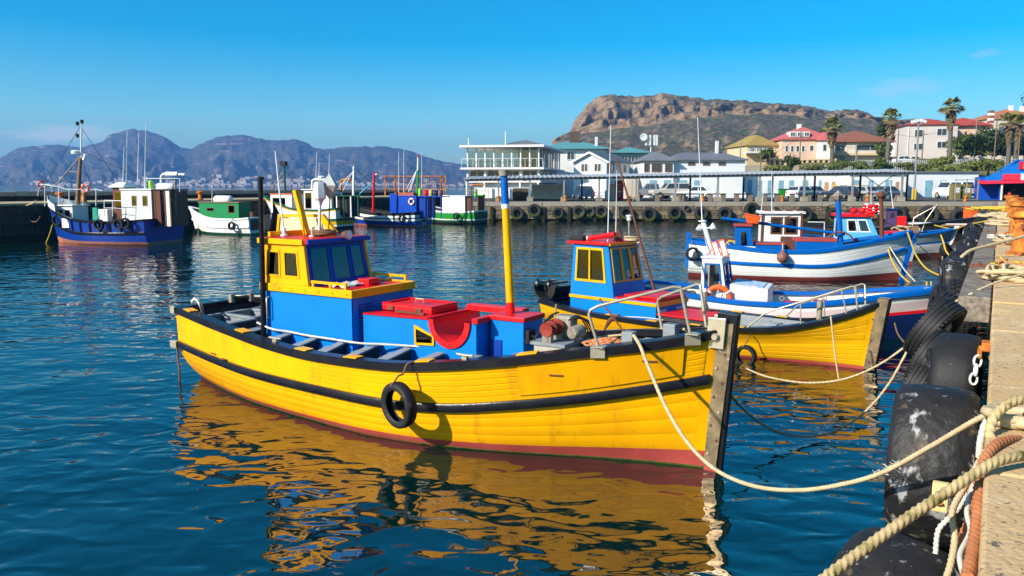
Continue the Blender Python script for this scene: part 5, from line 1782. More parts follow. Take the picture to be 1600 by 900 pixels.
class Frame:
 """local axes of a boat; turns photograph pixels into local points on a plane of the boat"""
 def __init__(self, stern, bow):
  self.S = Vector((stern[0], stern[1], 0))
  b = Vector((bow[0], bow[1], 0))
  self.L = (b - self.S).length
  self.f = (b - self.S) / self.L
  self.l = Vector((-self.f.y, self.f.x, 0))
  self.rz = math.atan2(self.f.y, self.f.x)
 def loc(self, p):
  d = Vector(p) - self.S
  return Vector((d.dot(self.f), d.dot(self.l), p[2]))
 def w(self, x, y, z):
  p = self.S + self.f * x + self.l * y
  return Vector((p.x, p.y, z))
 def P(self, px, py, x=None, y=None, z=None):
  r = ray(px, py)
  C = Vector((0, 0, CAM_H))
  d = C - self.S
  if z is not None:
   t = (z - CAM_H) / r.z
  elif y is not None:
   t = (y - d.dot(self.l)) / r.dot(self.l)
  else:
   t = (x - d.dot(self.f)) / r.dot(self.f)
  return self.loc(C + r * t)
def ngon_prism(poly, y0, y1):
 """polygon in xz extruded along y"""
 return MB().hexa([(x, y0, z) for x, z in poly], [(x, y1, z) for x, z in poly])
def cabin_window(parent, quad, fm, pm, fw=.05, th=.02, proud=.018, name='window', pane='pane'):
 """frame and pane in a hole; quad 00,10,11,01 seen from outside"""
 q = [Vector(p) for p in quad]
 w = (q[1] - q[0]).length
 h = (q[3] - q[0]).length
 I = sub(q, (fw / w, 1 - fw / w, fw / h, 1 - fw / h))
 f = MB().ringquad(q, I, th, proud).build(name, fm, parent)
 n = (q[1] - q[0]).cross(q[3] - q[0]).normalized()
 I2 = sub(q, (fw * .7 / w, 1 - fw * .7 / w, fw * .7 / h, 1 - fw * .7 / h))
 MB().hexa([p - n * .008 for p in I2], [p + n * .0 for p in I2]).build(pane, pm, f)
 return f
def plank_row(root, name, mat, boxes):
 for b in boxes:
  MB().box(*b).build(name, mat, root, bevel=.004, seg=1)
def rope_mesh(path, r, mat, name='rope', n=10, twist=None, parent=None, sub_=6, lobes=3, amp=.17):
 """laid rope: a tube with a twisting three-lobed section"""
 P = [Vector(p) for p in path]
 Q = []
 m = len(P)
 for i in range(m - 1):
  p0, p1, p2, p3 = P[max(0, i - 1)], P[i], P[i + 1], P[min(m - 1, i + 2)]
  for k in range(sub_):
   t = k / sub_
   Q.append(.5 * ((2 * p1) + (p2 - p0) * t + (2 * p0 - 5 * p1 + 4 * p2 - p3) * t * t + (3 * p1 - p0 - 3 * p2 + p3) * t ** 3))
 Q.append(P[-1])
 return MB().tube(Q, r, n, twist=twist if twist is not None else 1.2 / r * .45, lobes=lobes, amp=amp).build(name, mat, parent, smooth=180)
def sag(a, b, s, n=14):
 a, b = Vector(a), Vector(b)
 return [a + (b - a) * (i / n) + V(0, 0, -s * 4 * (i / n) * (1 - i / n)) for i in range(n + 1)]
# ------------------------------------------------------------------ 1. the big yellow boat
F1 = Frame((-5.04, 13.4), (2.2, 8.788))
hero = empty('fishing_boat', F1.S, F1.rz, 'large open yellow fishing boat with blue cabin, black rails and steel stem in front', 'boat')
H1 = Hull(hero, F1.L, HERO)
nb = lambda u: -.42
H1.skin('bottom', nb, lambda u: H1.zb(u), MT['antifoul'], nz=6)
hl = H1.skin('hull', lambda u: H1.zb(u), lambda u: H1.zs(u) + .02, MT['yellow'], nz=9)
for s in (-1, 1):
 K = 6
 for k in range(K):
  H1.strake('plank', lambda u, k=k: H1.zr(u) + .045 + (H1.zs(u) - H1.zr(u) - .045) * k / K, lambda u, k=k: H1.zr(u) + .045 + (H1.zs(u) - H1.zr(u) - .045) * (k + 1) / K - .004,
     MT['yellow'], s, h=.009, b=.985, parent=hl)
 K = 4
 for k in range(K):
  H1.strake('plank', lambda u, k=k: H1.zb(u) + .006 + (H1.zr(u) - .05 - H1.zb(u)) * k / K, lambda u, k=k: H1.zb(u) + .006 + (H1.zr(u) - .05 - H1.zb(u)) * (k + 1) / K - .003,
     MT['yellow'], s, h=.003, b=.985, parent=hl)
 # raised plate on the bow topsides
 H1.strake('bow_plate', lambda u: H1.zr(u) + .10, lambda u: H1.zs(u) - .03, MT['yellow'], s, h=.024, n=14, a=.775, b=.962, e=.02, parent=hl)
H1.band('rub_rail', lambda u: H1.zr(u), .105, .065, MT['black'], b=.992)
for s in (-1, 1):
 H1.strake('waterline_weed', lambda u: -.03, lambda u: .022, MT['weed'], s, h=.004, n=40)
H1.gunwale(MT['black'], .10, .05, .125)
ZD = .36
H1.inside(ZD, MT['deck'], MT['deck'])
# transom planks stand across the stern
for k in range(5):
 z0, z1 = .16 + k * .2, .16 + (k + 1) * .2 - .006
 y0, y1 = H1.hb(0, z0) - .01, H1.hb(0, z1) - .01
 MB().hexa([(-.03, -y0, z0), (0, -y0, z0), (0, y0, z0), (-.03, y0, z0)], [(-.03, -y1, z1), (0, -y1, z1), (0, y1, z1), (-.03, y1, z1)]).build('transom_plank', MT['yellow'], hero)
zr0 = H1.zr(0)
MB().box(-.085, -.032, -.74, .74, zr0 - .05, zr0 + .05).build('rub_rail', MT['black'], hero, bevel=.01)
for s in (-1, 1):
 MB().box(-.10, .06, s * .80 - .035, s * .80 + .035, zr0 - .058, zr0 + .058).build('steel_corner', MT['steel'], hero, bevel=.006)
 MB().box(-.055, .05, s * .80 - .032, s * .80 + .032, H1.zs(0) - .008, H1.zs(0) + .108).build('steel_corner', MT['steel'], hero, bevel=.006)
# steel-clad stem post with its bolt plate
st = MB().hexa([(8.585, -.06, -.42), (8.765, -.035, -.42), (8.765, .035, -.42), (8.585, .06, -.42)], [(8.705, -.07, 1.82), (8.93, -.06, 1.80), (8.93, .06, 1.80), (8.705, .07, 1.82)])
stem = st.build('stem_post', MT['black'], hero, bevel=.008)
for s in (-1, 1):
 q = lambda x0, x1, z0, z1, y0, y1: MB().hexa([(x0[0], s * y0, z0), (x0[1], s * y0, z0), (x0[1], s * y1, z0), (x0[0], s * y1, z0)],
            [(x1[0], s * y0, z1), (x1[1], s * y0, z1), (x1[1], s * y1, z1), (x1[0], s * y1, z1)])
 q((8.60, 8.745), (8.72, 8.89), .06, 1.70, .060, .078).build('steel_cladding', MT['bracket'], stem)
 q((8.60, 8.745), (8.605, 8.75), -.40, .055, .060, .076).build('cladding_foot', MT['antifoul'], stem)
 q((8.60, 8.80), (8.62, 8.82), 1.42, 1.76, .085, .13).build('bolt_plate', MT['steel'], stem, bevel=.006)
 MB().lathe([(.045, 0), (.045, .03), (.03, .05), (0, .05)], 10, c=(8.71, s * .13, 1.55), M=rotm('X', -s * math.pi / 2)).build('bolt', MT['steel'], stem, smooth=40)
 for k in range(8):
  z = .2 + k * .165
  x = 8.68 + .11 * z / 1.7 + (.035 if k % 2 else -.045)
  MB().lathe([(.017, 0), (.014, .012), (0, .014)], 8, c=(x, s * .081, z), M=rotm('X', -s * math.pi / 2)).build('bolt', MT['rustdark'] if k % 3 else MT['steel'], stem, smooth=40)
# cambered deck beams and pound boards running from the gunwale to the cabin and the engine box
for s in (-1, 1):
 for k, x in enumerate((1.35, 1.95, 2.55, 3.10, 3.65, 4.15, 4.70, 5.25, 5.85, 6.45)):
  u = x / F1.L
  y0 = H1.hb(u, H1.zs(u)) - .10
  yb = min(y0, H1.hb(u, ZD + .01) - .08)
  y1 = .665 if x < 3.8 else .54
  z0 = H1.zs(u) + .055
  z1 = max(z0 + .01, 1.06)
  if x < 1.8:
   y1, z1 = .30, z0 + .01
  MB().hexa([(x - .025, s * yb, ZD + .006), (x + .025, s * yb, ZD + .006), (x + .025, s * y1, ZD + .006), (x - .025, s * y1, ZD + .006)],
     [(x - .025, s * y0, z0 - .03), (x + .025, s * y0, z0 - .03), (x + .025, s * y1, z1 - .03), (x - .025, s * y1, z1 - .03)]).build('pound_board', MT['deck'], hero)
  for a, b, dz in ((-.085, .045, 0), (.21, .27, -.10)):
   MB().hexa([(x + a, s * y0, z0 - .028 + dz), (x + b, s * y0, z0 - .028 + dz), (x + b, s * y1, z1 - .028 + dz), (x + a, s * y1, z1 - .028 + dz)],
      [(x + a, s * y0, z0 + dz), (x + b, s * y0, z0 + dz), (x + b, s * y1, z1 + dz), (x + a, s * y1, z1 + dz)]).build('pound_cap' if a < 0 else 'pound_slat', MT['grey'], hero, bevel=.005, seg=1)
# bins in the stern
for (x0, x1, y0, y1) in ((.55, 1.25, -.30, -.25), (.55, 1.9, .30, .35), (.5, .55, -.62, .62), (1.25, 1.30, -.28, .3)):
 MB().box(x0, x1, y0, y1, ZD + .006, 1.10).build('bin_board', MT['grey'], hero, bevel=.005, seg=1)
 MB().box(x0 - .02, x1 + .02, y0 - .02, y1 + .02, 1.102, 1.135).build('bin_cap', MT['grey'], hero, bevel=.004, seg=1)
# yellow pads along the rails
for s, xs in ((-1, (.40, 2.02, 3.42, 4.33, 5.45, 6.75)), (1, (.75, 2.4, 4.4, 6.6))):
 for x in xs:
  u = x / F1.L
  p0, p1 = H1.pt(u - .013, H1.zs(u), s, -.06), H1.pt(u + .013, H1.zs(u), s, -.06)
  dz = H1.zs(u + .013) - H1.zs(u - .013)
  d = (p1 - p0)
  n = Vector((-d.y, d.x, 0)).normalized() * .075
  z0, z1 = H1.zs(u - .013) + .101, H1.zs(u + .013) + .101
  b4 = [V(p0.x, p0.y, z0) - n, V(p1.x, p1.y, z1) - n, V(p1.x, p1.y, z1) + n, V(p0.x, p0.y, z0) + n]
  MB().hexa(b4, [p + V(0, 0, .016) for p in b4]).build('rail_pad', MT['yellow'], hero, bevel=.004, seg=1)
# ---- cabin
X0, X1, YC = 1.98, 3.78, .655
ZT = 1.66
cabm = MT['blue']
lo = MB()
lo.panel([(X0, -YC, ZD), (X1, -YC, ZD), (X1, -YC, ZT), (X0, -YC, ZT)], th=.03)
lo.panel([(X1, -YC + .001, ZD), (X1, YC - .001, ZD), (X1, YC - .001, ZT), (X1, -YC + .001, ZT)], th=.03)
lo.panel([(X1, YC, ZD), (X0, YC, ZD), (X0, YC, ZT), (X1, YC, ZT)], th=.03)
lo.panel([(X0, YC - .001, ZD), (X0, -YC + .001, ZD), (X0, -YC + .001, ZT), (X0, YC - .001, ZT)], [(.3, .7, .02, .995)], th=.03)
cab = lo.build('cabin_wall', cabm, hero)
MB().box(X0 - .03, X1 + .035, -YC - .03, -YC + .03, ZT + .002, ZT + .115).build('cabin_trim', MT['yellow'], hero, bevel=.008)
MB().box(X0 - .03, X1 + .035, YC - .03, YC + .03, ZT + .002, ZT + .115).build('cabin_trim', MT['yellow'], hero, bevel=.008)
MB().box(X1 - .03, X1 + .034, -YC + .032, YC - .032, ZT + .001, ZT + .112).build('cabin_trim', MT['yellow'], hero, bevel=.008)
# low ledge round the foot of the cabin
MB().box(X0 + .28, X1 + .022, -YC - .022, -YC - .002, ZD + .006, .93).build('lower_panel', cabm, hero, bevel=.008)
MB().box(X1 + .002, X1 + .022, -YC, YC, ZD + .006, .92).build('lower_panel', cabm, hero, bevel=.008)
for k, x in enumerate((2.45, 2.9, 3.35, 3.7)):
 MB().lathe([(.012, 0), (.010, .008), (0, .01)], 8, c=(x, -YC - .024, .88), M=rotm('X', math.pi / 2)).build('bolt', cabm, cab)
for (yy) in (-.38, .42):                                           # louvred vents on the front
 v = MB().box(X1 + .002, X1 + .012, yy - .13, yy + .13, 1.36, 1.56).build('vent', MT['darkblue'], hero)
 for k in range(5):
  MB().box(X1 + .0125, X1 + .028, yy - .115, yy + .115, 1.375 + k * .036, 1.392 + k * .036).build('louvre', cabm, v)
v = MB().box(2.42, 2.64, -YC - .034, -YC - .024, .60, .80).build('vent', MT['darkblue'], hero)
for k in range(5):
 MB().box(2.43, 2.63, -YC - .05, -YC - .0345, .615 + k * .036, .632 + k * .036).build('louvre', cabm, v)
# red coaming top forward of the wheelhouse, with a low yellow rail
XW = 2.95
ZW = ZT + .06
MB().box(XW - .05, X1 - .032, -YC + .033, YC - .033, ZW, ZW + .035).build('cabin_top', MT['red'], hero)
for s in (-1, 1):
 rl = MB()
 rl.bar((XW + .05, s * (YC - .02), ZW + .125), (X1 - .1, s * (YC - .02), ZW + .125), .03, .035)
 for x in (XW + .08, XW + .42, X1 - .12):
  rl.bar((x, s * (YC - .02), ZW + .05), (x, s * (YC - .02), ZW + .107), .03)
 rl.build('hand_rail', MT['yellow'], hero)
# wheelhouse
ZB, ZR = ZT + .118, 2.355
S_ = lambda s: [(X0, s * YC, ZB), (XW, s * YC, ZB), (2.85, s * (YC - .03), ZR), (X0 + .02, s * (YC - .03), ZR)]
near = S_(-1)
wh = [(.10, .42, .17, .84), (.50, .84, .17, .84)]
MB().panel(near, wh, .035).build('wheelhouse_side', MT['yellow'], hero)
for h in wh:
 cabin_window(hero, sub(near, h), MT['yellow'], GL, .03, .03, .012, 'side_window')
far = [S_(1)[i] for i in (1, 0, 3, 2)]
wf_ = [(1 - b, 1 - a, c, d) for a, b, c, d in wh]
MB().panel(far, wf_, .035).build('wheelhouse_side', MT['yellow'], hero)
for h in wf_:
 cabin_window(hero, sub(far, h), MT['yellow'], GL, .03, .03, .012, 'side_window')
fr = [(XW, -YC + .04, ZB - .03), (XW, YC - .04, ZB - .03), (2.85, YC - .07, ZR), (2.85, -YC + .07, ZR)]
whf = [(.05, .355, .10, .93), (.395, .70, .10, .93), (.735, .955, .10, .93)]
MB().panel(fr, whf, .04).build('windscreen_frame', MT['royal'], hero)
for h in whf:
 cabin_window(hero, sub(fr, h), MT['royal'], GL, .022, .035, .01, 'windscreen')
bk = [(X0, YC - .04, ZB), (X0, -YC + .04, ZB), (X0 + .02, -YC + .07, ZR), (X0 + .02, YC - .07, ZR)]
MB().panel(bk, [(.08, .92, .0001, .92)], .035).build('wheelhouse_back', MT['yellow'], hero)
# yellow corner post
for s in (-1, 1):
 MB().hexa([(XW - .10, s * (YC + .012), ZB), (XW + .012, s * (YC + .012), ZB), (XW + .012, s * (YC - .038), ZB), (XW - .10, s * (YC - .038), ZB)],
    [(2.77, s * (YC - .015), ZR + .01), (2.862, s * (YC - .015), ZR + .01), (2.862, s * (YC - .065), ZR + .01), (2.77, s * (YC - .065), ZR + .01)]).build('corner_post', MT['yellow'], hero, bevel=.006)
MB().box(X0 - .06, 2.93, -YC + .015, YC - .015, ZR + .012, ZR + .085).build('wheelhouse_roof', MT['red'], hero, bevel=.012)
for s in (-1, 1):
 MB().box(X0 - .065, 2.86, s * (YC - .0) - .014, s * (YC - .0) + .022, ZR - .0, ZR + .08).build('roof_edge', MT['yellow'], hero, bevel=.006)
MB().box(2.932, 2.965, -YC + .01, YC - .01, ZR + .012, ZR + .075).build('roof_edge', MT['royal'], hero, bevel=.006)
# inside: wheel, dash, and a pale panel added to lighten the windscreen
MB().box(X0 + .1, XW - .12, -YC + .05, YC - .05, ZB - .06, ZB - .02).build('dashboard', MT['grey'], hero)
MB().ring([(.19 + .014 * math.cos(a), .014 * math.sin(a)) for a in np.arange(0, 6.28, 1.05)], 18, c=(2.72, -.28, ZB + .28), M=rotm('Y', math.pi / 2)).build('steering_wheel', MT['steel'], hero, smooth=60)
MB().box(X0 + .06, X0 + .09, -.12, .5, ZB + .02, ZR - .06).build('window_lightening_panel', surf('pale_lightening_panel', (.52, .66, .70), scale=2, rough=.5), hero)
MB().box(2.55, 2.75, .12, .36, ZB - .02, ZB + .16).build('instrument', MT['dark'], hero, bevel=.02)
MB().box(2.5, 2.72, -.12, .02, ZB - .02, ZB + .10).build('instrument', MT['dark'], hero, bevel=.02)
RZ = ZR + .087
# frame with canvas on the roof
pA, pB = F1.P(435, 371, y=.35), F1.P(524, 371, y=.35)
pC, pD = F1.P(503, 338, y=.35), F1.P(437, 338, y=.35)
for p in (pA, pB):
 p.z = RZ
cv = MB()
q4 = [V(pA.x, .35, RZ + .03), V(pB.x - .12, .35, RZ + .03), V(pC.x - .04, .35, pC.z - .03), V(pD.x + .02, .35, pD.z - .03)]
MB().panel(q4, th=.012).build('canvas_panel', MT['cream'], hero)
fr_ = MB()
fr_.bar((pA.x, .35, RZ), (pD.x, .35, pD.z), .045)
fr_.bar((pD.x - .02, .35, pD.z + .01), (pC.x + .03, .35, pC.z + .01), .05)
fr_.bar((pC.x, .35, pC.z), (pB.x, .35, RZ + .01), .06, .10)
fr_.build('roof_frame', MT['yellow'], hero)
a_, b_ = F1.P(462, 297, y=.1), F1.P(480, 371, y=.1)
MB().bar((a_.x, .1, a_.z), (b_.x, .1, RZ), .07, .09).build('roof_strut', MT['yellow'], hero, bevel=.006)
MB().bar((X0 - .05, -.45, RZ + .035), (X0 - .05, .45, RZ + .035), .05, .07).build('roof_strut', MT['yellow'], hero)
# black bundle at the back of the roof
bn = MB()
p = F1.P(424, 352, y=.5)
bn.hexa([(p.x - .12, .3, RZ), (p.x + .2, .3, RZ), (p.x + .2, .6, RZ), (p.x - .12, .6, RZ)], [(p.x - .1, .34, RZ + .26), (p.x + .22, .36, RZ + .34), (p.x + .2, .55, RZ + .3), (p.x - .1, .55, RZ + .22)])
bn.build('black_bag', MT['black'], hero, bevel=.04, smooth=50)
# aerial, light box on its post, radar reflector, lamp, horn
p0, p1 = F1.P(444, 371, y=-.25), F1.P(430, 236, y=-.25)
ae = MB().tube([(p0.x, -.25, RZ), (p1.x, -.25, p1.z)], [.017, .008], 6).build('aerial', MT['alu'], hero)
MB().lathe([(.055, 0), (.055, .02), (.03, .03), (.035, .11), (.02, .13)], 10, c=(p0.x, -.25, RZ)).build('aerial_base', MT['white'], ae, smooth=40)
p0, p1, p2 = F1.P(499, 371, y=-.1), F1.P(500, 312, y=-.1), F1.P(500, 289, y=-.1)
po = MB().cyl((p0.x, -.1, RZ), (p1.x, -.1, p1.z), .022, n=8).build('light_post', MT['alu'], hero, smooth=60)
MB().lathe([(.02, -.09), (.05, -.02), (.09, .02), (.10, .12), (.075, .26), (.0, .265)], 6, c=(p1.x, -.1, p1.z)).build('beacon', MT['alu'], po, smooth=20)
p0, p1 = F1.P(513, 368, y=.05), F1.P(515, 292, y=.05)
po = MB().cyl((p0.x, .05, RZ), (p1.x, .05, p1.z - .18), .010, n=6).build('reflector_post', MT['rustdark'], hero)
MB().lathe([(.0, -.20), (.165, 0.02), (0, .20)], 4, c=(p1.x, .05, p1.z), M=rotm('Z', .55 + math.pi / 4)).build('radar_reflector', surf('grey_reflector_plates', (.50, .49, .44), (.40, .39, .35), scale=6, rough=.5), po)
p0 = F1.P(488, 366, y=-.15)
MB().lathe([(.05, 0), (.05, .015), (.02, .03), (.02, .11), (.045, .12), (.045, .15), (0, .155)], 10, c=(p0.x, -.15, RZ)).build('horn', MT['white'], hero, smooth=40)
p0 = F1.P(536, 376, y=.12)
lm = MB().lathe([(.0, -.1), (.045, -.09), (.075, .02), (.078, .03)], 12, c=(2.99, .12, RZ + .03), M=rotm('Y', math.pi / 2)).build('search_light', MT['rustdark'], hero, smooth=40)
MB().lathe([(.0, .032), (.07, .031)], 12, c=(2.99, .12, RZ + .03), M=rotm('Y', math.pi / 2)).build('lens', MT['lens'], lm)
# coil of brown rope on the roof: it lies there, a thing of its own
random.seed(5)
def coil(name, c, r0, turns, rr, mat, lab, cat='rope', h=.02, tilt=None, squash=1.0, wob=.25, parent=None):
 pts = []
 N = int(turns * 16)
 ph = rnd(0, 6)
 for i in range(N):
  a = 2 * math.pi * i / 16
  q = r0 * (1 + wob * math.sin(a * .37 + ph) * .6 + wob * .3 * math.sin(a * 1.7 + ph))
  pts.append(V(c[0] + q * math.cos(a), c[1] + q * squash * math.sin(a), c[2] + h * (i / N) + rr * (.9 + .8 * math.sin(a * .61 + ph) ** 2)))
 o = rope_mesh(pts, rr, mat, name, n=8, sub_=2)
 return tag(o, lab, cat)
pw = F1.w(2.62, .0, RZ)
coil('rope_coil', pw, .15, 6, .016, MT['rope_brown'], 'brown rope coil lying on the red wheelhouse roof of the large yellow boat', h=.07)
# cloth and red box on the coaming
cl = MB()
rows = []
for i in range(10):
 rows.append([V(3.02 + .045 * i, -.42 + .055 * j, ZW + .04 + .03 * math.sin(i * 1.3 + j * .7) * math.cos(j * 1.1) + .022) for j in range(11)])
o = cl.grid([[F1.w(*p) for p in r] for r in rows]).build('cloth', surf('white_rag', (.66, .64, .6), (.56, .54, .5), scale=6, rough=.9), smooth=180)
sm_ = o.modifiers.new('solid', 'SOLIDIFY')
sm_.thickness = .012
tag(o, 'crumpled white rag lying before the windscreen of the large yellow boat', 'cloth')
MB().box(3.30, 3.52, -.02, .22, ZW + .036, ZW + .13).build('hatch_box', MT['red'], hero, bevel=.012)
# small fittings: grab rails, hinges, latch, bolts and cleats
for s in (-1, 1):
 MB().tube([V(2.15, s * (YC + .03), 1.25), V(2.15, s * (YC + .075), 1.27), V(2.15, s * (YC + .075), 1.55), V(2.15, s * (YC + .03), 1.57)], .012, 8).build('grab_rail', MT['steel'], cab, smooth=60)
 for k in range(7):
  MB().lathe([(.016, 0), (.013, .01), (0, .012)], 8, c=(2.1 + k * .27, s * (YC + .032), ZT + .058), M=rotm('X', -s * math.pi / 2)).build('bolt', MT['yellow'], cab, smooth=40)
for x in (4.15, 4.65):
 MB().box(x - .05, x + .05, -.285, -.262, 1.49, 1.545).build('hinge', MT['rustdark'], hero)
MB().tube([V(4.38, .0, 1.585), V(4.38, .0, 1.63), V(4.52, .0, 1.63), V(4.52, .0, 1.585)], .012, 6).build('lid_handle', MT['steel'], hero)
for x in (2.8, 6.0):
 for s in (-1, 1):
  u = x / F1.L
  p = H1.pt(u, H1.zs(u), s, -.06)
  cz = H1.zs(u) + .10
  MB().tube([V(p.x - .12, p.y, cz + .055), V(p.x, p.y, cz + .05), V(p.x + .12, p.y, cz + .055)], .016, 8).build('cleat', MT['steel'], hero, smooth=60)
  MB().box(p.x - .035, p.x + .035, p.y - .025, p.y + .025, cz + .001, cz + .036).build('cleat_foot', MT['steel'], hero)
for (x, dz) in ((1.28, .09), (1.62, .07), (7.05, .32), (7.95, .34)):
 u = x / F1.L
 p, q_ = H1.pt(u - .008, H1.zr(u) + dz, -1, .028), H1.pt(u + .008, H1.zr(u) + dz, -1, .028)
 MB().bar(p, q_, .018, .014).build('plank_staple', MT['rustdark'], hl)
MB().box(5.82, 5.98, -.256, -.242, 1.0, 1.25).build('access_plate', MT['darkblue'], hero, bevel=.004)
# ---- black pole and its foot, beside the cabin
p0, p1 = F1.P(411, 520, y=-.73), F1.P(407, 281, y=-.73)
MB().cyl((p0.x, -.73, ZD), (p1.x, -.73, p1.z), .042, .036, 10).build('side_pole', MT['black'], hero, smooth=60)
MB().lathe([(.05, 0), (.05, .04), (.0, .05)], 10, c=(p1.x, -.73, p1.z)).build('pole_cap', MT['dark'], hero, smooth=40)
MB().box(X0 - .03, X0 + .10, -YC - .11, -YC - .035, .6, .68).build('pole_clamp', MT['blue'], hero)
# ---- engine box with its red half-round scoop
eb0, eb1 = 3.84, 5.76
zt0, zt1 = 1.43, 1.47
ua, ub_ = 5.07, 5.62
cx, rx = (ua + ub_) / 2, (ub_ - ua) / 2
dep = .30
arc = [(cx + rx * math.cos(a), 1.455 - dep * math.sin(a)) for a in np.linspace(0, math.pi, 15)]     # from ub to ua
poly = [(eb0, ZD), (eb1, ZD), (eb1, zt1)] + arc + [(eb0, zt0)]
ngon_prism(poly, -.5, .5).build('engine_box', MT['blue'], hero, bevel=.006, seg=1)
ring_o = [(cx + (rx + .06) * math.cos(a), 1.475 - (dep + .06) * math.sin(a)) for a in np.linspace(0, math.pi, 15)]
ring_i = [(cx + (rx - .02) * math.cos(a), 1.478 - (dep - .02) * math.sin(a)) for a in np.linspace(0, math.pi, 15)]
sc_ = MB()
for i in range(14):
 b = [ring_o[i], ring_o[i + 1], ring_i[i + 1], ring_i[i]]
 sc_.add([(x, y, z) for y in (-.53, .53) for x, z in b], [(0, 1, 2, 3), (7, 6, 5, 4), (1, 0, 4, 5), (3, 2, 6, 7)])
sc_.build('scoop_lining', MT['red'], hero, smooth=30)
MB().hexa([(eb0 + .01, -.52, zt0 + .002), (ua - .08, -.52, zt0 + .026), (ua - .08, .52, zt0 + .026), (eb0 + .01, .52, zt0 + .002)],
   [(eb0 + .01, -.52, zt0 + .022), (ua - .08, -.52, zt0 + .05), (ua - .08, .52, zt0 + .05), (eb0 + .01, .52, zt0 + .022)]).build('engine_box_top', MT['red'], hero, bevel=.006, seg=1)
MB().box(ua - .079, ub_ + .3, .35, .52, zt1 + .004, zt1 + .09).build('scoop_beam', MT['red'], hero, bevel=.008)
MB().box(ub_ + .086, eb1 + .04, -.53, .348, zt1 + .002, zt1 + .07).build('engine_box_top', MT['red'], hero, bevel=.006, seg=1)
lid = MB().box(3.98, 4.86, -.26, .34, 1.478, 1.56).build('hatch_lid', MT['red'], hero, bevel=.012)
for (a, b, c, d) in ((3.98, 4.86, -.26, -.21), (3.98, 4.86, .29, .34), (3.98, 4.03, -.21, .29), (4.81, 4.86, -.21, .29)):
 MB().box(a + .001, b - .001, c + .001, d - .001, 1.562, 1.582).build('lid_edge', MT['red'], lid)
MB().box(4.3, 4.8, -.36, -.30, zt0 + .05, zt0 + .075).build('lid_runner', MT['rustdark'], hero)
tq = [F1.P(a, b, y=-.503) for a, b in ((649, 538), (679, 540), (679, 525), (648, 507))]
I = [tq[0] + V(.028, 0, .028), tq[1] + V(-.028, 0, .028), tq[2] + V(-.028, 0, -.012), tq[3] + V(.028, 0, -.05)]
w_ = MB().ringquad(tq, I, .0, .02).build('engine_box_window', MT['yellow'], hero)
MB().hexa([p + V(0, .001, 0) for p in I], [p + V(0, -.006, 0) for p in I]).build('pane', GLD, w_)
# ---- mast on its step
MB().box(5.80, 6.30, -.24, .24, ZD, 1.50).build('mast_step', MT['blue'], hero, bevel=.008)
MB().box(5.78, 6.32, -.26, .26, 1.502, 1.56).build('mast_step_cap', MT['red'], hero, bevel=.008)
m0, m1 = F1.P(798, 489, y=0), F1.P(787, 266, y=0)
mx_ = lambda py: m0 + (m1 - m0) * ((489 - py) / 223)
ms = MB().cyl(mx_(489), mx_(319), .052, .048, 14).build('mast', MT['yellow'], hero, smooth=60)
MB().cyl(mx_(489.0), mx_(472), .0565, .056, 14).build('mast_foot_sleeve', MT['red'], ms, smooth=60)
MB().cyl(mx_(325), mx_(318), .0525, .0525, 14).build('white_band', MT['white'], ms, smooth=60)
MB().cyl(mx_(318), mx_(275), .050, .047, 14).build('blue_top', MT['blue_trim'], ms, smooth=60)
MB().cyl(mx_(275), mx_(266), .062, .07, 14).build('mast_cap', MT['engine'], ms, smooth=40)
# ---- line hauler (winch) on its bench and the hoses from the mast step
MB().box(6.46, 6.98, -.42, .22, ZD, 1.02).build('winch_bench', MT['grey'], hero, bevel=.006)
MB().box(6.52, 6.92, -.36, .10, 1.022, 1.27).build('winch_block', surf('limed_block', (.45, .40, .33), (.34, .30, .24), scale=6, rough=.9, bump=.4), hero, bevel=.01)
MB().box(6.48, 6.96, -.38, .14, 1.272, 1.31).build('winch_plate', MT['grey'], hero)
wn_ = MB().cyl((6.70, -.28, 1.47), (6.70, .20, 1.47), .045, n=10).build('winch_shaft', MT['engine'], hero, smooth=60)
mdr = surf('red_oxide_drum', (.30, .04, .025), (.20, .028, .018), scale=6, rough=.55, bump=.2)
for y, r in ((-.30, .095), (-.14, .10)):
 MB().lathe([(.02, -.03), (.05, -.025), (r, -.05), (r * 1.02, -.03), (.06, .0), (.055, .03), (r * .9, .06), (r * .92, .075), (.0, .06)], 18, c=(6.70, y, 1.47), M=rotm('X', math.pi / 2)).build('winch_drum', mdr, wn_, smooth=50)
MB().box(6.62, 6.86, -.04, .16, 1.33, 1.60).build('gear_case', MT['engine'], wn_, bevel=.03)
MB().lathe([(.0, -.12), (.085, -.11), (.09, .08), (.06, .12), (0, .125)], 14, c=(6.96, -.08, 1.42), M=rotm('X', math.pi / 2)).build('hydraulic_motor', MT['engine'], wn_, smooth=40)
for y in (-.33, -.06):
 MB().box(6.64, 6.76, y - .03, y + .03, 1.311, 1.43).build('bearing_foot', MT['engine'], wn_)
for k, (yy, dz) in enumerate(((-.12, 0), (.02, .06))):
 pts = [V(6.33, yy - .16, 1.30 + dz), V(6.42, yy - .22, 1.27 + dz), V(6.52, yy - .2, 1.34 + dz), V(6.58, yy - .1, 1.52 + dz), V(6.66, yy, 1.60 + dz * .5)]
 rope_mesh(pts, .012, MT['rubber'], 'hose', n=6, parent=hero, lobes=0)
MB().box(6.31, 6.37, -.22, -.06, 1.24, 1.40).build('hose_valve', MT['dark'], hero, bevel=.01)
coil('rope_coil', F1.w(6.95, -.62, 1.12), .13, 6, .014, MT['rope_brown'], 'brown rope coil beside the winch bench of the large yellow boat', h=.08)
coil('rope_coil', F1.w(7.15, .25, 1.2), .16, 6, .016, MT['rope'], 'pale rope coil on the far side of the yellow foredeck', h=.08)
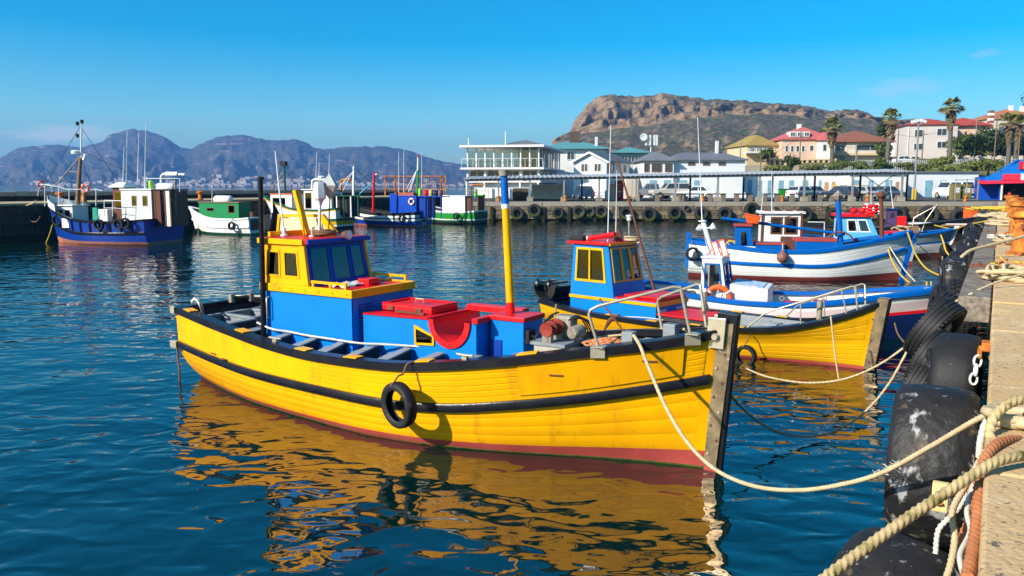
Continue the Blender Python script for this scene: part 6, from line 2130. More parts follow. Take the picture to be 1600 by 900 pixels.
MB().box(6.5, 6.9, -.66, -.46, .9, 1.12).build('bait_box', MT['deck'], hero, bevel=.01)
MB().box(6.52, 6.62, .02, .16, 1.311, 1.52).build('control_valve', MT['dark'], wn_, bevel=.012)
MB().cyl((6.57, .09, 1.52), (6.60, .05, 1.72), .012, n=6).build('control_lever', MT['steel'], wn_)
for k in range(4):
 rope_mesh([V(6.86, -.1 + k * .06, 1.56), V(6.98, -.05 + k * .08, 1.62 - k * .03), V(7.06, .1 + k * .05, 1.35), V(7.0, .3, 1.12)], .010, MT['rubber'], 'hose', n=5, parent=hero, lobes=0)
# tiller gear on the stern rail
tg = MB().cyl((.10, .35, 1.31), (.9, .70, 1.31), .02, n=8).build('steering_ram', MT['steel'], hero, smooth=60)
a_, b_ = F1.P(362, 466, z=1.33), F1.P(392, 464, z=1.33)
MB().cyl(a_, b_, .035, n=10).build('ram_cylinder', MT['dark'], tg, smooth=60)
for p in (a_, b_):
 MB().box(p.x - .04, p.x + .04, p.y - .04, p.y + .04, 1.26, 1.40).build('ram_bracket', MT['engine'], tg, bevel=.008)
# ---- foredeck, bitts, pulpit rails
us = H1.us(10, .80, .975)
rows = [[H1.pt(u, H1.zs(u) - .05, -1, -.10) if H1.hb(u, H1.zs(u)) > .14 else H1.pt(u, H1.zs(u) - .05, -1, 0) for u in us], [H1.pt(u, H1.zs(u) - .05, 1, -.10) if H1.hb(u, H1.zs(u)) > .14 else H1.pt(u, H1.zs(u) - .05, 1, 0) for u in us]]
MB().grid(rows).build('foredeck', MT['grey'], hero)
for k in range(5):
 x = 6.98 + k * .22
 u = x / F1.L
 y = H1.hb(u, H1.zs(u)) - .14
 MB().box(x, x + .13, -y, y, H1.zs(u) - .025, H1.zs(u) + .005).build('foredeck_plank', MT['grey'], hero, bevel=.006, seg=1)
MB().box(7.72, 7.86, -.44, -.30, 1.3, 1.56).build('mooring_bitt', MT['grey'], hero, bevel=.012)
MB().box(8.05, 8.2, -.02, .12, 1.3, 1.62).build('mooring_bitt', MT['grey'], hero, bevel=.012)
for s in (-1, 1):
 def gp_(x, dz):
  u = x / F1.L
  p = H1.pt(u, H1.zs(u), s, -.05)
  return V(p.x, p.y, H1.zs(u) + dz)
 if s < 0:
  A0, A1, B1, B0 = gp_(7.47, .10), gp_(7.36, .54), gp_(8.22, .66), gp_(8.32, .10)
 else:
  A0, A1, B1, B0 = gp_(7.74, .10), gp_(7.66, .48), gp_(8.26, .62), gp_(8.37, .10)
 pts = [A0, A0 + (A1 - A0) * .86, A1 + (A0 - A1) * .05 + (B1 - A1) * .03, A1 + (B1 - A1) * .12, A1 + (B1 - A1) * .5, A1 + (B1 - A1) * .93, B1 + (B0 - B1) * .04, B1 + (B0 - B1) * .16, B0]
 MB().tube(pts, .0175, 10).build('pulpit_rail', MT['steel'], hero, smooth=60)
 for x in ((7.47, 8.32) if s < 0 else (7.74, 8.37)):
  u = x / F1.L
  p, q_ = H1.pt(u - .008, H1.zs(u), s, .055), H1.pt(u + .008, H1.zs(u), s, .055)
  n = Vector((0, -s, 0))
  z = H1.zs(u)
  b4 = [V(p.x, p.y, z - .02), V(q_.x, q_.y, z - .015), V(q_.x, q_.y - s * .02, z - .015), V(p.x, p.y - s * .02, z - .02)]
  MB().hexa(b4, [V(v.x, v.y, z + .105) for v in b4]).build('rail_plate', MT['steel'], hero)
  MB().box(p.x - .0, q_.x, min(p.y, p.y - s * .16), max(p.y, p.y - s * .16), z + .106, z + .114).build('rail_plate', MT['steel'], hero)
# ---- things lying on or hung from the boat
def tyre_fender(frame, x, y, z, R0, w, lab, top=None, yaw=0.0, mat=None, roll=0.0, cat='tyre', group=None):
 """tyre hung flat against a hull side; y<0 is the side facing the camera"""
 e = empty('tyre_fender', frame.w(x, y, z), frame.rz + yaw, lab, cat, group)
 M = rotm('X', math.pi / 2 + roll)
 r1 = R0 * .66
 prof = [(R0 * .98, -w * .36), (R0 * .9, -w * .5), (R0 * .76, -w * .5), (r1, -w * .34), (r1 + .01, -w * .28), (R0 * .9, -w * .36), (R0 * .9, w * .36), (r1 + .01, w * .28), (r1, w * .34), (R0 * .76, w * .5), (R0 * .9, w * .5), (R0 * .98, w * .36), (R0, 0)]
 MB().ring(prof, 32, M=M).build('casing', mat or MT['rubber'], e, smooth=45)
 if top is not None:
  t = top
  rope_mesh([V(-.02, .03, R0 * .72), V(-.03, -.5 * w - .012, R0 * .85), V(-.01, -.3 * w, R0 * 1.06), V(0, .0, R0 * 1.25), V(0, t[1] * .6, t[2] * .8), V(0, t[1], t[2]), V(0, t[1] + .12, t[2] + .02)], .012, MT['rope_brown'], 'lashing', n=6, parent=e, lobes=0)
 return e
tyre_fender(F1, 5.30, -1.47, .585, .285, .15, 'small black tyre hung on a lashing from the side of the large yellow boat', top=(0, .13, .47), roll=.06, yaw=-.2)
# heap of orange net on the foredeck
random.seed(21)
pts = []
c = F1.w(7.52, -.30, 1.33)
for i in range(240):
 a = i * .55 + rnd(-.3, .3)
 q = rnd(.04, .22)
 d_ = F1.f * (q * 1.6 * math.cos(a)) + F1.l * (q * .9 * math.sin(a))
 pts.append(c + d_ + V(0, 0, .02 + .12 * (1 - q / .24) * rnd(.3, 1)))
tag(rope_mesh(pts, .013, MT['net'], 'net_heap', n=6, sub_=3, lobes=0), 'heap of orange net rope on the foredeck of the large yellow boat', 'net')
# anchor leaning on the far rail
an = empty('anchor', F1.w(*F1.P(957, 498, y=.30)), F1.rz, 'rusty anchor with a long thin shank leaning by the far rail of the yellow foredeck', 'anchor')
o0 = F1.P(957, 498, y=.30)
a_, b_ = F1.P(937, 467, y=.30) - o0, F1.P(976, 520, y=.22) - o0
MB().cyl(a_, b_, .012, n=8).build('shank', MT['rustdark'], an)
MB().tube([V(-.12, .02, -.16), V(-.05, .01, -.04), V(.03, 0, .03), V(.10, -.02, .06)], [.012, .03, .03, .012], 8).build('fluke', MT['rustdark'], an)
# white line lying along the deck
pts = [F1.P(a, b, z=zz) for a, b, zz in ((402, 504, 1.15), (425, 514, 1.11), (450, 518, 1.09), (480, 524, 1.08), (520, 530, 1.08), (560, 536, 1.08), (600, 538, 1.08), (650, 541, 1.08), (700, 543, 1.09), (745, 545, 1.10), (772, 541, 1.13), (790, 548, 1.10))]
tag(rope_mesh([F1.w(*p) for p in pts], .015, MT['rope_white'], 'deck_line', n=8), 'white rope lying along the deck boards of the large yellow boat', 'rope')
pts = [F1.P(a, b, z=zz) for a, b, zz in ((855, 545, 1.12), (862, 533, 1.22), (872, 526, 1.25), (890, 528, 1.22), (915, 530, 1.22), (945, 526, 1.26), (985, 522, 1.32))]
tag(rope_mesh([F1.w(*p) for p in pts], .015, MT['rope'], 'deck_line', n=8), 'pale rope looped beside the winch block of the large yellow boat', 'rope')
pts = [F1.P(a, b, z=zz) for a, b, zz in ((299, 470, 1.30), (308, 468, 1.36), (314, 474, 1.30), (318, 492, 1.05), (312, 476, 1.33), (304, 466, 1.36), (300, 474, 1.27))]
tag(rope_mesh([F1.w(*p) for p in pts], .017, MT['rope_white'], 'stern_line', n=8), 'loops of pale rope over the stern rail of the large yellow boat', 'rope')
pts = [F1.P(a, b, z=zz) for a, b, zz in ((330, 490, 1.02), (338, 490, 1.04), (345, 496, 1.02), (348, 510, .85))]
tag(rope_mesh([F1.w(*p) for p in pts], .017, MT['rope_white'], 'stern_line', n=8), 'short pale rope hung over a grey bin board in the yellow stern', 'rope')
o = rope_mesh([F1.w(-.07, -.72, .58), F1.w(-.09, -.71, .4), F1.w(-.08, -.70, .2), F1.w(-.1, -.70, -.1)], .016, MT['rope_brown'], 'stern_line', n=8)
tag(o, 'short brown rope end hanging from the stern corner into the water', 'rope')
# ================================================================== the other boats
def plain_hull(root, F, form, sb, sz, bottom, side_m, gun_m, rail_m=None, rake=.17, tr=0.0, planks=False, gun_h=.09, zd=.36, deck_m=None, lin_m=None,
    rail_w=(.09, .05), bands=(), railb=.992, extra=None):
 Hh = Hull(root, F.L, form, sb, sz, rake, tr)
 Hh.skin('bottom', lambda u: -.4, lambda u: Hh.zb(u), bottom, nz=4, n=32)
 z0 = Hh.zb
 todo = list(bands) or [(1.0, side_m)]
 prev = 0.0
 for k, (f, m) in enumerate(todo):
  a, b = prev, f
  sk = Hh.skin('hull' if k == 0 else 'hull_band', lambda u, a=a: Hh.zb(u) + (Hh.zs(u) + .015 - Hh.zb(u)) * a, lambda u, b=b: Hh.zb(u) + (Hh.zs(u) + .015 - Hh.zb(u)) * b, m, nz=4 if b - a > .2 else 2, n=32)
  prev = f
 if planks:
  for s in (-1, 1):
   for (A, B, K, hh) in ((lambda u: Hh.zr(u) + .04, lambda u: Hh.zs(u), 4, .009), (lambda u: Hh.zb(u) + .006, lambda u: Hh.zr(u) - .05, 4, .008)):
    for k in range(K):
     Hh.strake('plank', lambda u, k=k: A(u) + (B(u) - A(u)) * k / K, lambda u, k=k: A(u) + (B(u) - A(u)) * (k + 1) / K - .004, side_m, s, h=hh, n=22, b=.985, parent=sk)
 if rail_m:
  Hh.band('rub_rail', lambda u: Hh.zr(u), rail_w[0], rail_w[1], rail_m, b=railb, n=32)
 Hh.gunwale(gun_m, gun_h, .045, .13, n=32)
 Hh.inside(zd, lin_m or MT['deck'], deck_m or MT['deck'], n=28)
 return Hh
def stem_bar(root, Hh, mat, d0=.02, d1=.20, w=.06, top=.22, z0=-.4, name='stem_post'):
 zt = Hh.zs(1.0) + top
 b0, b1 = Hh.pt(1, z0, 1).x, Hh.pt(1, Hh.zs(1.0), 1).x + Hh.rake * top / max(.5, Hh.zs(1.0))
 return MB().hexa([(b0 - d0, -w, z0), (b0 + d1, -w * .6, z0), (b0 + d1, w * .6, z0), (b0 - d0, w, z0)], [(b1 - d0, -w, zt), (b1 + d1, -w * .7, zt), (b1 + d1, w * .7, zt), (b1 - d0, w, zt)]).build(name, mat, root, bevel=.008)
def rod(root, F, name, p0, p1, y, r, mat, r1=None, n=8, parent=None):
 a = F.P(p0[0], p0[1], y=y)
 b = F.P(p1[0], p1[1], y=y)
 return MB().cyl(a, b, r, r if r1 is None else r1, n).build(name, mat, parent or root, smooth=60)
def cab(F, root, pxa, pxb, pyt, yn, width, zb, mat, roof_m, wins=(), fwins=(), bwins=(), fm=None, pm=None, roof_ov=.08, roof_th=.07, slope=0.0, inset=.04, name='cabin', fw=.045, ztop=None,
  roof_name='cabin_roof', roof=True):
 """upright cabin; near wall on local y=yn; pixels give its length and height. slope leans the bow-side wall"""
 s = 1 if yn > 0 else -1
 xa, xb = F.P(pxa, pyt, y=yn).x, F.P(pxb, pyt, y=yn).x
 zt = F.P((pxa + pxb) / 2, pyt, y=yn).z if ztop is None else ztop
 x0, x1 = min(xa, xb), max(xa, xb)
 yf = yn - s * width
 lo, hi = min(yn, yf), max(yn, yf)
 xt1 = x1 - slope
 e = None
 stb = [(x0, lo, zb), (x1, lo, zb), (xt1, lo + inset, zt), (x0, lo + inset, zt)]
 prt = [(x1, hi, zb), (x0, hi, zb), (x0, hi - inset, zt), (xt1, hi - inset, zt)]
 fr = [(x1, lo + .001, zb), (x1, hi - .001, zb), (xt1, hi - inset - .001, zt), (xt1, lo + inset + .001, zt)]
 bk = [(x0, hi - .001, zb), (x0, lo + .001, zb), (x0, lo + inset + .001, zt), (x0, hi - inset - .001, zt)]
 flip = lambda hs: [(1 - b, 1 - a, c, d) for a, b, c, d in hs]
 for q, hs in ((stb, wins), (prt, flip(wins)), (fr, fwins), (bk, bwins)):
  w = MB().panel(q, hs, .03).build(name + '_wall', mat, root)
  for h in hs:
   cabin_window(w, sub(q, h), fm or mat, pm or GLD, fw, .03, .014)
 if roof:
  MB().box(x0 - roof_ov, xt1 + roof_ov, lo + inset - roof_ov, hi - inset + roof_ov, zt + .002, zt + roof_th).build(roof_name, roof_m, root, bevel=.012)
 return x0, x1, lo, hi, zt
def aerial(F, root, px, py0, py1, y, lean=0, r=.014, name='aerial', mat=None):
 return rod(root, F, name, (px, py0), (px + lean, py1), y, r, mat or MT['alu'], r * .5, 6)
def rail_px(F, root, pts, y, r, mat, name='hand_rail'):
 return MB().tube([F.P(a, b, y=y) for a, b in pts], r, 6).build(name, mat, root, smooth=60)
# ------------------------------------------------------------------ 2. second yellow boat
B2 = Vector((6.205, 13.693, 0))
D2 = Vector((.724, -.69, 0)).normalized()
F2 = Frame(B2 - D2 * 6.9, B2)
b2 = empty('fishing_boat', F2.S, F2.rz, 'second yellow boat, behind the large one, blue wheelhouse with yellow window frames', 'boat')
F2d = dict(HERO)
F2d['zb'] = [.03, .03, .03, .04, .06]
F2d['bw'] = [.33, .66, .88, 1.02, 1.02, .88, .66, .40, .24, .12, .06, .03]
F2d['us'] = [0, .22, .435, .70, .80, .88, .95, 1.0]
F2d['zs'] = [.58, .50, .48, .53, .60, .74, .94, 1.14]
F2d['ur'] = [0, .5, 1.0]
F2d['zr'] = [.30, .26, .5]
F2d['bg'] = [1.0, 1.25, 1.36, 1.36, 1.22, .92, .62, .34, .05]
F2d['br'] = [.9, 1.15, 1.25, 1.22, 1.02, .70, .40, .18, .04]
H2 = plain_hull(b2, F2, F2d, .85, 1.0, MT['antifoul'], MT['yellow2'], MT['black'], None, zd=.16, planks=True, gun_h=.075, rail_w=(.08, .05))
stm = stem_bar(b2, H2, MT['black'], .02, .18, .055, .16)
for s in (-1, 1):
 b0, b1 = H2.pt(1, 0, 1).x, H2.pt(1, H2.zs(1), 1).x
 MB().hexa([(b0 - .01, s * .058, .02), (b0 + .17, s * .045, .02), (b0 + .17, s * .058, .02), (b0 - .01, s * .074, .02)],
    [(b1 + .0, s * .057, 1.28), (b1 + .17, s * .047, 1.28), (b1 + .17, s * .06, 1.28), (b1 + .0, s * .075, 1.28)]).build('steel_cladding', MT['bracket'], stm)
 for k in range(6):
  MB().lathe([(.015, 0), (.012, .01), (0, .012)], 8, c=(b0 + .08 + .03 * k / 6, s * .072, .15 + k * .19), M=rotm('X', -s * math.pi / 2)).build('bolt', MT['rustdark'], stm)
c0, c1 = F2.P(891, 458, y=-.6), F2.P(1025, 474, y=-.6)
zc = c1.z
xw = F2.P(959, 461, y=-.6).x                       # wheelhouse front at coaming level
xcub = c1.x
for (x0, x1, nm) in ((c0.x, xcub, 'lower_cabin_wall'),):
 MB().box(x0, x1, -.6, .6, .28, zc).build(nm, MT['blue'], b2, bevel=.01)
for s in (-1, 1):
 MB().box(c0.x - .01, xcub + .02, s * .61 - .015, s * .61 + .015, zc - .075, zc - .01).build('cabin_trim', MT['yellow2'], b2)
MB().box(xcub + .001, xcub + .022, -.594, .594, zc - .09, zc + .01).build('cabin_trim', MT['yellow2'], b2)
MB().box(xw - .05, xcub + .0, -.56, .56, zc + .002, zc + .03).build('cuddy_top', MT['red'], b2)
MB().box(xw + .2, xcub + .03, -.52, .52, zc + .055, zc + .10).build('hatch_lid', MT['red'], b2, bevel=.01)
MB().box(xw + .24, xcub - .02, -.48, .48, zc + .031, zc + .054).build('hatch_lid_base', MT['red'], b2)
for yy in (-.36, .30):
 MB().box(xcub + .001, xcub + .012, yy - .14, yy + .14, zc - .30, zc - .16).build('white_plate', MT['white'], b2)
zr2 = F2.P(950, 384, y=-.55).z
W2 = [(c0.x, -.6, zc), (xw, -.6, zc), (xw - .22, -.53, zr2), (c0.x + .04, -.53, zr2)]
hw = [(.10, .86, .27, .94)]
w = MB().panel(W2, hw, .03).build('wheelhouse_side', MT['blue'], b2)
q = sub(W2, hw[0])
fr2 = cabin_window(w, q, MT['yellow2'], GL, .05, .03, .02)
MB().bar(bil(q, .48, 0) + V(0, -.012, 0), bil(q, .5, 1) + V(0, -.012, 0), .04, .03).build('mullion', MT['yellow2'], w)
W2b = [(xw, .6, zc), (c0.x, .6, zc), (c0.x + .04, .53, zr2), (xw - .22, .53, zr2)]
w = MB().panel(W2b, [(.14, .9, .27, .94)], .03).build('wheelhouse_side', MT['blue'], b2)
cabin_window(w, sub(W2b, (.14, .9, .27, .94)), MT['yellow2'], GL, .05, .03, .02)
Wf = [(xw, -.598, zc), (xw, .598, zc), (xw - .22, .528, zr2), (xw - .22, -.528, zr2)]
hs = [(.06, .36, .28, .95), (.37, .66, .28, .95), (.67, .95, .28, .95)]
w = MB().panel(Wf, hs, .03).build('wheelhouse_front', MT['blue'], b2)
for h in hs:
 cabin_window(w, sub(Wf, h), MT['yellow2'], GL, .035, .03, .02, 'windscreen')
bk = [(c0.x, .598, zc), (c0.x, -.598, zc), (c0.x + .04, -.528, zr2), (c0.x + .04, .528, zr2)]
MB().panel(bk, [(.2, .8, .001, .9)], .03).build('wheelhouse_back', MT['blue'], b2)
MB().box(c0.x - .12, xw - .16, -.6, .6, zr2 + .002, zr2 + .06).build('wheelhouse_roof', MT['red'], b2, bevel=.012)
MB().box(xw - .158, xw - .13, -.58, .58, zr2 - .01, zr2 + .05).build('roof_edge', MT['yellow2'], b2)
zz = zr2 + .06
# gear on its roof
rod(b2, F2, 'dark_mast', (1022, 452), (964, 248), -.45, .03, MT['brown'], .02)
aerial(F2, b2, 949.5, 380, 196, -.2, 5)
aerial(F2, b2, 962, 378, 266, .1, 2)
p = F2.P(902, 375, y=-.3)
MB().box(p.x - .14, p.x + .25, -.42, -.2, zz, zz + .10).build('black_box', MT['dark'], b2, bevel=.02)
a_, b_ = F2.P(920, 374, y=-.25), F2.P(961, 366, y=-.25)
tb = MB().cyl((a_.x, -.25, zz + .05), (b_.x, -.25, zz + .17), .055, n=10).build('red_tube', MT['red'], b2, smooth=60)
MB().cyl((a_.x - .14, -.25, zz + .035), (a_.x - .001, -.25, zz + .05), .056, n=10).build('white_end', MT['white'], tb, smooth=60)
p0, p1 = F2.P(983, 376, y=.2), F2.P(983, 337, y=.2)
tb = MB().cyl((p0.x, .2, zz), (p1.x, .2, p1.z - .12), .02, n=8).build('lamp_post', MT['engine'], b2)
MB().lathe([(.03, 0), (.05, .02), (.05, .1), (.07, .105), (.07, .13), (0, .14)], 10, c=(p1.x, .2, p1.z - .119)).build('lamp_head', MT['white'], tb, smooth=40)
p0 = F2.P(966, 362, y=.0)
MB().lathe([(.14, 0), (.0, .30)], 4, c=(p0.x, .0, zz)).build('reflector_plate', MT['brown'], b2)
random.seed(9)
coil('rope_coil', F2.w(p0.x + .35, .05, zz), .16, 5, .016, MT['rope'], 'pale rope bundle on the red roof of the second yellow boat', h=.10)
MB().lathe([(.0, -.05), (.06, -.04), (.07, .03), (0, .05)], 12, c=(xw - .1, .45, zr2 - .02), M=rotm('Y', math.pi / 2)).build('search_light', MT['white'], b2, smooth=40)
# dark line hauler trough on the stern
tr = MB()
n = 12
for i in range(n):
 a0, a1 = math.pi * (1.0 + i / n), math.pi * (1.0 + (i + 1) / n)
 o = [(.34 * math.cos(a), .34 * math.sin(a)) for a in (a0, a1)]
 q_ = [(.30 * math.cos(a), .30 * math.sin(a)) for a in (a1, a0)]
 b4 = [o[0], o[1], q_[0], q_[1]]
 tr.hexa([(x, -.42, z) for x, z in b4], [(x, .30, z) for x, z in b4])
p = F2.P(864, 452, y=-.2)
o_ = tr.build('hauler_trough', MT['rubber'], b2, loc=(p.x, -.1, p.z + .1), smooth=40)
MB().add([(.33 * math.cos(a), -.10, .33 * math.sin(a)) for a in np.linspace(math.pi, 2 * math.pi, 13)] + [(.33 * math.cos(a), -.07, .33 * math.sin(a)) for a in np.linspace(math.pi, 2 * math.pi, 13)],
   [tuple(range(13)), tuple(reversed(range(13, 26)))] + [(i, i + 1, 14 + i, 13 + i) for i in range(12)] + [(12, 0, 13, 25)]).build('end_plate', MT['dark'], o_)
for dx in (-.25, .1):
 MB().cyl((dx, -.4, .06), (dx, .28, .06), .035, n=8).build('roller', MT['engine'], o_, smooth=60)
 MB().bar((dx, -.36, -.02), (dx, -.36, .16), .05).build('roller_bracket', MT['dark'], o_)
MB().box(p.x - .3, p.x + .3, -.35, .15, .28, p.z - .235).build('hauler_bench', MT['deck'], b2)
# red hatch, steel bitts, grey beams, pads, rails
MB().box(xcub + .08, xcub + 1.15, -.62, .42, .50, .595).build('hatch_coaming', MT['deck'], b2)
MB().box(xcub + .05, xcub + 1.18, -.66, .46, .60, .63).build('red_hatch', MT['red'], b2, bevel=.008)
for (px, py0, py1, yy) in ((1100, 475, 456, .2), (1280, 497, 470, -.1)):
 p0, p1 = F2.P(px, py0, y=yy), F2.P(px, py1, y=yy)
 MB().cyl((p0.x, yy, p0.z - .15), (p0.x, yy, p1.z), .05, n=12).build('steel_bitt', MT['steel'], b2, smooth=60)
for x in (3.0, 3.5, 4.25, 4.75, 5.2):
 u = x / F2.L
 y = H2.hb(u, H2.zs(u)) - .09
 yb = min(y, H2.hb(u, .17) - .10)
 MB().hexa([(x - .02, -yb, .17), (x + .02, -yb, .17), (x + .02, yb, .17), (x - .02, yb, .17)], [(x - .02, -y, H2.zs(u) + .01), (x + .02, -y, H2.zs(u) + .01), (x + .02, y, H2.zs(u) + .01), (x - .02, y, H2.zs(u) + .01)]).build('pound_board', MT['grey'], b2)
 if x > 4:
  MB().box(x - .1, x + .04, -y, y, H2.zs(u) + .012, H2.zs(u) + .04).build('pound_cap', MT['grey'], b2, bevel=.005, seg=1)
for yy in (-.28, .28):
 MB().box(4.2, 5.7, yy - .03, yy + .03, .45, .66).build('deck_beam', MT['grey'], b2, bevel=.005, seg=1)
for s, xs in ((-1, (2.2, 3.2, 4.1, 4.9)), (1, (3.9, 5.0))):
 for x in xs:
  u = x / F2.L
  p = H2.pt(u, H2.zs(u), s, -.045)
  MB().box(p.x - .12, p.x + .12, p.y - .055, p.y + .055, H2.zs(u) + .079, H2.zs(u) + .094).build('rail_pad', MT['yellow2'], b2, bevel=.004, seg=1)
for s in (-1, 1):
 def g2(x, dz):
  u = min(.995, x / F2.L)
  p = H2.pt(u, H2.zs(u), s, -.04)
  return V(p.x, p.y, H2.zs(u) + dz)
 A0, A1, B1, B0 = g2(5.05, .07), g2(5.35, .34), g2(6.62, .52), g2(6.66, .07)
 MB().tube([A0, A0 + (A1 - A0) * .9, A1 + (B1 - A1) * .04, A1 + (B1 - A1) * .5, B1 - (B1 - A1) * .04, B1 + (B0 - B1) * .08, B0], .016, 8).build('pulpit_rail', MT['steel'], b2, smooth=60)
 for f in (.40, .85):
  t_ = A1 + (B1 - A1) * f
  q_ = g2(t_.x, .07)
  MB().cyl(q_, t_, .013, n=8).build('rail_post', MT['steel'], b2, smooth=60)
p = F2.P(1166, 556, y=-.98)
tyre_fender(F2, p.x, -1.0, p.z, .20, .13, 'black tyre hung on the second yellow boat, behind the big steel stem', top=(0, .1, .34), yaw=.1)
pts = [F2.P(a, b, y=-1.0) for a, b in ((845, 480), (870, 486), (905, 491), (950, 494), (1000, 496), (1030, 500))]
tag(rope_mesh([F2.w(p.x, -.85, p.z - .02) for p in pts], .012, MT['rope_white'], 'deck_line', n=6, lobes=0), 'thin pale rope lying along the deck of the second yellow boat', 'rope')
# ------------------------------------------------------------------ 3. small white-cabined boat with the dark hull
B3 = Vector((8.85, 16.5, 0))
D3 = Vector((.918, -.396, 0)).normalized()
F3 = Frame(B3 - D3 * 6.3, B3)
b3 = empty('fishing_boat', F3.S, F3.rz, 'navy hulled boat with white band, red stripe and small white cabin with blue windows', 'boat')
m_white3 = MT['white']
H3 = plain_hull(b3, F3, HERO, .80, .70, MT['navy'], MT['navy'], MT['blue_trim'], None, zd=.3, gun_h=.09, rake=.28, deck_m=MT['white'], lin_m=MT['white'],
    bands=((.50, MT['navy']), (.58, MT['red']), (.82, surf('pale_pink_white', (.70, .56, .54), (.62, .5, .48), scale=3, rough=.5)), (1.0, MT['white'])))
stem_bar(b3, H3, MT['blue_trim'], .03, .12, .045, .1)
yc = -.64
pq = lambda a, b, y=yc: F3.P(a, b, y=y)
BL, BR, TR, TL = pq(1093, 474), pq(1139, 474), pq(1127, 406), pq(1094, 403)
xs_ = pq(1138, 445).x
zh = pq(1170, 450).z
zt3 = (TR.z + TL.z) / 2
x0, xh = BL.x, pq(1199, 470).x
WN = [(x0, yc, .3), (xs_ + .02, yc, .3), (TR.x, yc + .06, zt3), (x0 + .02, yc + .06, zt3)]
hN = [(.13, .88, .48, .92)]
w = MB().panel(WN, hN, .03).build('cabin_side', MT['white'], b3)
cabin_window(w, sub(WN, hN[0]), MT['blue_trim'], GL, .035, .03, .02)
WS = [(xs_ + .02, -yc, .3), (x0, -yc, .3), (x0 + .02, -yc - .06, zt3), (TR.x, -yc - .06, zt3)]
w = MB().panel(WS, [(.18, .83, .50, .91)], .03).build('cabin_side', MT['white'], b3)
cabin_window(w, sub(WS, (.18, .83, .50, .91)), MT['blue_trim'], GL, .035, .03, .02)
WF = [(xs_ + .02, yc + .002, .3), (xs_ + .02, -yc - .002, .3), (TR.x, -yc - .062, zt3), (TR.x, yc + .062, zt3)]
hF = [(.08, .46, .52, .90), (.54, .92, .52, .90)]
w = MB().panel(WF, hF, .03).build('cabin_front', MT['white'], b3)
for h in hF:
 cabin_window(w, sub(WF, h), MT['royal'], GL, .03, .03, .02, 'windscreen')
MB().panel([(x0, -yc - .002, .3), (x0, yc + .002, .3), (x0 + .02, yc + .062, zt3), (x0 + .02, -yc - .062, zt3)], [(.25, .75, .001, .85)], .03).build('cabin_back', MT['white'], b3)
MB().box(x0 - .01, TR.x + .02, yc + .03, -yc - .03, zt3 + .002, zt3 + .05).build('cabin_roof', MT['white'], b3, bevel=.015)
hd = MB().hexa([(xs_ + .03, yc + .02, .3), (xh, yc + .04, .3), (xh, -yc - .04, .3), (xs_ + .03, -yc - .02, .3)], [(xs_ + .03, yc + .02, zh + .06), (xh, yc + .06, zh - .02), (xh, -yc - .06, zh - .02), (xs_ + .03, -yc - .02, zh + .06)]).build('engine_cover', MT['white'], b3, bevel=.015)
# blue and white sheet (faded print) on the cover
MB().hexa([(xs_ + .10, yc + .14, zh + .062), (xh - .12, yc + .16, zh + .0), (xh - .12, -yc - .16, zh + .0), (xs_ + .10, -yc - .14, zh + .062)], [(xs_ + .10, yc + .14, zh + .07), (xh - .12, yc + .16, zh + .008), (xh - .12, -yc - .16, zh + .008), (xs_ + .10, -yc - .14, zh + .07)]).build(
 'printed_sheet', surf('faded_print', (.66, .70, .72), (.22, .45, .66), (.62, .64, .62), scale=5, rough=.6, lo=.4, hi=.6, spots=((.10, .12, .16), 12, .62, .03)), hd)
MB().box(xh + .25, xh + 1.15, -.4, .4, .56, .60).build('red_hatch', MT['red'], b3, bevel=.008)
MB().box(xh + .9, xh + 1.8, -.35, .35, .62, .66).build('red_hatch', MT['red'], b3, bevel=.008)
# mast, lamps, red framed boards
m0, m1 = F3.P(1112, 403, y=0), F3.P(1098, 344, y=0)
ms = MB().tube([(m0.x, 0, zt3 + .05), (m1.x, 0, m1.z)], [.075, .055], 10).build('mast', MT['white'], b3, smooth=60)
rod(b3, F3, 'aerial', (1097, 344), (1090, 184), 0, .014, MT['alu'], .006, parent=ms)
MB().ring([(.09 + .012 * math.cos(a), .012 * math.sin(a)) for a in np.arange(0, 6.28, 1.05)], 14, c=(m1.x, 0, m1.z - .02)).build('mast_hoop', MT['alu'], ms, smooth=60)
for (px, py, sg) in ((1092, 356, -1), (1115, 354, 1)):
 p = F3.P(px, py, y=-.05)
 MB().lathe([(.0, -.09), (.04, -.085), (.085, .02), (.085, .035), (0, .03)], 12, c=p, M=rotm('Y', sg * 1.0)).build('deck_lamp', MT['alu'], ms, smooth=40)
 MB().bar(p, (m1.x + .04, 0, p.z - .06), .025).build('lamp_arm', MT['alu'], ms)
for k, (a, b, c, d) in enumerate((((1119, 404), (1128, 402), (1119.5, 376), (1110, 378)), ((1129.5, 402), (1139, 400), (1131, 373), (1121.5, 375.5)))):
 Q = [F3.P(*p, y=-.30) for p in (a, b, c, d)]
 fm_ = MB().ringquad(Q, sub(Q, (.16, .84, .07, .93)), .03, .01).build('board_frame', MT['orange'], b3)
 MB().hexa([p + V(0, .0, 0) for p in sub(Q, (.16, .84, .07, .93))], [p + V(0, .012, 0) for p in sub(Q, (.16, .84, .07, .93))]).build('board', MT['white'], fm_)
rod(b3, F3, 'board_stay', (1101, 403), (1112, 390), -.2, .014, MT['orange'])
p = F3.P(1122, 466, y=yc - .06)
lb = empty('lifebuoy', F3.w(p.x, yc - .07, p.z), F3.rz, 'orange lifebuoy with white cords hung on the small white cabin', 'lifebuoy')
RR = .25
MB().ring([(RR + .06 * math.cos(a), .045 * math.sin(a)) for a in np.arange(0, 6.28, .63)], 30, M=rotm('X', math.pi / 2)).build('ring', MT['orange'], lb, smooth=60)
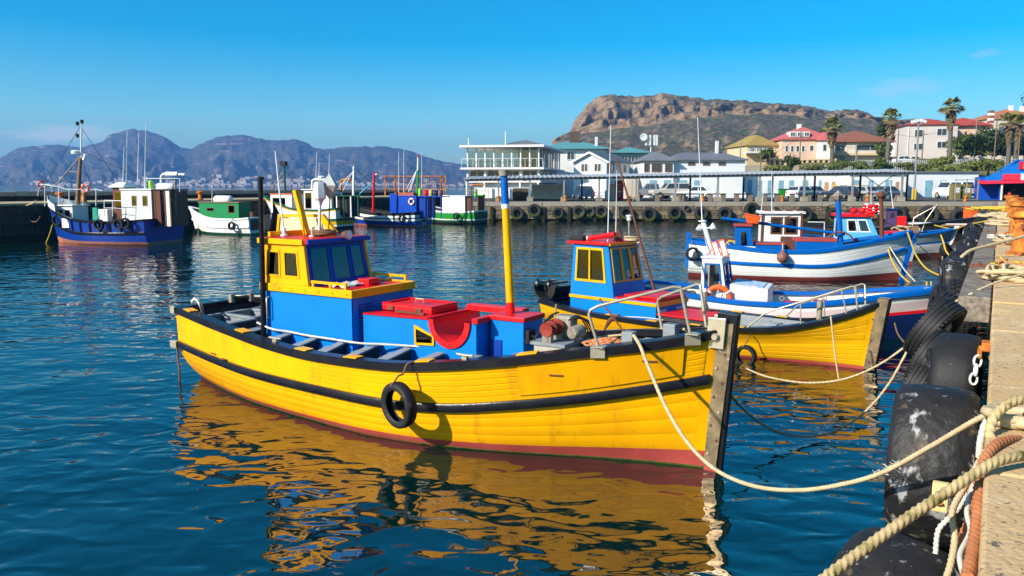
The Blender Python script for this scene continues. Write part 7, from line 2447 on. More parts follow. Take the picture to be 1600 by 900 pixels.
for a in (.6, 2.5, 3.8, 5.6):
 pts = [(Matrix.Rotation(math.pi / 2, 3, 'X') @ V((RR + .066 * math.cos(t)) * math.cos(a), (RR + .066 * math.cos(t)) * math.sin(a), .05 * math.sin(t))) for t in np.arange(0, 6.3, .7)]
 MB().tube(pts, .022, 6, closed=False).build('band', MT['white'], lb)
rope_mesh([V(-.06, -.02, -.28), V(0, -.04, .20), V(.05, -.02, -.28)], .008, MT['rope_white'], 'cord', n=6, parent=lb, lobes=0)
for px in (1222, 1288, 1345):
 p = F3.P(px, 463, y=-.62)
 MB().ring([(.05 + .012 * math.cos(a), .012 * math.sin(a)) for a in np.arange(0, 6.28, 1.05)], 12, c=(p.x, -.62, H3.zs(p.x / F3.L) + .13), M=rotm('X', math.pi / 2)).build('cleat_ring', MT['steel'], b3, smooth=60)
pts = [F3.w(*F3.P(a, b, y=.1)) for a, b in ((1058, 462), (1070, 455), (1082, 461), (1076, 466), (1066, 460), (1084, 455), (1088, 466))]
tag(rope_mesh(pts, .02, MT['rope_yellow'], 'rope_coil', n=6, lobes=0), 'yellow rope in the stern of the white-cabined boat', 'rope')
pts = [F3.w(*p) for p in ((6.0, -.3, .98), (6.2, .1, 1.05), (6.45, -.15, 1.06), (6.3, -.25, 1.0), (6.1, .0, 1.05), (6.5, .05, 1.08), (6.4, -.2, 1.02), (6.15, -.25, 1.02), (6.3, .1, 1.08))]
tag(rope_mesh(pts, .022, MT['rope'], 'rope_coil', n=8), 'heap of pale rope on the bow of the navy hulled boat beside the tyres', 'rope')
# ------------------------------------------------------------------ 4. long white boat with blue rails
F4 = Frame((6.35, 28.55), (13.28, 27.15))
b4 = empty('fishing_boat', F4.S, F4.rz, 'long white planked boat with blue rails, blue stem and dark red bottom', 'boat')
F4b = dict(HERO)
F4b['zb'] = [.14, .13, .13, .17, .25]
m_oxide = surf('dark_red_bottom', (.22, .04, .035), (.16, .03, .028), scale=3, rough=.5)
H4 = plain_hull(b4, F4, F4b, .95, 1.02, m_oxide, MT['white'], MT['blue_trim'], MT['blue_trim'], planks=True, rake=.30, gun_h=.13, rail_w=(.12, .05), zd=.6, railb=.985)
stem_bar(b4, H4, MT['blue_trim'], .03, .16, .06, .02)
MB().box(H4.pt(1, 1.6, 1).x - .02, H4.pt(1, 1.6, 1).x + .2, -.07, .07, H4.zs(1) + .03, H4.zs(1) + .27).build('stem_head', MT['wood'], b4, bevel=.01)
MB().box(-.10, .06, -.2, .2, .3, H4.zs(0) + .36).build('stern_post', MT['blue_trim'], b4, bevel=.01)
pq = lambda a, b, y=-.55: F4.P(a, b, y=y)
x0, x1, lo, hi, zt = cab(F4, b4, 1151, 1182, 354, -.45, .9, .6, MT['blue_trim'], MT['antifoul'], wins=[(.24, .72, .42, .88)], fwins=[(.08, .46, .4, .92), (.54, .92, .4, .92)], slope=.2, roof_ov=.07, fw=.035, pm=GL)
MB().box(x0 + .25, x1 - .01, lo - .014, lo - .002, .92, 1.10).build('name_board', MT['white'], b4)
MB().box(x1, x1 + .95, -.45, .45, .6, 1.16).build('cuddy', MT['blue_trim'], b4)
MB().box(x1 + .01, x1 + .98, -.48, .48, 1.162, 1.22).build('cuddy_top', MT['antifoul'], b4, bevel=.01)
MB().box(x1 + 1.0, x1 + 1.4, -.3, .3, .6, 1.3).build('locker', MT['brown'], b4, bevel=.01)
xa_, xb_ = pq(1244, 380).x, pq(1318, 380).x
MB().box(xa_, xb_, -.5, .5, .6, pq(1280, 378).z).build('engine_casing', MT['blue_trim'], b4, bevel=.01)
MB().box(xa_, xb_ - .2, -.52, .52, pq(1280, 378).z + .002, pq(1280, 373).z).build('casing_top', MT['antifoul'], b4, bevel=.01)
rod(b4, F4, 'boom', (1128, 341), (1320, 366), .1, .055, MT['blue_trim'], .05)
mst = rod(b4, F4, 'mast', (1313.5, 385), (1309.5, 315), 0, .10, MT['blue_trim'], .09, 10)
p = F4.P(1309.5, 306, y=0)
MB().lathe([(.0, -.2), (.2, 0), (0, .2)], 4, c=p).build('reflector', MT['engine'], mst)
rod(b4, F4, 'brown_pole', (1378, 372), (1376.5, 301), -.1, .07, MT['brown'], .06, 10)
p = F4.P(1377, 306, y=-.1)
MB().lathe([(.0, -.18), (.18, 0), (0, .18)], 4, c=p).build('reflector', MT['brown'], b4)
c = F4.P(1311, 373, y=0)
MB().tube([V(c.x - .42, -.25, c.z - .10), V(c.x - .36, -.25, c.z + .1), V(c.x - .15, -.25, c.z + .24), V(c.x + .12, -.25, c.z + .24), V(c.x + .34, -.25, c.z + .10), V(c.x + .42, -.25, c.z - .06)], .03, 8).build('arched_bar', MT['rustdark'], b4, smooth=60)
p = F4.P(1176, 344, y=-.1)
rb = empty('red_tub', F4.w(p.x, -.1, zt + .08), F4.rz, 'red plastic tub tilted on the roof of the small blue cabin', 'tub')
MB().hexa([(-.18, -.16, 0.02), (.18, -.16, .0), (.18, .16, .0), (-.18, .16, .02)], [(-.27, -.22, .34), (.25, -.22, .24), (.25, .22, .24), (-.27, .22, .34)]).build('tub_body', MT['orange'], rb, bevel=.02)
MB().hexa([(-.285, -.235, .342), (.265, -.235, .242), (.265, .235, .242), (-.285, .235, .342)], [(-.285, -.235, .375), (.265, -.235, .275), (.265, .235, .275), (-.285, .235, .375)]).build('rim', MT['orange'], rb)
p = F4.P(1222, 402, y=-1.33)
bu = empty('buoy', F4.w(p.x, -1.40, p.z), F4.rz, 'round maroon buoy hung against the side of the long white boat', 'buoy')
MB().lathe([(0, -.19)] + [(.19 * math.sin(a), -.19 * math.cos(a)) for a in np.linspace(.2, 2.75, 12)] + [(.05, .21), (.03, .25), (0, .255)], 18).build('float', MT['maroon'], bu, smooth=70)
rope_mesh([V(0, 0, .24), V(0, .03, .36), V(0, .12, .46)], .02, MT['rope'], 'lanyard', n=6, parent=bu, lobes=0)
p = F4.P(1082, 396, y=-.85)
tyre_fender(F4, p.x, -.97, p.z, .235, .16, 'black tyre hung at the stern of the long white boat', top=(0, .1, .42), yaw=.25)
pts = [F4.w(*F4.P(a, b, y=.1)) for a, b in ((1134, 382), (1140, 376), (1148, 380), (1150, 386), (1142, 384), (1137, 378), (1150, 377))]
tag(rope_mesh(pts, .03, MT['rope_yellow'], 'rope_coil', n=6, lobes=0), 'yellow rope heap aft of the small blue cabin', 'rope')
MB().box(H4.pt(.86, 1.2, -1).x - .55, H4.pt(.86, 1.2, -1).x + .35, -.1, .1, -.1, -.05).build('keel_shoe', m_oxide, b4)
# ------------------------------------------------------------------ 5. light blue cabin boat behind it, and 6. the brown and white cabin
F5 = Frame((12.2, 37.2), (19.36, 35.73))
b5 = empty('fishing_boat', F5.S, F5.rz, 'light blue cabined boat with red roof behind the long white boat', 'boat')
F5d = dict(HERO)
F5d['zb'] = [.22, .22, .22, .24, .28]
H5 = plain_hull(b5, F5, F5d, 1.0, .82, MT['brown'], MT['white'], MT['blue_trim'], None, rake=.5, zd=.7, gun_h=.07, bands=((.46, MT['white']), (.56, MT['blue_trim']), (1.0, surf('grey_blue_topsides', (.28, .36, .40), (.22, .3, .34), scale=2, rough=.4))))
MB().hexa([(F5.L - .1, -.04, -.2), (F5.L + .1, -.03, -.2), (F5.L + .1, .03, -.2), (F5.L - .1, .04, -.2)], [(F5.L + .45, -.05, 1.42), (F5.L + .62, -.04, 1.42), (F5.L + .62, .04, 1.42), (F5.L + .45, .05, 1.42)]).build('stem_post', MT['white'], b5)
x0, x1, lo, hi, zt = cab(F5, b5, 1314, 1379, 339, -.8, 1.6, .7, MT['ltblue'], MT['red'], wins=[(.20, .50, .38, .90), (.53, .84, .38, .90)], fwins=[(.07, .46, .35, .92), (.54, .93, .35, .92)], bwins=[(.2, .8, .1, .9)], fm=MT['white'], pm=GL, slope=.5, inset=.08, roof_ov=.14, roof_th=.14, fw=.055)
ok_ = MB()
p = F5.P(1355, 355, y=-.3)
ok_.hexa([(p.x - .22, -.35, p.z - .3), (p.x + .22, -.35, p.z - .3), (p.x + .2, -.2, p.z - .3), (p.x - .2, -.2, p.z - .3)], [(p.x - .06, -.33, p.z + .32), (p.x + .1, -.33, p.z + .32), (p.x + .1, -.22, p.z + .32), (p.x - .06, -.22, p.z + .32)])
ok = tag(ok_.build('oilskin', MT['rope_yellow'], bevel=.03), 'yellow oilskin hanging inside the light blue cabin window', 'coat')
ok.location, ok.rotation_euler = F5.S, (0, 0, F5.rz)
for k, (px, dz, rr, lab) in enumerate(((1361, 0, .33, 'lowest'), (1363, .14, .30, 'middle'), (1362, .28, .30, 'top'))):
 p = F5.P(px, 333, y=-.1)
 lb = empty('lifebuoy', F5.w(p.x, -.1, zt + .20 + dz), k * .8, '%s red and white lifebuoy of the stack on the red cabin roof' % lab, 'lifebuoy', 'lifebuoys stacked on the red roof')
 MB().ring([(rr + .09 * math.cos(a), .07 * math.sin(a)) for a in np.arange(0, 6.28, .8)], 22).build('ring', MT['red'], lb, smooth=60)
 for a in (.5, 2.1, 3.6, 5.2):
  pts = [V((rr + .095 * math.cos(t)) * math.cos(a), (rr + .095 * math.cos(t)) * math.sin(a), .075 * math.sin(t)) for t in np.arange(0, 6.3, .8)]
  MB().tube(pts, .04, 6).build('band', MT['white'], lb)
for k, px in enumerate((1334, 1347)):
 p = F5.P(px, 333, y=-.3)
 tag(MB().lathe([(0, -.1), (.12, -.08), (.17, .02), (.12, .14), (0, .16)], 12).build('float', MT['red'], smooth=60, loc=F5.w(p.x, -.3, zt + .24)), '%s red float lying on the red cabin roof' % ('left' if k == 0 else 'right'), 'float')
aerial(F5, b5, 1361, 335, 285, .1, 0, .02)
MB().box(x1 - .05, F5.L - .5, -.5, .5, .9, 1.02).build('foredeck', MT['grey'], b5)
MB().box(x1 + .05, x1 + 1.0, -.5, .5, 1.022, 1.16).build('red_hatch', MT['red'], b5, bevel=.01)
rail_px(F5, b5, ((1424, 362), (1428, 340), (1462, 322), (1464, 320)), -.2, .03, MT['steel'], 'pulpit_rail')
rail_px(F5, b5, ((1440, 362), (1446, 345), (1462, 322)), .3, .03, MT['steel'], 'pulpit_rail')
pts = [F5.w(*F5.P(a, b, y=.0)) for a, b in ((1392, 358), (1405, 353), (1420, 358), (1412, 361), (1400, 355), (1430, 355), (1436, 360), (1405, 360))]
tag(rope_mesh(pts, .035, MT['rope'], 'rope_coil', n=6, lobes=0), 'pale rope tangle on the deck before the light blue cabin', 'rope')
p = F5.P(1481, 403, y=-.1)
for k, dx in enumerate((0, .45)):
 tag(MB().lathe([(0, -.32)] + [(.24 * math.sin(a), -.3 * math.cos(a)) for a in np.linspace(.3, 2.7, 9)] + [(.04, .3), (0, .34)], 14).build('buoy', MT['rubber'], smooth=70, loc=F5.w(p.x + dx - .2, -.3 + .2 * k, .35)),
  '%s black float at the waterline under the pale bow' % ('left' if k == 0 else 'right'), 'buoy')
F6 = Frame((9.0, 33.6), (16.2, 32.2))
b6 = empty('fishing_boat', F6.S, F6.rz, 'boat with a white wheelhouse trimmed in brown, hidden behind the blue railed boat', 'boat')
H6 = plain_hull(b6, F6, HERO, .85, .78, MT['antifoul'], MT['white'], MT['brown'], None, rake=.2, zd=.5)
x0, x1, lo, hi, zt = cab(F6, b6, 1191, 1254, 334, -.6, 1.2, .5, MT['white'], MT['white'], wins=[(.22, .52, .46, .92), (.56, .90, .46, .92)], fwins=[(.1, .9, .5, .9)], fm=MT['brown'], pm=GL, roof_ov=.12, roof_th=.1, fw=.07)
for x in (x0 + .02, x1 - .02):
 MB().box(x - .045, x + .045, lo - .02, lo + .02, .5, zt).build('corner_post', MT['brown'], b6)
MB().box(x0 + .75, x0 + 1.5, lo - .03, lo - .002, zt - 1.12, zt - .92).build('name_board', MT['brown'], b6, bevel=.01)
for i in range(4):
 MB().box(x0 + .1 + i * .42, x0 + .35 + i * .42, lo - .05, lo + .4, zt + .105, zt + .15).build('roof_slat', MT['brown'], b6)
aerial(F6, b6, 1188, 340, 300, .2, 5, .018)
aerial(F6, b6, 1206, 330, 265, .1, 0, .018)
rail_px(F6, b6, ((1262, 347), (1288, 347), (1288, 372)), -.4, .025, MT['white'])
# 5b. dark boat nosing up to the quay behind
F5b = Frame((15.5, 46.5), (24.6, 43.6))
b5b = empty('fishing_boat', F5b.S, F5b.rz, 'dark hulled boat with a pale deck nosing up to the near quay', 'boat')
H5b = plain_hull(b5b, F5b, HERO, 1.05, .92, MT['brown'], MT['dark'], MT['black'], None, rake=.6, zd=.9, deck_m=MT['grey'])
x0, x1, lo, hi, zt = cab(F5b, b5b, 1388, 1402, 328, -.5, 1.0, .9, surf('purple_hut', (.08, .04, .12), scale=2, rough=.5), MT['navy'], wins=[(.2, .8, .5, .9)])
MB().box(x1 + .02, x1 + .5, lo, hi, .9, zt - .35).build('red_locker', MT['red'], b5b, bevel=.02)
MB().box(x1 + .6, x1 + 4.2, -.7, .7, 1.0, 1.16).build('deck_cover', MT['white'], b5b, bevel=.02)
MB().box(x1 + .55, x1 + 4.3, -.74, -.702, 1.02, 1.12).build('wooden_rail', MT['wood'], b5b)
aerial(F5b, b5b, 1396, 330, 283, .1, -6, .025)
# ------------------------------------------------------------------ boats along the breakwater (bow to the left, port side to us)
def far_boat(sx, sy, bx, by, sb, sz, bottom, side_m, gun, rail_m, lab, rake, bands=(), form=None, zd=.8, tr=.0):
 F = Frame((sx, sy), (bx, by))
 e = empty('trawler', F.S, F.rz, lab, 'boat')
 Hh = plain_hull(e, F, form or WORK, sb, sz, bottom, side_m, gun, rail_m, rake=rake, bands=bands, zd=zd, tr=tr, gun_h=.11, rail_w=(.13, .07), deck_m=MT['deck'])
 return F, e, Hh
def side_tyre(F, Hh, px, py, r, lab, s=1):
 x = F.P(px, py, y=s * 1.2).x
 u = min(.98, max(.02, x / F.L))
 p0 = F.P(px, py, y=s * (Hh.hb(u, .8) + .15))
 t = tyre_fender(F, p0.x, p0.y + s * .06, p0.z, r, .2, lab, yaw=0, cat='tyre')
 rope_mesh([V(0, 0, r * .8), V(0, -s * .05, r * 1.3), V(0, -s * .15, r * 1.9)], .02, MT['rope_brown'], 'lashing', n=5, parent=t, lobes=0)
 return t
# 7. blue trawler
F7, b7, H7 = far_boat(-19.28, 44.3, -26.1, 45.9, 1.5, 1.24, MT['salmon'], MT['darkblue'], MT['black'], MT['black'],
      'blue and white trawler with a tall brown mast at the far left', .5, zd=.9)
yb7 = 1.3
P7 = lambda px, py, y=1.0: F7.P(px, py, y=y)
for k in range(9):                                   # stanchions on the topsides
 u = .1 + k * .09
 z0, z1 = H7.zr(u) + .05, H7.zs(u)
 a_, b_ = H7.pt(u, z0, 1, .03), H7.pt(u, z1, 1, .03)
 MB().bar(a_, b_, .07, .05).build('topside_rib', MT['black'], b7)
# white bow flare and forecastle
us = H7.us(12, .84, 1.0)
for s in (1, -1):
 r0 = [H7.pt(u, H7.zs(u) + .10, s, -.03) for u in us]
 r1 = [H7.pt(u, H7.zs(u) + .10, s, .0) + V(.12 * (u - .84), 0, .38 + .3 * (u - .84)) for u in us]
 r2 = [p - V(0, s * .05, 0) for p in r1]
 r3 = [p - V(0, s * .05, 0) for p in r0]
 MB().grid([r0, r1, r2, r3]).build('white_bulwark', MT['white'], b7, smooth=40)
x0, x1, lo, hi, zt = cab(F7, b7, 112, 84, 322, .62, 1.24, 1.0, MT['white'], MT['white'], wins=[(.15, .4, .3, .8), (.55, .85, .3, .8)], fm=MT['brown'], roof_ov=.1, roof_name='forecastle_deck')
p = P7(186, 314)
MB().box(P7(166, 340).x, P7(152, 340).x, .2, .9, 1.0, 1.9).build('locker', MT['white'], b7, bevel=.02)
x0, x1, lo, hi, zt = cab(F7, b7, 235, 188, 297, .75, 1.5, 1.0, MT['white'], MT['white'], wins=[(.12, .30, .55, .85), (.48, .66, .55, .85)], bwins=[(.1, .45, .05, .9), (.55, .9, .05, .9)], fm=MT['engine'], roof_ov=.06, name='wheelhouse')
x2, x3, lo2, hi2, zt2 = cab(F7, b7, 191, 175, 293, .55, 1.1, 1.0, MT['brown'], MT['white'], wins=[(.15, .85, .40, .9)], fwins=[(.1, .45, .5, .9), (.55, .9, .5, .9)], fm=MT['maroon'], pm=GL, roof_ov=.15, name='steering_shelter')
MB().hexa([(x2 - .16, lo2 - .1, zt2 + .072), (x3 + .16, lo2 - .1, zt2 + .072), (x3 + .16, hi2 + .1, zt2 + .072), (x2 - .16, hi2 + .1, zt2 + .072)], [(x2 - .02, lo2 + .3, zt2 + .28), (x3 - .1, lo2 + .3, zt2 + .28), (x3 - .1, hi2 - .3, zt2 + .28), (x2 - .02, hi2 - .3, zt2 + .28)]).build('peaked_roof', MT['white'], b7)
MB().box(x0 - 1.3, x0 - .01, lo, hi, zt - .02, zt + .05).build('after_roof', MT['dark'], b7)
for i in range(4):
 xx = x0 - .2 - i * .32
 MB().box(xx - .04, xx + .04, hi - .1, hi - .02, 1.0, zt - .025).build('door_post', MT['brown'], b7)
 if i < 3 and i != 1:
  MB().box(xx - .27, xx - .05, hi - .07, hi - .04, 1.0, zt - .03).build('door_panel', MT['white'] if i else MT['brown'], b7)
MB().box(x0 - 1.25, x0 - 1.2, lo + .05, hi - .11, 1.0, zt - .03).build('after_bulkhead', MT['brown'], b7)
ms = rod(b7, F7, 'mast', (120, 338), (126, 246), .0, .16, MT['wood'], .08, 10)
up_ = rod(b7, F7, 'topmast', (126.5, 248), (127.5, 190), .0, .045, MT['alu'], .03, parent=ms)
rod(b7, F7, 'forestay_strut', (82, 296), (124, 246), .0, .04, MT['engine'], parent=ms)
rod(b7, F7, 'spreader', (108, 268), (123, 269), .0, .03, MT['engine'], parent=ms)
for (px, py) in ((128, 190), (121, 193), (121, 212)):
 p = P7(px, py, 0)
 MB().lathe([(.0, -.12), (.08, -.1), (.09, .08), (0, .12)], 8, c=p).build('mast_lamp', MT['dark'], ms)
p = P7(119, 238, 0)
MB().lathe([(.0, -.1), (.26, -.09), (.28, .06), (.22, .11), (0, .12)], 14, c=p).build('radar_dome', MT['alu'], ms, smooth=40)
rod(b7, F7, 'lamp_arm', (131, 250), (134, 241), .0, .09, MT['white'], parent=ms)
for (px, y0, y1, yy) in ((192, 290, 228, .1), (197, 284, 205, 0), (215, 284, 208, .3), (226, 296, 190, .2)):
 aerial(F7, b7, px, y0, y1, yy, 2, .025)
bk_ = rail_px(F7, b7, ((59, 306), (62, 288), (78, 288), (82, 300)), .25, .03, MT['alu'], 'pulpit_rail')
rail_px(F7, b7, ((62, 288), (92, 292), (105, 296), (150, 296), (160, 298)), .6, .022, MT['alu'], 'pulpit_rail')
for px in (70, 92, 108, 130, 150):
 rod(b7, F7, 'rail_post', (px, 322), (px, 294), .6, .022, MT['alu'])
rail_px(F7, b7, ((164, 325), (176, 325), (190, 326)), 1.2, .022, MT['alu'], 'side_rail')
for px in (163, 176, 192):
 rod(b7, F7, 'rail_post', (px, 338), (px, 313), 1.2, .022, MT['alu'])
rail_px(F7, b7, ((163, 313), (192, 314)), 1.2, .022, MT['alu'], 'side_rail')
# exhaust, raft canister and green bottle on the roof
ex = MB().tube([P7(252, 290, 0), P7(252, 276, 0), P7(255, 272, 0), P7(260, 272, 0), P7(289, 273, 0)], .07, 8).build('exhaust_pipe', MT['alu'], b7, smooth=60)
MB().cyl(P7(260, 272, 0), P7(278, 272, 0), .13, n=10).build('silencer', MT['alu'], ex, smooth=60)
MB().tube([P7(246, 293, .3), P7(248, 293, .3), P7(272, 293, .3), P7(274, 293, .3)], [.1, .24, .24, .1], 12).build('raft_canister', MT['alu'], b7, smooth=60)
rail_px(F7, b7, ((228, 300), (228, 279), (275, 279), (281, 279), (281, 300)), .5, .025, MT['alu'], 'roof_rail')
rod(b7, F7, 'roof_post', (274, 345), (274, 280), .4, .05, MT['engine'])
p = P7(236, 291, .4)
MB().tube([(p.x, .4, zt + .07), (p.x, .4, p.z + .25), (p.x, .4, p.z + .34)], [.13, .13, .05], 10).build('gas_bottle', MT['lime'], b7, smooth=50)
for (px, py, dark) in ((66, 289, 0), (133, 294, 0)):
 p = P7(px, py, .3 if px < 100 else .65)
 lb = empty('lifebuoy', F7.w(p.x, .3 if px < 100 else .65, p.z), F7.rz + (1.2 if px < 100 else 0), 'faded orange lifebuoy on the %s rail of the blue trawler' % ('bow' if px < 100 else 'forecastle'), 'lifebuoy')
 MB().ring([(.21 + .055 * math.cos(a), .05 * math.sin(a)) for a in np.arange(0, 6.28, .8)], 20, M=rotm('X', math.pi / 2)).build('ring', MT['orange'], lb, smooth=60)
 for a in (.78, 2.35, 3.9, 5.5):
  pts = [(Matrix.Rotation(math.pi / 2, 3, 'X') @ V((.21 + .06 * math.cos(t)) * math.cos(a), (.21 + .06 * math.cos(t)) * math.sin(a), .055 * math.sin(t))) for t in np.arange(0, 6.3, .8)]
  MB().tube(pts, .03, 5).build('band', MT['white'], lb)
p = P7(152, 331, .7)
cv = MB().hexa([(p.x - .22, .5, p.z - .5), (p.x + .2, .5, p.z - .5), (p.x + .2, .9, p.z - .5), (p.x - .22, .9, p.z - .5)], [(p.x - .1, .6, p.z + .22), (p.x + .24, .6, p.z + .25), (p.x + .24, .8, p.z + .25), (p.x - .1, .8, p.z + .22)])
o = cv.build('green_tarpaulin', surf('teal_tarp', (.0, .30, .20), (.0, .2, .13), scale=3, rough=.5), bevel=.06)
o.location, o.rotation_euler = F7.S, (0, 0, F7.rz)
tag(o, 'bright teal tarpaulin bundle on the deck of the blue trawler', 'tarpaulin')
for k, (px, py) in enumerate(((91, 344), (156, 351), (187, 350), (197, 349))):
 side_tyre(F7, H7, px, py, .30, 'black tyre hung on the blue trawler, %s from its bow' % ORD[k])
u_ = P7(112, 350, 1.2).x / F7.L
MB().box(u_ * F7.L - .22, u_ * F7.L + .22, H7.hb(u_, 1.2) - .05, H7.hb(u_, 1.2) + .07, .9, 1.42).build('white_door', MT['white'], b7)
# 8. green wheelhouse boat
F8, b8, H8 = far_boat(-16.5, 52.4, -21.6, 54.6, .98, 1.0, MT['dkgreen'], MT['white'], MT['white'], MT['white'], 'white hulled boat with a dark green wheelhouse beside the blue trawler', .5, zd=.6)
x0, x1, lo, hi, zt = cab(F8, b8, 372, 310, 317, .6, 1.2, .6, MT['green'], MT['wood'], wins=[(.10, .26, .55, .9), (.62, .80, .62, .78)], fm=MT['brown'], roof_ov=.06)
MB().tube([F8.P(336, 312, y=.0), F8.P(338, 312, y=0), F8.P(360, 312, y=0), F8.P(362, 312, y=0)], [.1, .28, .28, .1], 12).build('raft_canister', MT['alu'], b8, smooth=60)
aerial(F8, b8, 331, 316, 280, .1, 1, .02)
MB().box(H8.pt(.04, 1, 1).x, H8.pt(.04, 1, 1).x + .2, -.5, .5, .9, 1.5).build('stern_post', MT['brown'], b8)
MB().box(-.05, -.004, -.95, .95, .35, H8.zs(0) - .02).build('transom_panel', MT['brown'], b8)
for k, (px, py) in enumerate(((310, 363), (363, 353))):
 side_tyre(F8, H8, px, py, .27, 'black tyre on the white hull of the green wheelhouse boat, %s' % ('bow one' if k == 0 else 'stern one'))
# 9. yellow, green and white trawler
F9, b9, H9 = far_boat(-12.45, 59.75, -18.4, 62.0, 1.15, 1.40, MT['dark'], MT['white'], MT['dkgreen'], None, 'white trawler with green and yellow bands, boxy white wheelhouse and green mast', .9, zd=.9,
      bands=((.10, MT['white']), (.30, MT['yellow2']), (.46, MT['dkgreen']), (.90, MT['white']), (1.0, MT['yellow2'])))
x0, x1, lo, hi, zt = cab(F9, b9, 455, 422, 304, .9, 1.8, .9, MT['white'], MT['orange'], wins=[(.3, .9, .1, .85)], fm=MT['dark'], roof_ov=.05, name='forecastle')
x0, x1, lo, hi, zt = cab(F9, b9, 517, 474, 297, .8, 1.6, .9, MT['white'], MT['white'], wins=[(.72, .95, .3, .9)], fwins=[(.1, .45, .5, .9), (.55, .9, .5, .9)], bwins=[(.2, .8, .05, .85)], fm=MT['brown'], roof_ov=.14, name='wheelhouse')
MB().box(x0 - 2.6, x0 - .01, lo, hi, zt - .45, zt - .38).build('after_roof', MT['dkgreen'], b9)
MB().box(x0 - 1.5, x0 - .02, lo + .1, hi - .3, .9, zt - .46).build('after_cabin', MT['dark'], b9)
for i in range(4):
 MB().box(x0 - .5 - i * .6, x0 - .42 - i * .6, hi - .08, hi, .9, zt - .455).build('post', MT['dkgreen'] if i % 2 else MT['white'], b9)
rod(b9, F9, 'green_mast', (447, 330), (444, 252), 0, .09, MT['dkgreen'], .07, 10)
for a, b in (((424, 292), (444, 268)), ((430, 298), (444, 276))):
 rod(b9, F9, 'mast_stay', a, b, 0, .03, MT['engine'])
p = F9.P(443, 255, y=0)
MB().box(p.x - .25, p.x + .25, -.15, .15, p.z - .2, p.z + .15).build('mast_lamp', MT['dark'], b9)
ms = rod(b9, F9, 'white_mast', (552, 325), (553, 260), 0, .11, MT['alu'], .09, 10)
for a in ((530, 292), (536, 298)):
 rod(b9, F9, 'mast_stay', a, (551, 268), 0, .03, MT['alu'])
rod(b9, F9, 'stay_wire', (553, 262), (585, 290), -.3, .025, MT['dark'])
ex = MB().tube([F9.P(533, 300, y=-.2), F9.P(533, 282, y=-.2), F9.P(536, 281, y=-.2), F9.P(555, 281, y=-.2)], .09, 8).build('exhaust_pipe', MT['rust'], b9, smooth=60)
ex = MB().tube([F9.P(487, 297, y=.2), F9.P(488, 282, y=.2), F9.P(492, 280, y=.2), F9.P(508, 281, y=.2)], .08, 8).build('vent_pipe', MT['alu'], b9, smooth=60)
for px, t in ((493, 238), (513, 240), (497, 255)):
 aerial(F9, b9, px, 297, t, .1, 2, .03)
p = F9.P(502, 277, y=.1)
MB().lathe([(.0, -.12), (.25, -.1), (.27, .05), (.2, .1), (0, .12)], 12, c=p).build('radar_dome', MT['alu'], b9, smooth=40)
MB().box(-.03, -.001, -.7, .7, H9.zs(0) - .42, H9.zs(0) - .12).build('transom_panel', MT['dark'], b9)
# 10. blue cabin boat
F10, b10, H10 = far_boat(-7.0, 63.2, -13.5, 66.0, 1.22, 1.0, MT['salmon'], MT['white'], MT['dark'], None, 'black and white striped boat with a bright blue cabin and a lifebuoy', .6, zd=.7,
       bands=((.24, MT['royal']), (.34, MT['dark']), (.52, MT['white']), (.62, MT['dark']), (.85, MT['white']), (1.0, MT['dark'])))
x0, x1, lo, hi, zt = cab(F10, b10, 650, 610, 307, .8, 1.6, .7, MT['royal'], MT['royal'], wins=[(.80, .93, .5, .8)], fm=MT['royal'], roof_ov=.04)
MB().box(x1 - .62, x1 + .02, hi + .001, hi + .08, .7, zt + .22).build('wheelhouse_side', MT['royal'], b10, bevel=.01)
MB().box(x0 - 2.2, x0 - .01, lo + .1, hi - .1, zt - .03, zt + .04).build('after_roof', MT['royal'], b10)
for i in range(3):
 MB().box(x0 - .75 - i * .7, x0 - .69 - i * .7, hi - .18, hi - .12, .7, zt - .031).build('post', MT['darkblue'], b10)
MB().box(x0 - .9, x0 - .05, lo + .1, hi - .25, .7, zt - .032).build('after_cabin', MT['darkblue'], b10)
p = F10.P(642, 315, y=.92)
lb = empty('lifebuoy', F10.w(p.x, hi + .05, p.z), F10.rz, 'white and red lifebuoy on the bright blue cabin', 'lifebuoy')
MB().ring([(.22 + .07 * math.cos(a), .05 * math.sin(a)) for a in np.arange(0, 6.28, .8)], 20, M=rotm('X', math.pi / 2)).build('ring', MT['alu'], lb, smooth=60)
for a in (.78, 2.35, 3.9, 5.5):
 pts = [(Matrix.Rotation(math.pi / 2, 3, 'X') @ V((.22 + .075 * math.cos(t)) * math.cos(a), (.22 + .075 * math.cos(t)) * math.sin(a), .055 * math.sin(t))) for t in np.arange(0, 6.3, .8)]
 MB().tube(pts, .04, 5).build('band', MT['red'], lb)
ms = rod(b10, F10, 'mast', (652, 306), (653, 266), 0, .09, MT['brightgreen'], .08, 10)
rod(b10, F10, 'topmast', (653, 266), (653, 243), 0, .08, MT['alu'], .05, parent=ms)
MB().lathe([(0, -.1), (.1, 0), (0, .15)], 8, c=F10.P(653, 245, y=0)).build('mast_lamp', MT['red'], ms)
for a in ((634, 298), (638, 300), (641, 299)):
 rod(b10, F10, 'mast_stay', a, (651, 266), 0, .03, MT['alu'])
for px, t in ((659, 238), (623, 237), (631, 235)):
 aerial(F10, b10, px, 304, t, .2, 0, .03)
rb = MB().box(F10.P(648, 303, y=.3).x, F10.P(624, 303, y=.3).x, -.5, .5, zt + .045, zt + .30).build('raft_box', surf('brick_red_box', (.42, .10, .055), scale=2, rough=.6), b10, bevel=.03)
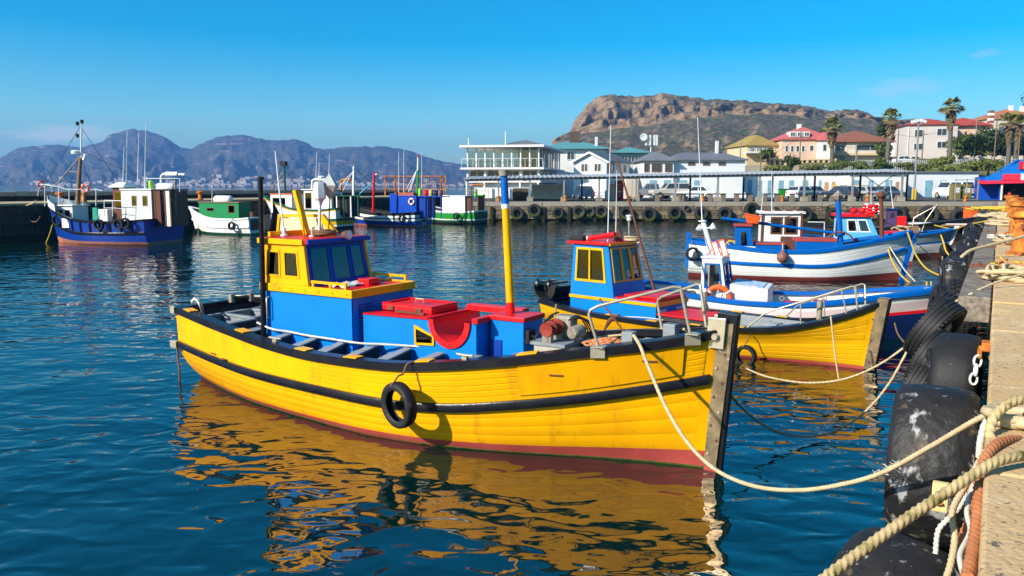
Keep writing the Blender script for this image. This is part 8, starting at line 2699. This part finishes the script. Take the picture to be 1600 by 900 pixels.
for k, (px, m, l) in enumerate(((665.5, MT['red'], 'red'), (673.5, surf('sand_yellow_drum', (.55, .38, .12), scale=3, rough=.5), 'sand yellow'), (681.5, MT['navy'], 'dark blue'), (688, MT['maroon'], 'dark maroon'))):
 p = F10.P(px, 300, y=.3)
 e = empty('plastic_drum', F10.w(p.x, .3, zt + .045), 0, '%s plastic drum standing on the roof of the blue cabined boat' % l, 'drum', 'drums on the blue cabined boat')
 MB().lathe([(.16, 0), (.18, .02), (.18, .2), (.19, .22), (.18, .24), (.18, .46), (.16, .48), (0, .485)], 12).build('drum_body', m, e, smooth=40)
 MB().lathe([(.05, .486), (.05, .52), (0, .525)], 8, c=(.07, 0, 0)).build('cap', MT['alu'], e)
p = F10.P(656, 300, y=.35)
MB().tube([(p.x, .35, zt + .045), (p.x, .35, zt + .55), (p.x, .35, zt + .65)], [.13, .13, .05], 10).build('gas_bottle', MT['lime'], b10, smooth=50)
rod(b10, F10, 'red_post', (583, 332), (584.5, 270), .3, .11, MT['red'], .09, 10)
p = F10.P(588, 273, y=.3)
MB().lathe([(0, -.12), (.12, 0), (0, .12)], 10, c=p).build('post_lamp', MT['alu'], b10)
rod(b10, F10, 'derrick_arm', (562, 303), (584, 283), .3, .05, MT['ltblue'])
for sx in (-1, 1):
 MB().ring([(.34 + .05 * math.cos(a), .02 * math.sin(a)) for a in np.arange(0, 6.28, 1.2)], 20, c=(-.03, 0, .52), M=rotm('Y', math.pi / 2)).build('transom_emblem_ring', MT['white'], b10) if sx > 0 else None
for dz in (.40, .62):
 MB().box(-.05, -.001, -.36, .36, dz, dz + .13).build('transom_slot', MT['dark'], b10)
side_tyre(F10, H10, 629, 342, .30, 'black tyre on the striped side of the blue cabined boat')
# 11. green and white boat, and the hut of the boat behind
F11, b11, H11 = far_boat(-2.6, 67.3, -7.9, 69.6, 1.18, .98, MT['dark'], MT['white'], MT['white'], None, 'green and white boat with a plain white cabin by the harbour wall', .5, zd=.7,
       bands=((.22, MT['dkgreen']), (.34, MT['white']), (.92, MT['brightgreen']), (1.0, MT['white'])))
x0, x1, lo, hi, zt = cab(F11, b11, 726, 699, 307, .8, 1.6, .7, MT['white'], MT['white'], roof_ov=.04)
MB().box(x0 - 1.2, x0 - .01, lo + .1, hi - .1, zt - .04, zt + .02).build('after_roof', MT['dark'], b11)
MB().box(x0 - .5, x0 - .02, hi - .3, hi - .2, .7, zt - .041).build('door', MT['brown'], b11)
MB().box(x0 - 1.15, x0 - 1.1, lo + .15, hi - .2, .7, zt - .041).build('after_bulkhead', MT['brown'], b11)
MB().box(F11.P(700, 320, y=.5).x, F11.P(692, 320, y=.5).x, -.3, .6, .7, zt + .1).build('companionway', MT['white'], b11)
rail_px(F11, b11, ((726, 306), (726, 298), (763, 298), (763, 348)), .6, .03, MT['engine'], 'roof_rail')
ex = MB().tube([F11.P(736, 305, y=.1), F11.P(736, 291, y=.1), F11.P(739, 289, y=.1), F11.P(756, 288, y=.1)], .06, 8).build('exhaust_pipe', MT['rust'], b11, smooth=60)
p = F11.P(743, 303, y=.3)
MB().tube([(p.x, .3, zt + .02), (p.x, .3, zt + .5), (p.x, .3, zt + .6)], [.12, .12, .05], 10).build('gas_bottle', MT['lime'], b11, smooth=50)
MB().box(F11.P(757, 303, y=.1).x, F11.P(745, 303, y=.1).x, -.1, .3, zt + .021, zt + .16).build('green_net_bin', MT['brightgreen'], b11, bevel=.04)
MB().box(-.03, -.001, -1.05, 1.05, .40, H11.zs(0) - .06).build('transom_panel', MT['dkgreen'], b11)
side_tyre(F11, H11, 713.5, 338, .27, 'black tyre on the green side of the boat by the harbour wall')
# standing rigging of the trawlers
for F_, b_, ws in ((F7, b7, (((127, 195), (60, 306)), ((127, 200), (190, 292)), ((126, 235), (228, 282)), ((124, 248), (96, 322)), ((126, 246), (160, 338)))),
     (F9, b9, (((553, 264), (517, 297)), ((444, 256), (414, 306)), ((444, 258), (478, 296)), ((553, 264), (566, 328)), ((553, 270), (530, 300)))),
     (F10, b10, (((653, 248), (612, 306)), ((653, 262), (694, 304)), ((584, 272), (612, 306)), ((584, 274), (572, 330))))):
 for p0, p1 in ws:
  rod(b_, F_, 'stay_wire', p0, p1, rnd(-.1, .1), .014, MT['dark'], n=5)
for p0, p1 in (((1309.5, 318), (1430, 366)), ((1309.5, 318), (1180, 352))):
 rod(b4, F4, 'stay_wire', p0, p1, 0, .012, MT['dark'], n=5)
# ================================================================== the near quay on the right
E0 = Vector((1.75, 2.82, 0))
QD = Vector((.5187, .855, 0)).normalized()
QI = Vector((QD.y, -QD.x, 0))           # inland
def Q(s, o, z):
 p = E0 + QD * s + QI * o
 return Vector((p.x, p.y, z))
def sof(p):
 d = Vector((p[0], p[1], 0)) - E0
 return d.dot(QD), d.dot(QI)
def onS(px, py, s):
 """pixel -> (o, z) on the upright plane across the quay at s"""
 r = ray(px, py)
 t = (s + E0.dot(QD)) / r.dot(QD)
 p = Vector((0, 0, CAM_H)) + r * t
 return sof(p)[1], p.z
QRZ = math.atan2(QD.y, QD.x)
m_quay = surf('sandy_quay_concrete', (.70, .46, .21), (.56, .36, .17), (.66, .44, .22), scale=1.3, rough=.92, bump=.5, bscale=16, bdist=.015,
    spots=((.20, .17, .14), 22, .60, .05), spots2=((.50, .36, .20), 1.1, .56, .15))
m_cope = surf('pebbly_coping_concrete', (.70, .47, .23), (.55, .36, .17), (.66, .46, .25), scale=2.2, rough=.9, bump=.8, bscale=30, bdist=.012,
    spots=((.16, .12, .09), 24, .59, .035), spots2=((.62, .36, .12), 1.6, .58, .12), rand=.08)
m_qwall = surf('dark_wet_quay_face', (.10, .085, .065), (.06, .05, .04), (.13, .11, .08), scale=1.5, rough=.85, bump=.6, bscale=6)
S0, S1 = -6.0, 82.0
hx = lambda s0, s1, o0, o1, z0, z1: MB().hexa([Q(s0, o0, z0), Q(s1, o0, z0), Q(s1, o1, z0), Q(s0, o1, z0)], [Q(s0, o0, z1), Q(s1, o0, z1), Q(s1, o1, z1), Q(s0, o1, z1)])
tag(hx(S0, S1 - .6, .88, 14, -1, QZ - .012).build('quay_pavement', m_quay), kind='structure')
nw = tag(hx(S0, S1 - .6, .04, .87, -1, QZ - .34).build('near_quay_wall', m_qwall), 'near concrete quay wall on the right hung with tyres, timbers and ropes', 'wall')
s = S0
k = 0
while s < S1 - 1:
 l = rnd(2.0, 2.9)
 b = hx(s, min(s + l, S1 - .6) - .018, 0 + rnd(-.012, .012), .866, QZ - .335, QZ + rnd(-.008, .008))
 b.build('coping_stone', m_cope, nw, bevel=.02)
 s += l
# timbers along the edge, on rusty brackets
tb_ = [(8.75, 13.2), (13.9, 18.6), (19.3, 25.5), (26.3, 33.5), (34.5, 43), (44, 54), (55, 66), (67, 78)]
for k, (a, b) in enumerate(tb_):
 o = hx(a, b, -.40, -.025, 1.40 + rnd(-.02, .02), 1.765 + rnd(-.02, .01)).build('timber_fender', MT['timber'], bevel=.018)
 tag(o, ('big squared weathered timber along the quay edge, nearest one with its sawn end showing' if k == 0 else '%s weathered timber along the quay edge, counted from the nearest' % ORD[k]), 'timber', 'timber fenders along the quay edge')
 if k < 5:
  e = empty('iron_bracket', Q(b + .3, -.2, 1.45), QRZ, '%s dark rusty iron bracket in the gap between two quay timbers, counted from the nearest' % ORD[k], 'bracket')
  for x in (-.2, .08):
   MB().box(x, x + .1, -.20, .20, .02, .32).build('bracket_plate', MT['rustdark'], e, bevel=.01)
   MB().lathe([(.035, 0), (.03, .03), (0, .04)], 8, c=(x + .05, .05, .321)).build('bolt', MT['rustdark'], e)
# ---- tyres hung on the near wall
def near_tyre(c, R0, w, axis, mat, lab, tread='ribs', n=36, hole=.56, roll=0.0, sq=1.0, dent=0.0):
 e = empty('tyre', c, 0, lab, 'tyre', 'tyres along the near quay')
 M = frame_of(axis) @ rotm('Z', roll)
 r1 = R0 * hole
 prof = [(R0 * .97, -w * .42), (R0 * .90, -w * .5), (R0 * .74, -w * .52), (r1, -w * .42), (r1 + .012, -w * .34), (R0 * .86, -w * .40), (R0 * .86, w * .40), (r1 + .012, w * .34), (r1, w * .42),
   (R0 * .74, w * .52), (R0 * .90, w * .5), (R0 * .97, w * .42), (R0 * .995, w * .25), (R0, 0), (R0 * .995, -w * .25)]
 ph = rnd(0, 6)
 MB().ring(prof, n, M=M, wob=(lambda a: 1 + dent * math.sin(2 * a + ph) + dent * .5 * math.sin(5 * a + ph * 2)) if dent else None).build('casing', mat, e, smooth=40)
 if tread == 'ribs':
  for z in (-.30, -.10, .10, .30):
   pr = [(R0 * .99, (z - .075) * w), (R0 * 1.025, (z - .07) * w), (R0 * 1.025, (z + .07) * w), (R0 * .99, (z + .075) * w)]
   MB().ring(pr, n, M=M).build('tread_rib', mat, e, smooth=30)
  b = MB()
  for k in range(46):
   a = 2 * math.pi * k / 46
   for sg in (-1, 1):
    b.cbox(M @ (rotm('Z', a) @ V(R0 * .975, 0, sg * w * .435)), (R0 * .06, R0 * .06, w * .09), M @ rotm('Z', a))
  tag(b.build('tread_lugs', mat, e), kind='stuff')
 elif tread == 'zigzag':
  b = MB()
  for k in range(32):
   for j in range(5):
    a = 2 * math.pi * (k + (.5 if j % 2 else 0)) / 32
    b.cbox(M @ (rotm('Z', a) @ V(R0 * 1.0, 0, (j - 2) * w * .19)), (R0 * .06, R0 * .13, w * .15), M @ rotm('Z', a) @ rotm('X', .35 if j % 2 else -.35))
  tag(b.build('tread_lugs', mat, e), kind='stuff')
 return e
out = -QI
NT = [  # s, o, z, R, w, axis tweak (along quay, up), material, tread, label
 (4.15, -.36, .86, .64, .62, (.0, .0), 'rubber_worn', 0, 'huge scuffed black tyre hung flat on the near quay wall, biggest in front', .045),
 (6.6, -.30, 1.02, .56, .44, (.05, 0), 'rubber', 0, 'smooth black tyre right behind the huge scuffed one', .01),
 (7.75, -.60, 1.42, .41, .26, (.30, .62), 'rubber', 'ribs', 'ribbed tyre tilted outwards on top of the leaning tyre pile', 0),
 (7.4, -.58, 1.10, .39, .25, (.30, .45), 'rubber', 'ribs', 'ribbed tyre leaning below the topmost one of the pile', 0),
 (7.2, -.66, .78, .38, .24, (.30, .30), 'rubber', 'ribs', 'lowest leaning tyre of the pile, near the water', 0),
 (6.95, -.52, .98, .34, .22, (-.2, .05), 'rubber_worn', 'ribs', 'small scuffed tyre squeezed between the pile and the smooth tyre', 0),
 (11.0, -.42, 1.20, .52, .40, (-.1, 0), 'rubber', 'zigzag', 'zigzag treaded truck tyre standing before the second timber', 0),
 (14.6, -.70, 1.25, .52, .40, (-.15, 0), 'rubber_worn', 0, 'worn tyre behind the zigzag treaded one', .02),
 (12.9, -.80, .95, .46, .30, (-.2, .1), 'rubber', 'ribs', 'dark ribbed tyre hanging low on the water side of the worn one', .02),
 (9.4, -.62, 1.25, .44, .30, (.2, .3), 'rubber', 'ribs', 'ribbed tyre wedged under the sawn end of the nearest timber', .01),
 (17.2, -0.74, 1.24, 0.50, 0.35, (-0.09, 0.05), 'rubber', 0, 'upright tyre hung outside the start of the third timber', .02),
 (19.6, -0.67, 1.22, 0.50, 0.35, (-0.09, 0.03), 'rubber', 0, 'upright tyre hung outside the middle of the third timber', .02),
 (22.0, -0.63, 1.29, 0.50, 0.38, (-0.50, 0.08), 'rubber_worn', 'ribs', 'tyre turned half outwards outside the far part of the third timber', .02),
 (24.2, -0.66, 1.27, 0.53, 0.36, (-0.13, 0.06), 'rubber', 0, 'upright tyre hung outside the gap after the third timber', .02),
 (26.8, -0.76, 1.22, 0.55, 0.38, (0.06, 0.09), 'rubber', 0, 'upright tyre hung outside the start of the fourth timber', .02),
 (29.5, -0.66, 1.24, 0.50, 0.38, (-0.05, 0.10), 'rubber', 0, 'upright tyre hung outside the middle of the fourth timber', .02),
 (32.3, -0.75, 1.24, 0.58, 0.40, (-0.50, 0.08), 'rubber_worn', 0, 'tyre turned half outwards outside the end of the fourth timber', .02),
 (35.2, -0.60, 1.21, 0.52, 0.36, (-0.06, 0.08), 'rubber', 0, 'upright tyre hung outside the start of the fifth timber', .02),
 (38.2, -0.69, 1.26, 0.54, 0.36, (-0.10, 0.04), 'rubber', 0, 'upright tyre hung outside the middle of the fifth timber', .02),
 (41.5, -0.72, 1.26, 0.57, 0.35, (0.03, 0.11), 'rubber', 0, 'upright tyre hung outside the end of the fifth timber', .02),
 (45.0, -0.75, 1.28, 0.57, 0.45, (-0.04, 0.09), 'rubber', 0, 'upright tyre hung outside the start of the sixth timber', .02),
 (49.0, -0.71, 1.32, 0.56, 0.39, (-0.15, 0.11), 'rubber_worn', 0, 'upright tyre hung outside the end of the sixth timber', .02),
 (53.5, -0.75, 1.27, 0.57, 0.38, (0.02, 0.03), 'rubber_worn', 0, 'upright tyre hung outside the start of the seventh timber', .02),
 (58.5, -0.71, 1.18, 0.48, 0.36, (0.09, 0.09), 'rubber', 0, 'upright tyre hung outside the end of the seventh timber', .02)]
for (s, o, z, R0, w, (ta, tu), mt, tr_, lab, dn) in NT:
 near_tyre(Q(s, o, z), R0, w, out + QD * ta + V(0, 0, tu), MT[mt], lab, tr_, dent=dn)
p = onz(1400, 848, .92)
s_, o_ = sof(p)
near_tyre(Q(s_, o_ + .0, .26), .66, .66, out + QD * .25 + V(0, 0, .12), MT['rubber_worn'], 'big dark tyre low in the water at the bottom edge, with red paint smears', 0, dent=.02)
# ---- mooring ropes, swinging from the boats to the quay
def px_rope(pts, y0, y1, r, mat, lab, n=10, name='mooring_rope', pw=1.0, sub_=30, lobes=3, cat='rope'):
 """hang a rope through photograph points; its distance runs from y0 to y1"""
 L = [0.0]
 for a, b in zip(pts[:-1], pts[1:]):
  L.append(L[-1] + math.hypot(b[0] - a[0], b[1] - a[1]))
 P = [ony(px, py, y0 + (y1 - y0) * (l / L[-1]) ** pw) for (px, py), l in zip(pts, L)]
 return tag(rope_mesh(P, r, mat, name, n=n, sub_=sub_, lobes=lobes, twist=1.15 / r if lobes else 0, amp=.26), lab, cat)
ya = onz(1560, 640, QZ + .03).y
ra = px_rope([(990, 524), (1000, 540), (1012, 570), (1040, 635), (1075, 692), (1120, 735), (1180, 760), (1250, 766), (1320, 756), (1380, 738), (1450, 700), (1520, 659), (1560, 640), (1610, 622)],
    F1.w(7.9, -.45, 0).y, ya, .018, MT['rope'], 'pale mooring rope sagging from the big yellow bow to the quay, frayed near its end', pw=.72)
fr = MB()
random.seed(3)
pc = [ony(px, py, ya + .98 + (1402 - px) / 34 * .16) for px, py in ((1368, 744), (1380, 738), (1392, 732), (1402, 727))]
for k in range(120):
 p = random.choice(pc) + V(rnd(-.03, .03), rnd(-.03, .03), rnd(-.02, .02))
 d_ = V(rnd(-1, 1), rnd(-1, 1), rnd(-1.2, .5)).normalized() * rnd(.02, .07)
 t_ = d_.orthogonal().normalized() * .003
 fr.add([p - t_, p + t_, p + d_ + t_ * .4, p + d_ - t_ * .4], [(0, 1, 2, 3)])
fr.build('frayed_strands', MT['rope_white'], ra)['kind'] = 'stuff'
yb = onz(1565, 718, QZ + .04).y
px_rope([(1285, 908), (1300, 895), (1360, 851), (1420, 808), (1470, 775), (1520, 742), (1560, 720), (1610, 710)], 3.35, yb, .024, MT['rope_weed'], 'thick weedy rope crossing the bottom right corner to the quay', n=14)
yl = onz(1570, 670, QZ + .05).y
px_rope([(1612, 622), (1590, 626), (1568, 636), (1552, 655), (1547, 678), (1556, 698), (1575, 709), (1600, 706), (1612, 700)], yl + .15, yl - .1, .025, MT['rope_weed'], 'loop of green stained rope lying over the quay edge', n=12)
px_rope([(1612, 690), (1580, 688), (1556, 696), (1540, 716), (1532, 745), (1529, 790), (1524, 840), (1512, 905)], yl + .1, 3.1, .026, MT['rope_orange'], 'thick faded orange rope hanging down the quay edge', n=12)
px_rope([(1575, 700), (1548, 712), (1528, 735), (1518, 770), (1522, 800), (1508, 830), (1500, 850)], yl, 3.9, .022, MT['rope_orange'], 'second orange rope knotted beside the first one', n=10)
px_rope([(1545, 700), (1520, 745), (1500, 790), (1480, 812), (1466, 830), (1462, 865)], 4.3, 4.2, .014, MT['rope_white'], 'thin white line dangling over the scuffed tyre', n=8)
px_rope([(1540, 705), (1505, 765), (1488, 800), (1492, 840), (1486, 880), (1478, 905)], 4.2, 3.6, .016, MT['rope'], 'thin pale line dangling beside the orange ropes', n=8)
px_rope([(1538, 708), (1512, 790), (1516, 830), (1500, 868), (1508, 905)], 4.2, 3.3, .012, MT['rope_white'], 'second thin white line hanging below the orange knot', n=8)
px_rope([(1530, 715), (1532, 690), (1538, 665), (1545, 655)], 4.9, 4.9, .02, MT['rope_white'], 'short frayed white rope at the top of the scuffed tyre', n=8)
random.seed(31)
pts = []
c = ony(1537, 768, 4.35)
for i in range(70):
 a = i * .8 + rnd(-.3, .3)
 pts.append(c + V(.05 * math.cos(a) + rnd(-.015, .015), .05 * math.sin(a), .10 * math.sin(i * .21) + rnd(-.015, .015)))
tag(rope_mesh(pts, .017, MT['rope_orange'], 'rope_knot', n=6, sub_=3, lobes=0), 'lumpy knot of orange rope on the quay edge', 'rope')
yc_ = onz(1560, 437, QZ + .1).y
px_rope([(1068, 514), (1085, 530), (1100, 560), (1130, 602), (1160, 638), (1200, 668), (1250, 682), (1300, 675), (1350, 645), (1390, 598), (1425, 535), (1455, 490), (1510, 462), (1560, 440), (1612, 424)],
  F1.w(8.35, -.25, 0).y, yc_, .015, MT['rope'], 'long pale rope drooping from the big yellow bow to the quay rope pile')
px_rope([(1160, 573), (1200, 589), (1260, 598), (1320, 592), (1380, 566), (1440, 520), (1490, 474), (1520, 458)], 12.9, 10.6, .015, MT['rope'], 'pale rope running low over the water from the second yellow bow')
px_rope([(1298, 494), (1302, 530), (1307, 570), (1311, 594)], 12.9, 12.6, .013, MT['rope'], 'short pale rope hanging straight down from the second yellow boat', n=8)
px_rope([(1398, 505), (1405, 525), (1430, 552), (1462, 580)], 13.2, 9.8, .013, MT['rope_brown'], 'dark rope dipping from the second yellow stem towards the tyre pile', n=8)
for k, x in enumerate((1448, 1455)):
 px_rope([(x, 440), (x + 1, 480), (x + 4, 530), (x + 4, 575)], 16.9, 16.7, .018, MT['rope_yellow'], '%s of two yellow ropes hanging from the navy bow' % ('left' if k == 0 else 'right'), n=6, lobes=0)
px_rope([(1383, 372), (1388, 390), (1395, 410), (1406, 428), (1421, 442)], 27, 26.2, .028, MT['rope_yellow'], 'yellow rope from the long white bow down to the water', n=6, lobes=0)
px_rope([(1384, 374), (1396, 395), (1412, 420), (1430, 440)], 27, 25.8, .02, MT['rope_white'], 'white rope beside the yellow one on the long white bow', n=6, lobes=0)
px_rope([(1418, 363), (1424, 380), (1432, 400), (1448, 420), (1472, 431), (1490, 428)], 26.8, 20, .026, MT['rope_yellow'], 'yellow rope from the long white stem over to the quay tyres', n=6, lobes=0)
px_rope([(1468, 362), (1474, 378), (1478, 392), (1486, 402)], 35.5, 34, .035, MT['rope_yellow'], 'yellow rope looping down from the pale bow behind', n=6, lobes=0)
px_rope([(1437, 384), (1455, 400), (1475, 412), (1500, 405)], 35, 24, .022, MT['rubber'], 'black rope from the pale bow to the quay', n=6, lobes=0)
px_rope([(1502, 402), (1515, 392), (1535, 386), (1560, 380), (1612, 366)], 15.5, 16.5, .03, MT['rope'], 'stout pale rope curving over the quay tyres to the bollard', n=8)
px_rope([(1460, 352), (1490, 358), (1510, 352), (1540, 346)], 40, 28, .035, MT['rope_yellow'], 'thin yellow rope sagging towards the orange bin', n=6, lobes=0)
px_rope([(0, 333), (20, 328), (50, 318), (56, 313)], 50, 45.5, .035, MT['rope'], 'pale rope from the blue trawler bow to the breakwater at the left edge', n=6, lobes=0)
px_rope([(30, 320), (38, 335), (48, 345), (57, 346), (63, 338)], 49, 45, .03, MT['rope_brown'], 'drooping rope between breakwater bollard and blue trawler', n=6, lobes=0)
px_rope([(82, 351), (78, 365), (72, 380)], 45.2, 44.6, .03, MT['rope_yellow'], 'yellow rope end hanging from the blue trawler bow to the water', n=6, lobes=0)
# ---- heaps of rope on the quay
def heap(px, py, rad, n, r, mat, lab, h=.22, seed=1, sq=.7):
 rs = random.Random(seed)
 c = onz(px, py, QZ)
 pts = []
 for i in range(n):
  a = i * .62 + rs.uniform(-.35, .35)
  q = rad * (.35 + .65 * abs(math.sin(i * .173 + seed))) * rs.uniform(.8, 1.1)
  p = c + QD * (q * math.cos(a)) + QI * (q * sq * math.sin(a))
  pts.append(V(p.x, p.y, QZ + r + h * (i / n) * rs.uniform(.35, 1.0) * (1 - .5 * q / rad)))
 return tag(rope_mesh(pts, r, mat, 'rope_heap', n=8, sub_=4, lobes=3, twist=25), lab, 'rope')
heap(1590, 437, .75, 90, .028, MT['rope'], 'big tangled heap of pale rope on the quay beside the nearest timber', .34, 1)
heap(1590, 422, .55, 40, .025, MT['rope_yellow'], 'yellow rope strands mixed into the big heap on the quay', .30, 2)
heap(1582, 425, .4, 30, .024, MT['rope_orange'], 'orange brown rope wound into the big heap on the quay', .36, 7)
heap(1590, 382, .8, 70, .03, MT['rope'], 'heap of pale rope at the foot of the nearest rusty bollard', .3, 3)
heap(1568, 373, .6, 40, .026, MT['rope_white'], 'whitish rope strewn along the quay before the nearest bollard', .14, 4)
heap(1575, 352, 1.1, 70, .035, MT['rope'], 'pale rope heap between the rusty bollards', .35, 5)
heap(1560, 340, 1.4, 70, .04, MT['rope'], 'pale ropes spread on the quay beside the farther bollards', .3, 6)
heap(1555, 329, 2.0, 60, .05, MT['rope_yellow'], 'yellowish rope spread far along the quay', .3, 8)
heap(1592, 665, .20, 30, .030, MT['rope'], 'pale rope coil at the right edge beside the green loop', .10, 9, sq=1.0)
# ---- rusty bollards on the near quay
for k, (px, py, hh, rr) in enumerate(((1596, 398, .92, .20), (1589, 366, 1.0, .22), (1583, 349, 1.0, .22), (1578, 338, 1.0, .22))):
 p = onz(px, py, QZ)
 e = empty('rusty_bollard', (p.x, p.y, QZ), QRZ, ('nearest tall rusty orange bollard at the right edge above a rope heap', 'second rusty orange bollard along the near quay', 'third rusty orange bollard along the near quay', 'farthest rusty orange bollard along the near quay')[k],
    'bollard', 'rusty bollards along the near quay')
 MB().lathe([(rr * 1.5, 0), (rr * 1.5, .05), (rr * 1.05, .08), (rr, hh * .45), (rr * 1.02, hh * .82)], 14).build('post', MT['rust'], e, smooth=40)
 MB().lathe([(rr * 1.02, hh * .821), (rr * 1.42, hh * .86), (rr * 1.45, hh * .97), (rr * 1.2, hh), (0, hh * 1.01)], 14).build('cap', MT['rust'], e, smooth=40)
 MB().bar((-rr * 1.9, 0, hh * .66), (rr * 1.9, 0, hh * .66), .09).build('cross_bar', MT['rustdark'], e)
# ---- chain and eye on the wall, cream plate on the big tyre
oz = onS(1530, 590, 6.1)
ch = empty('chain', Q(6.05, -.06, 1.52), QRZ, 'short white painted chain hanging from a rusty eye on the quay edge', 'chain')
for k in range(4):
 M = rotm('Z', .3 + (math.pi / 2 if k % 2 else 0)) @ rotm('X', math.pi / 2)
 pts = [(M @ V(.035 * math.cos(a), .06 * math.sin(a), 0)) + V(0, .03 + k * .012, -.02 - k * .095) for a in np.arange(0, 6.28, .52)]
 MB().tube(pts, .013, 6, closed=True).build('link', MT['white'] if k > 0 else MT['rust'], ch, smooth=60)
MB().box(-.06, .14, -.12, .02, .0, .09).build('eye_plate', MT['rust'], ch, bevel=.01)
p = ony(1469, 776, 5.15)
pl = empty('mooring_plate', p, QRZ, 'cream painted wooden block with a rusty hook lying against the scuffed tyre', 'block')
MB().box(-.03, .03, -.05, .05, -.10, .10).build('block', surf('cream_paint', (.72, .55, .26), (.62, .46, .2), scale=6, rough=.6), pl, bevel=.008)
MB().tube([V(-.05, -.02, .05), V(-.06, .01, .03), V(-.06, .03, -.01), V(-.05, .01, -.04), V(-.05, -.02, -.03)], .010, 6).build('hook', MT['rust'], pl, smooth=60)
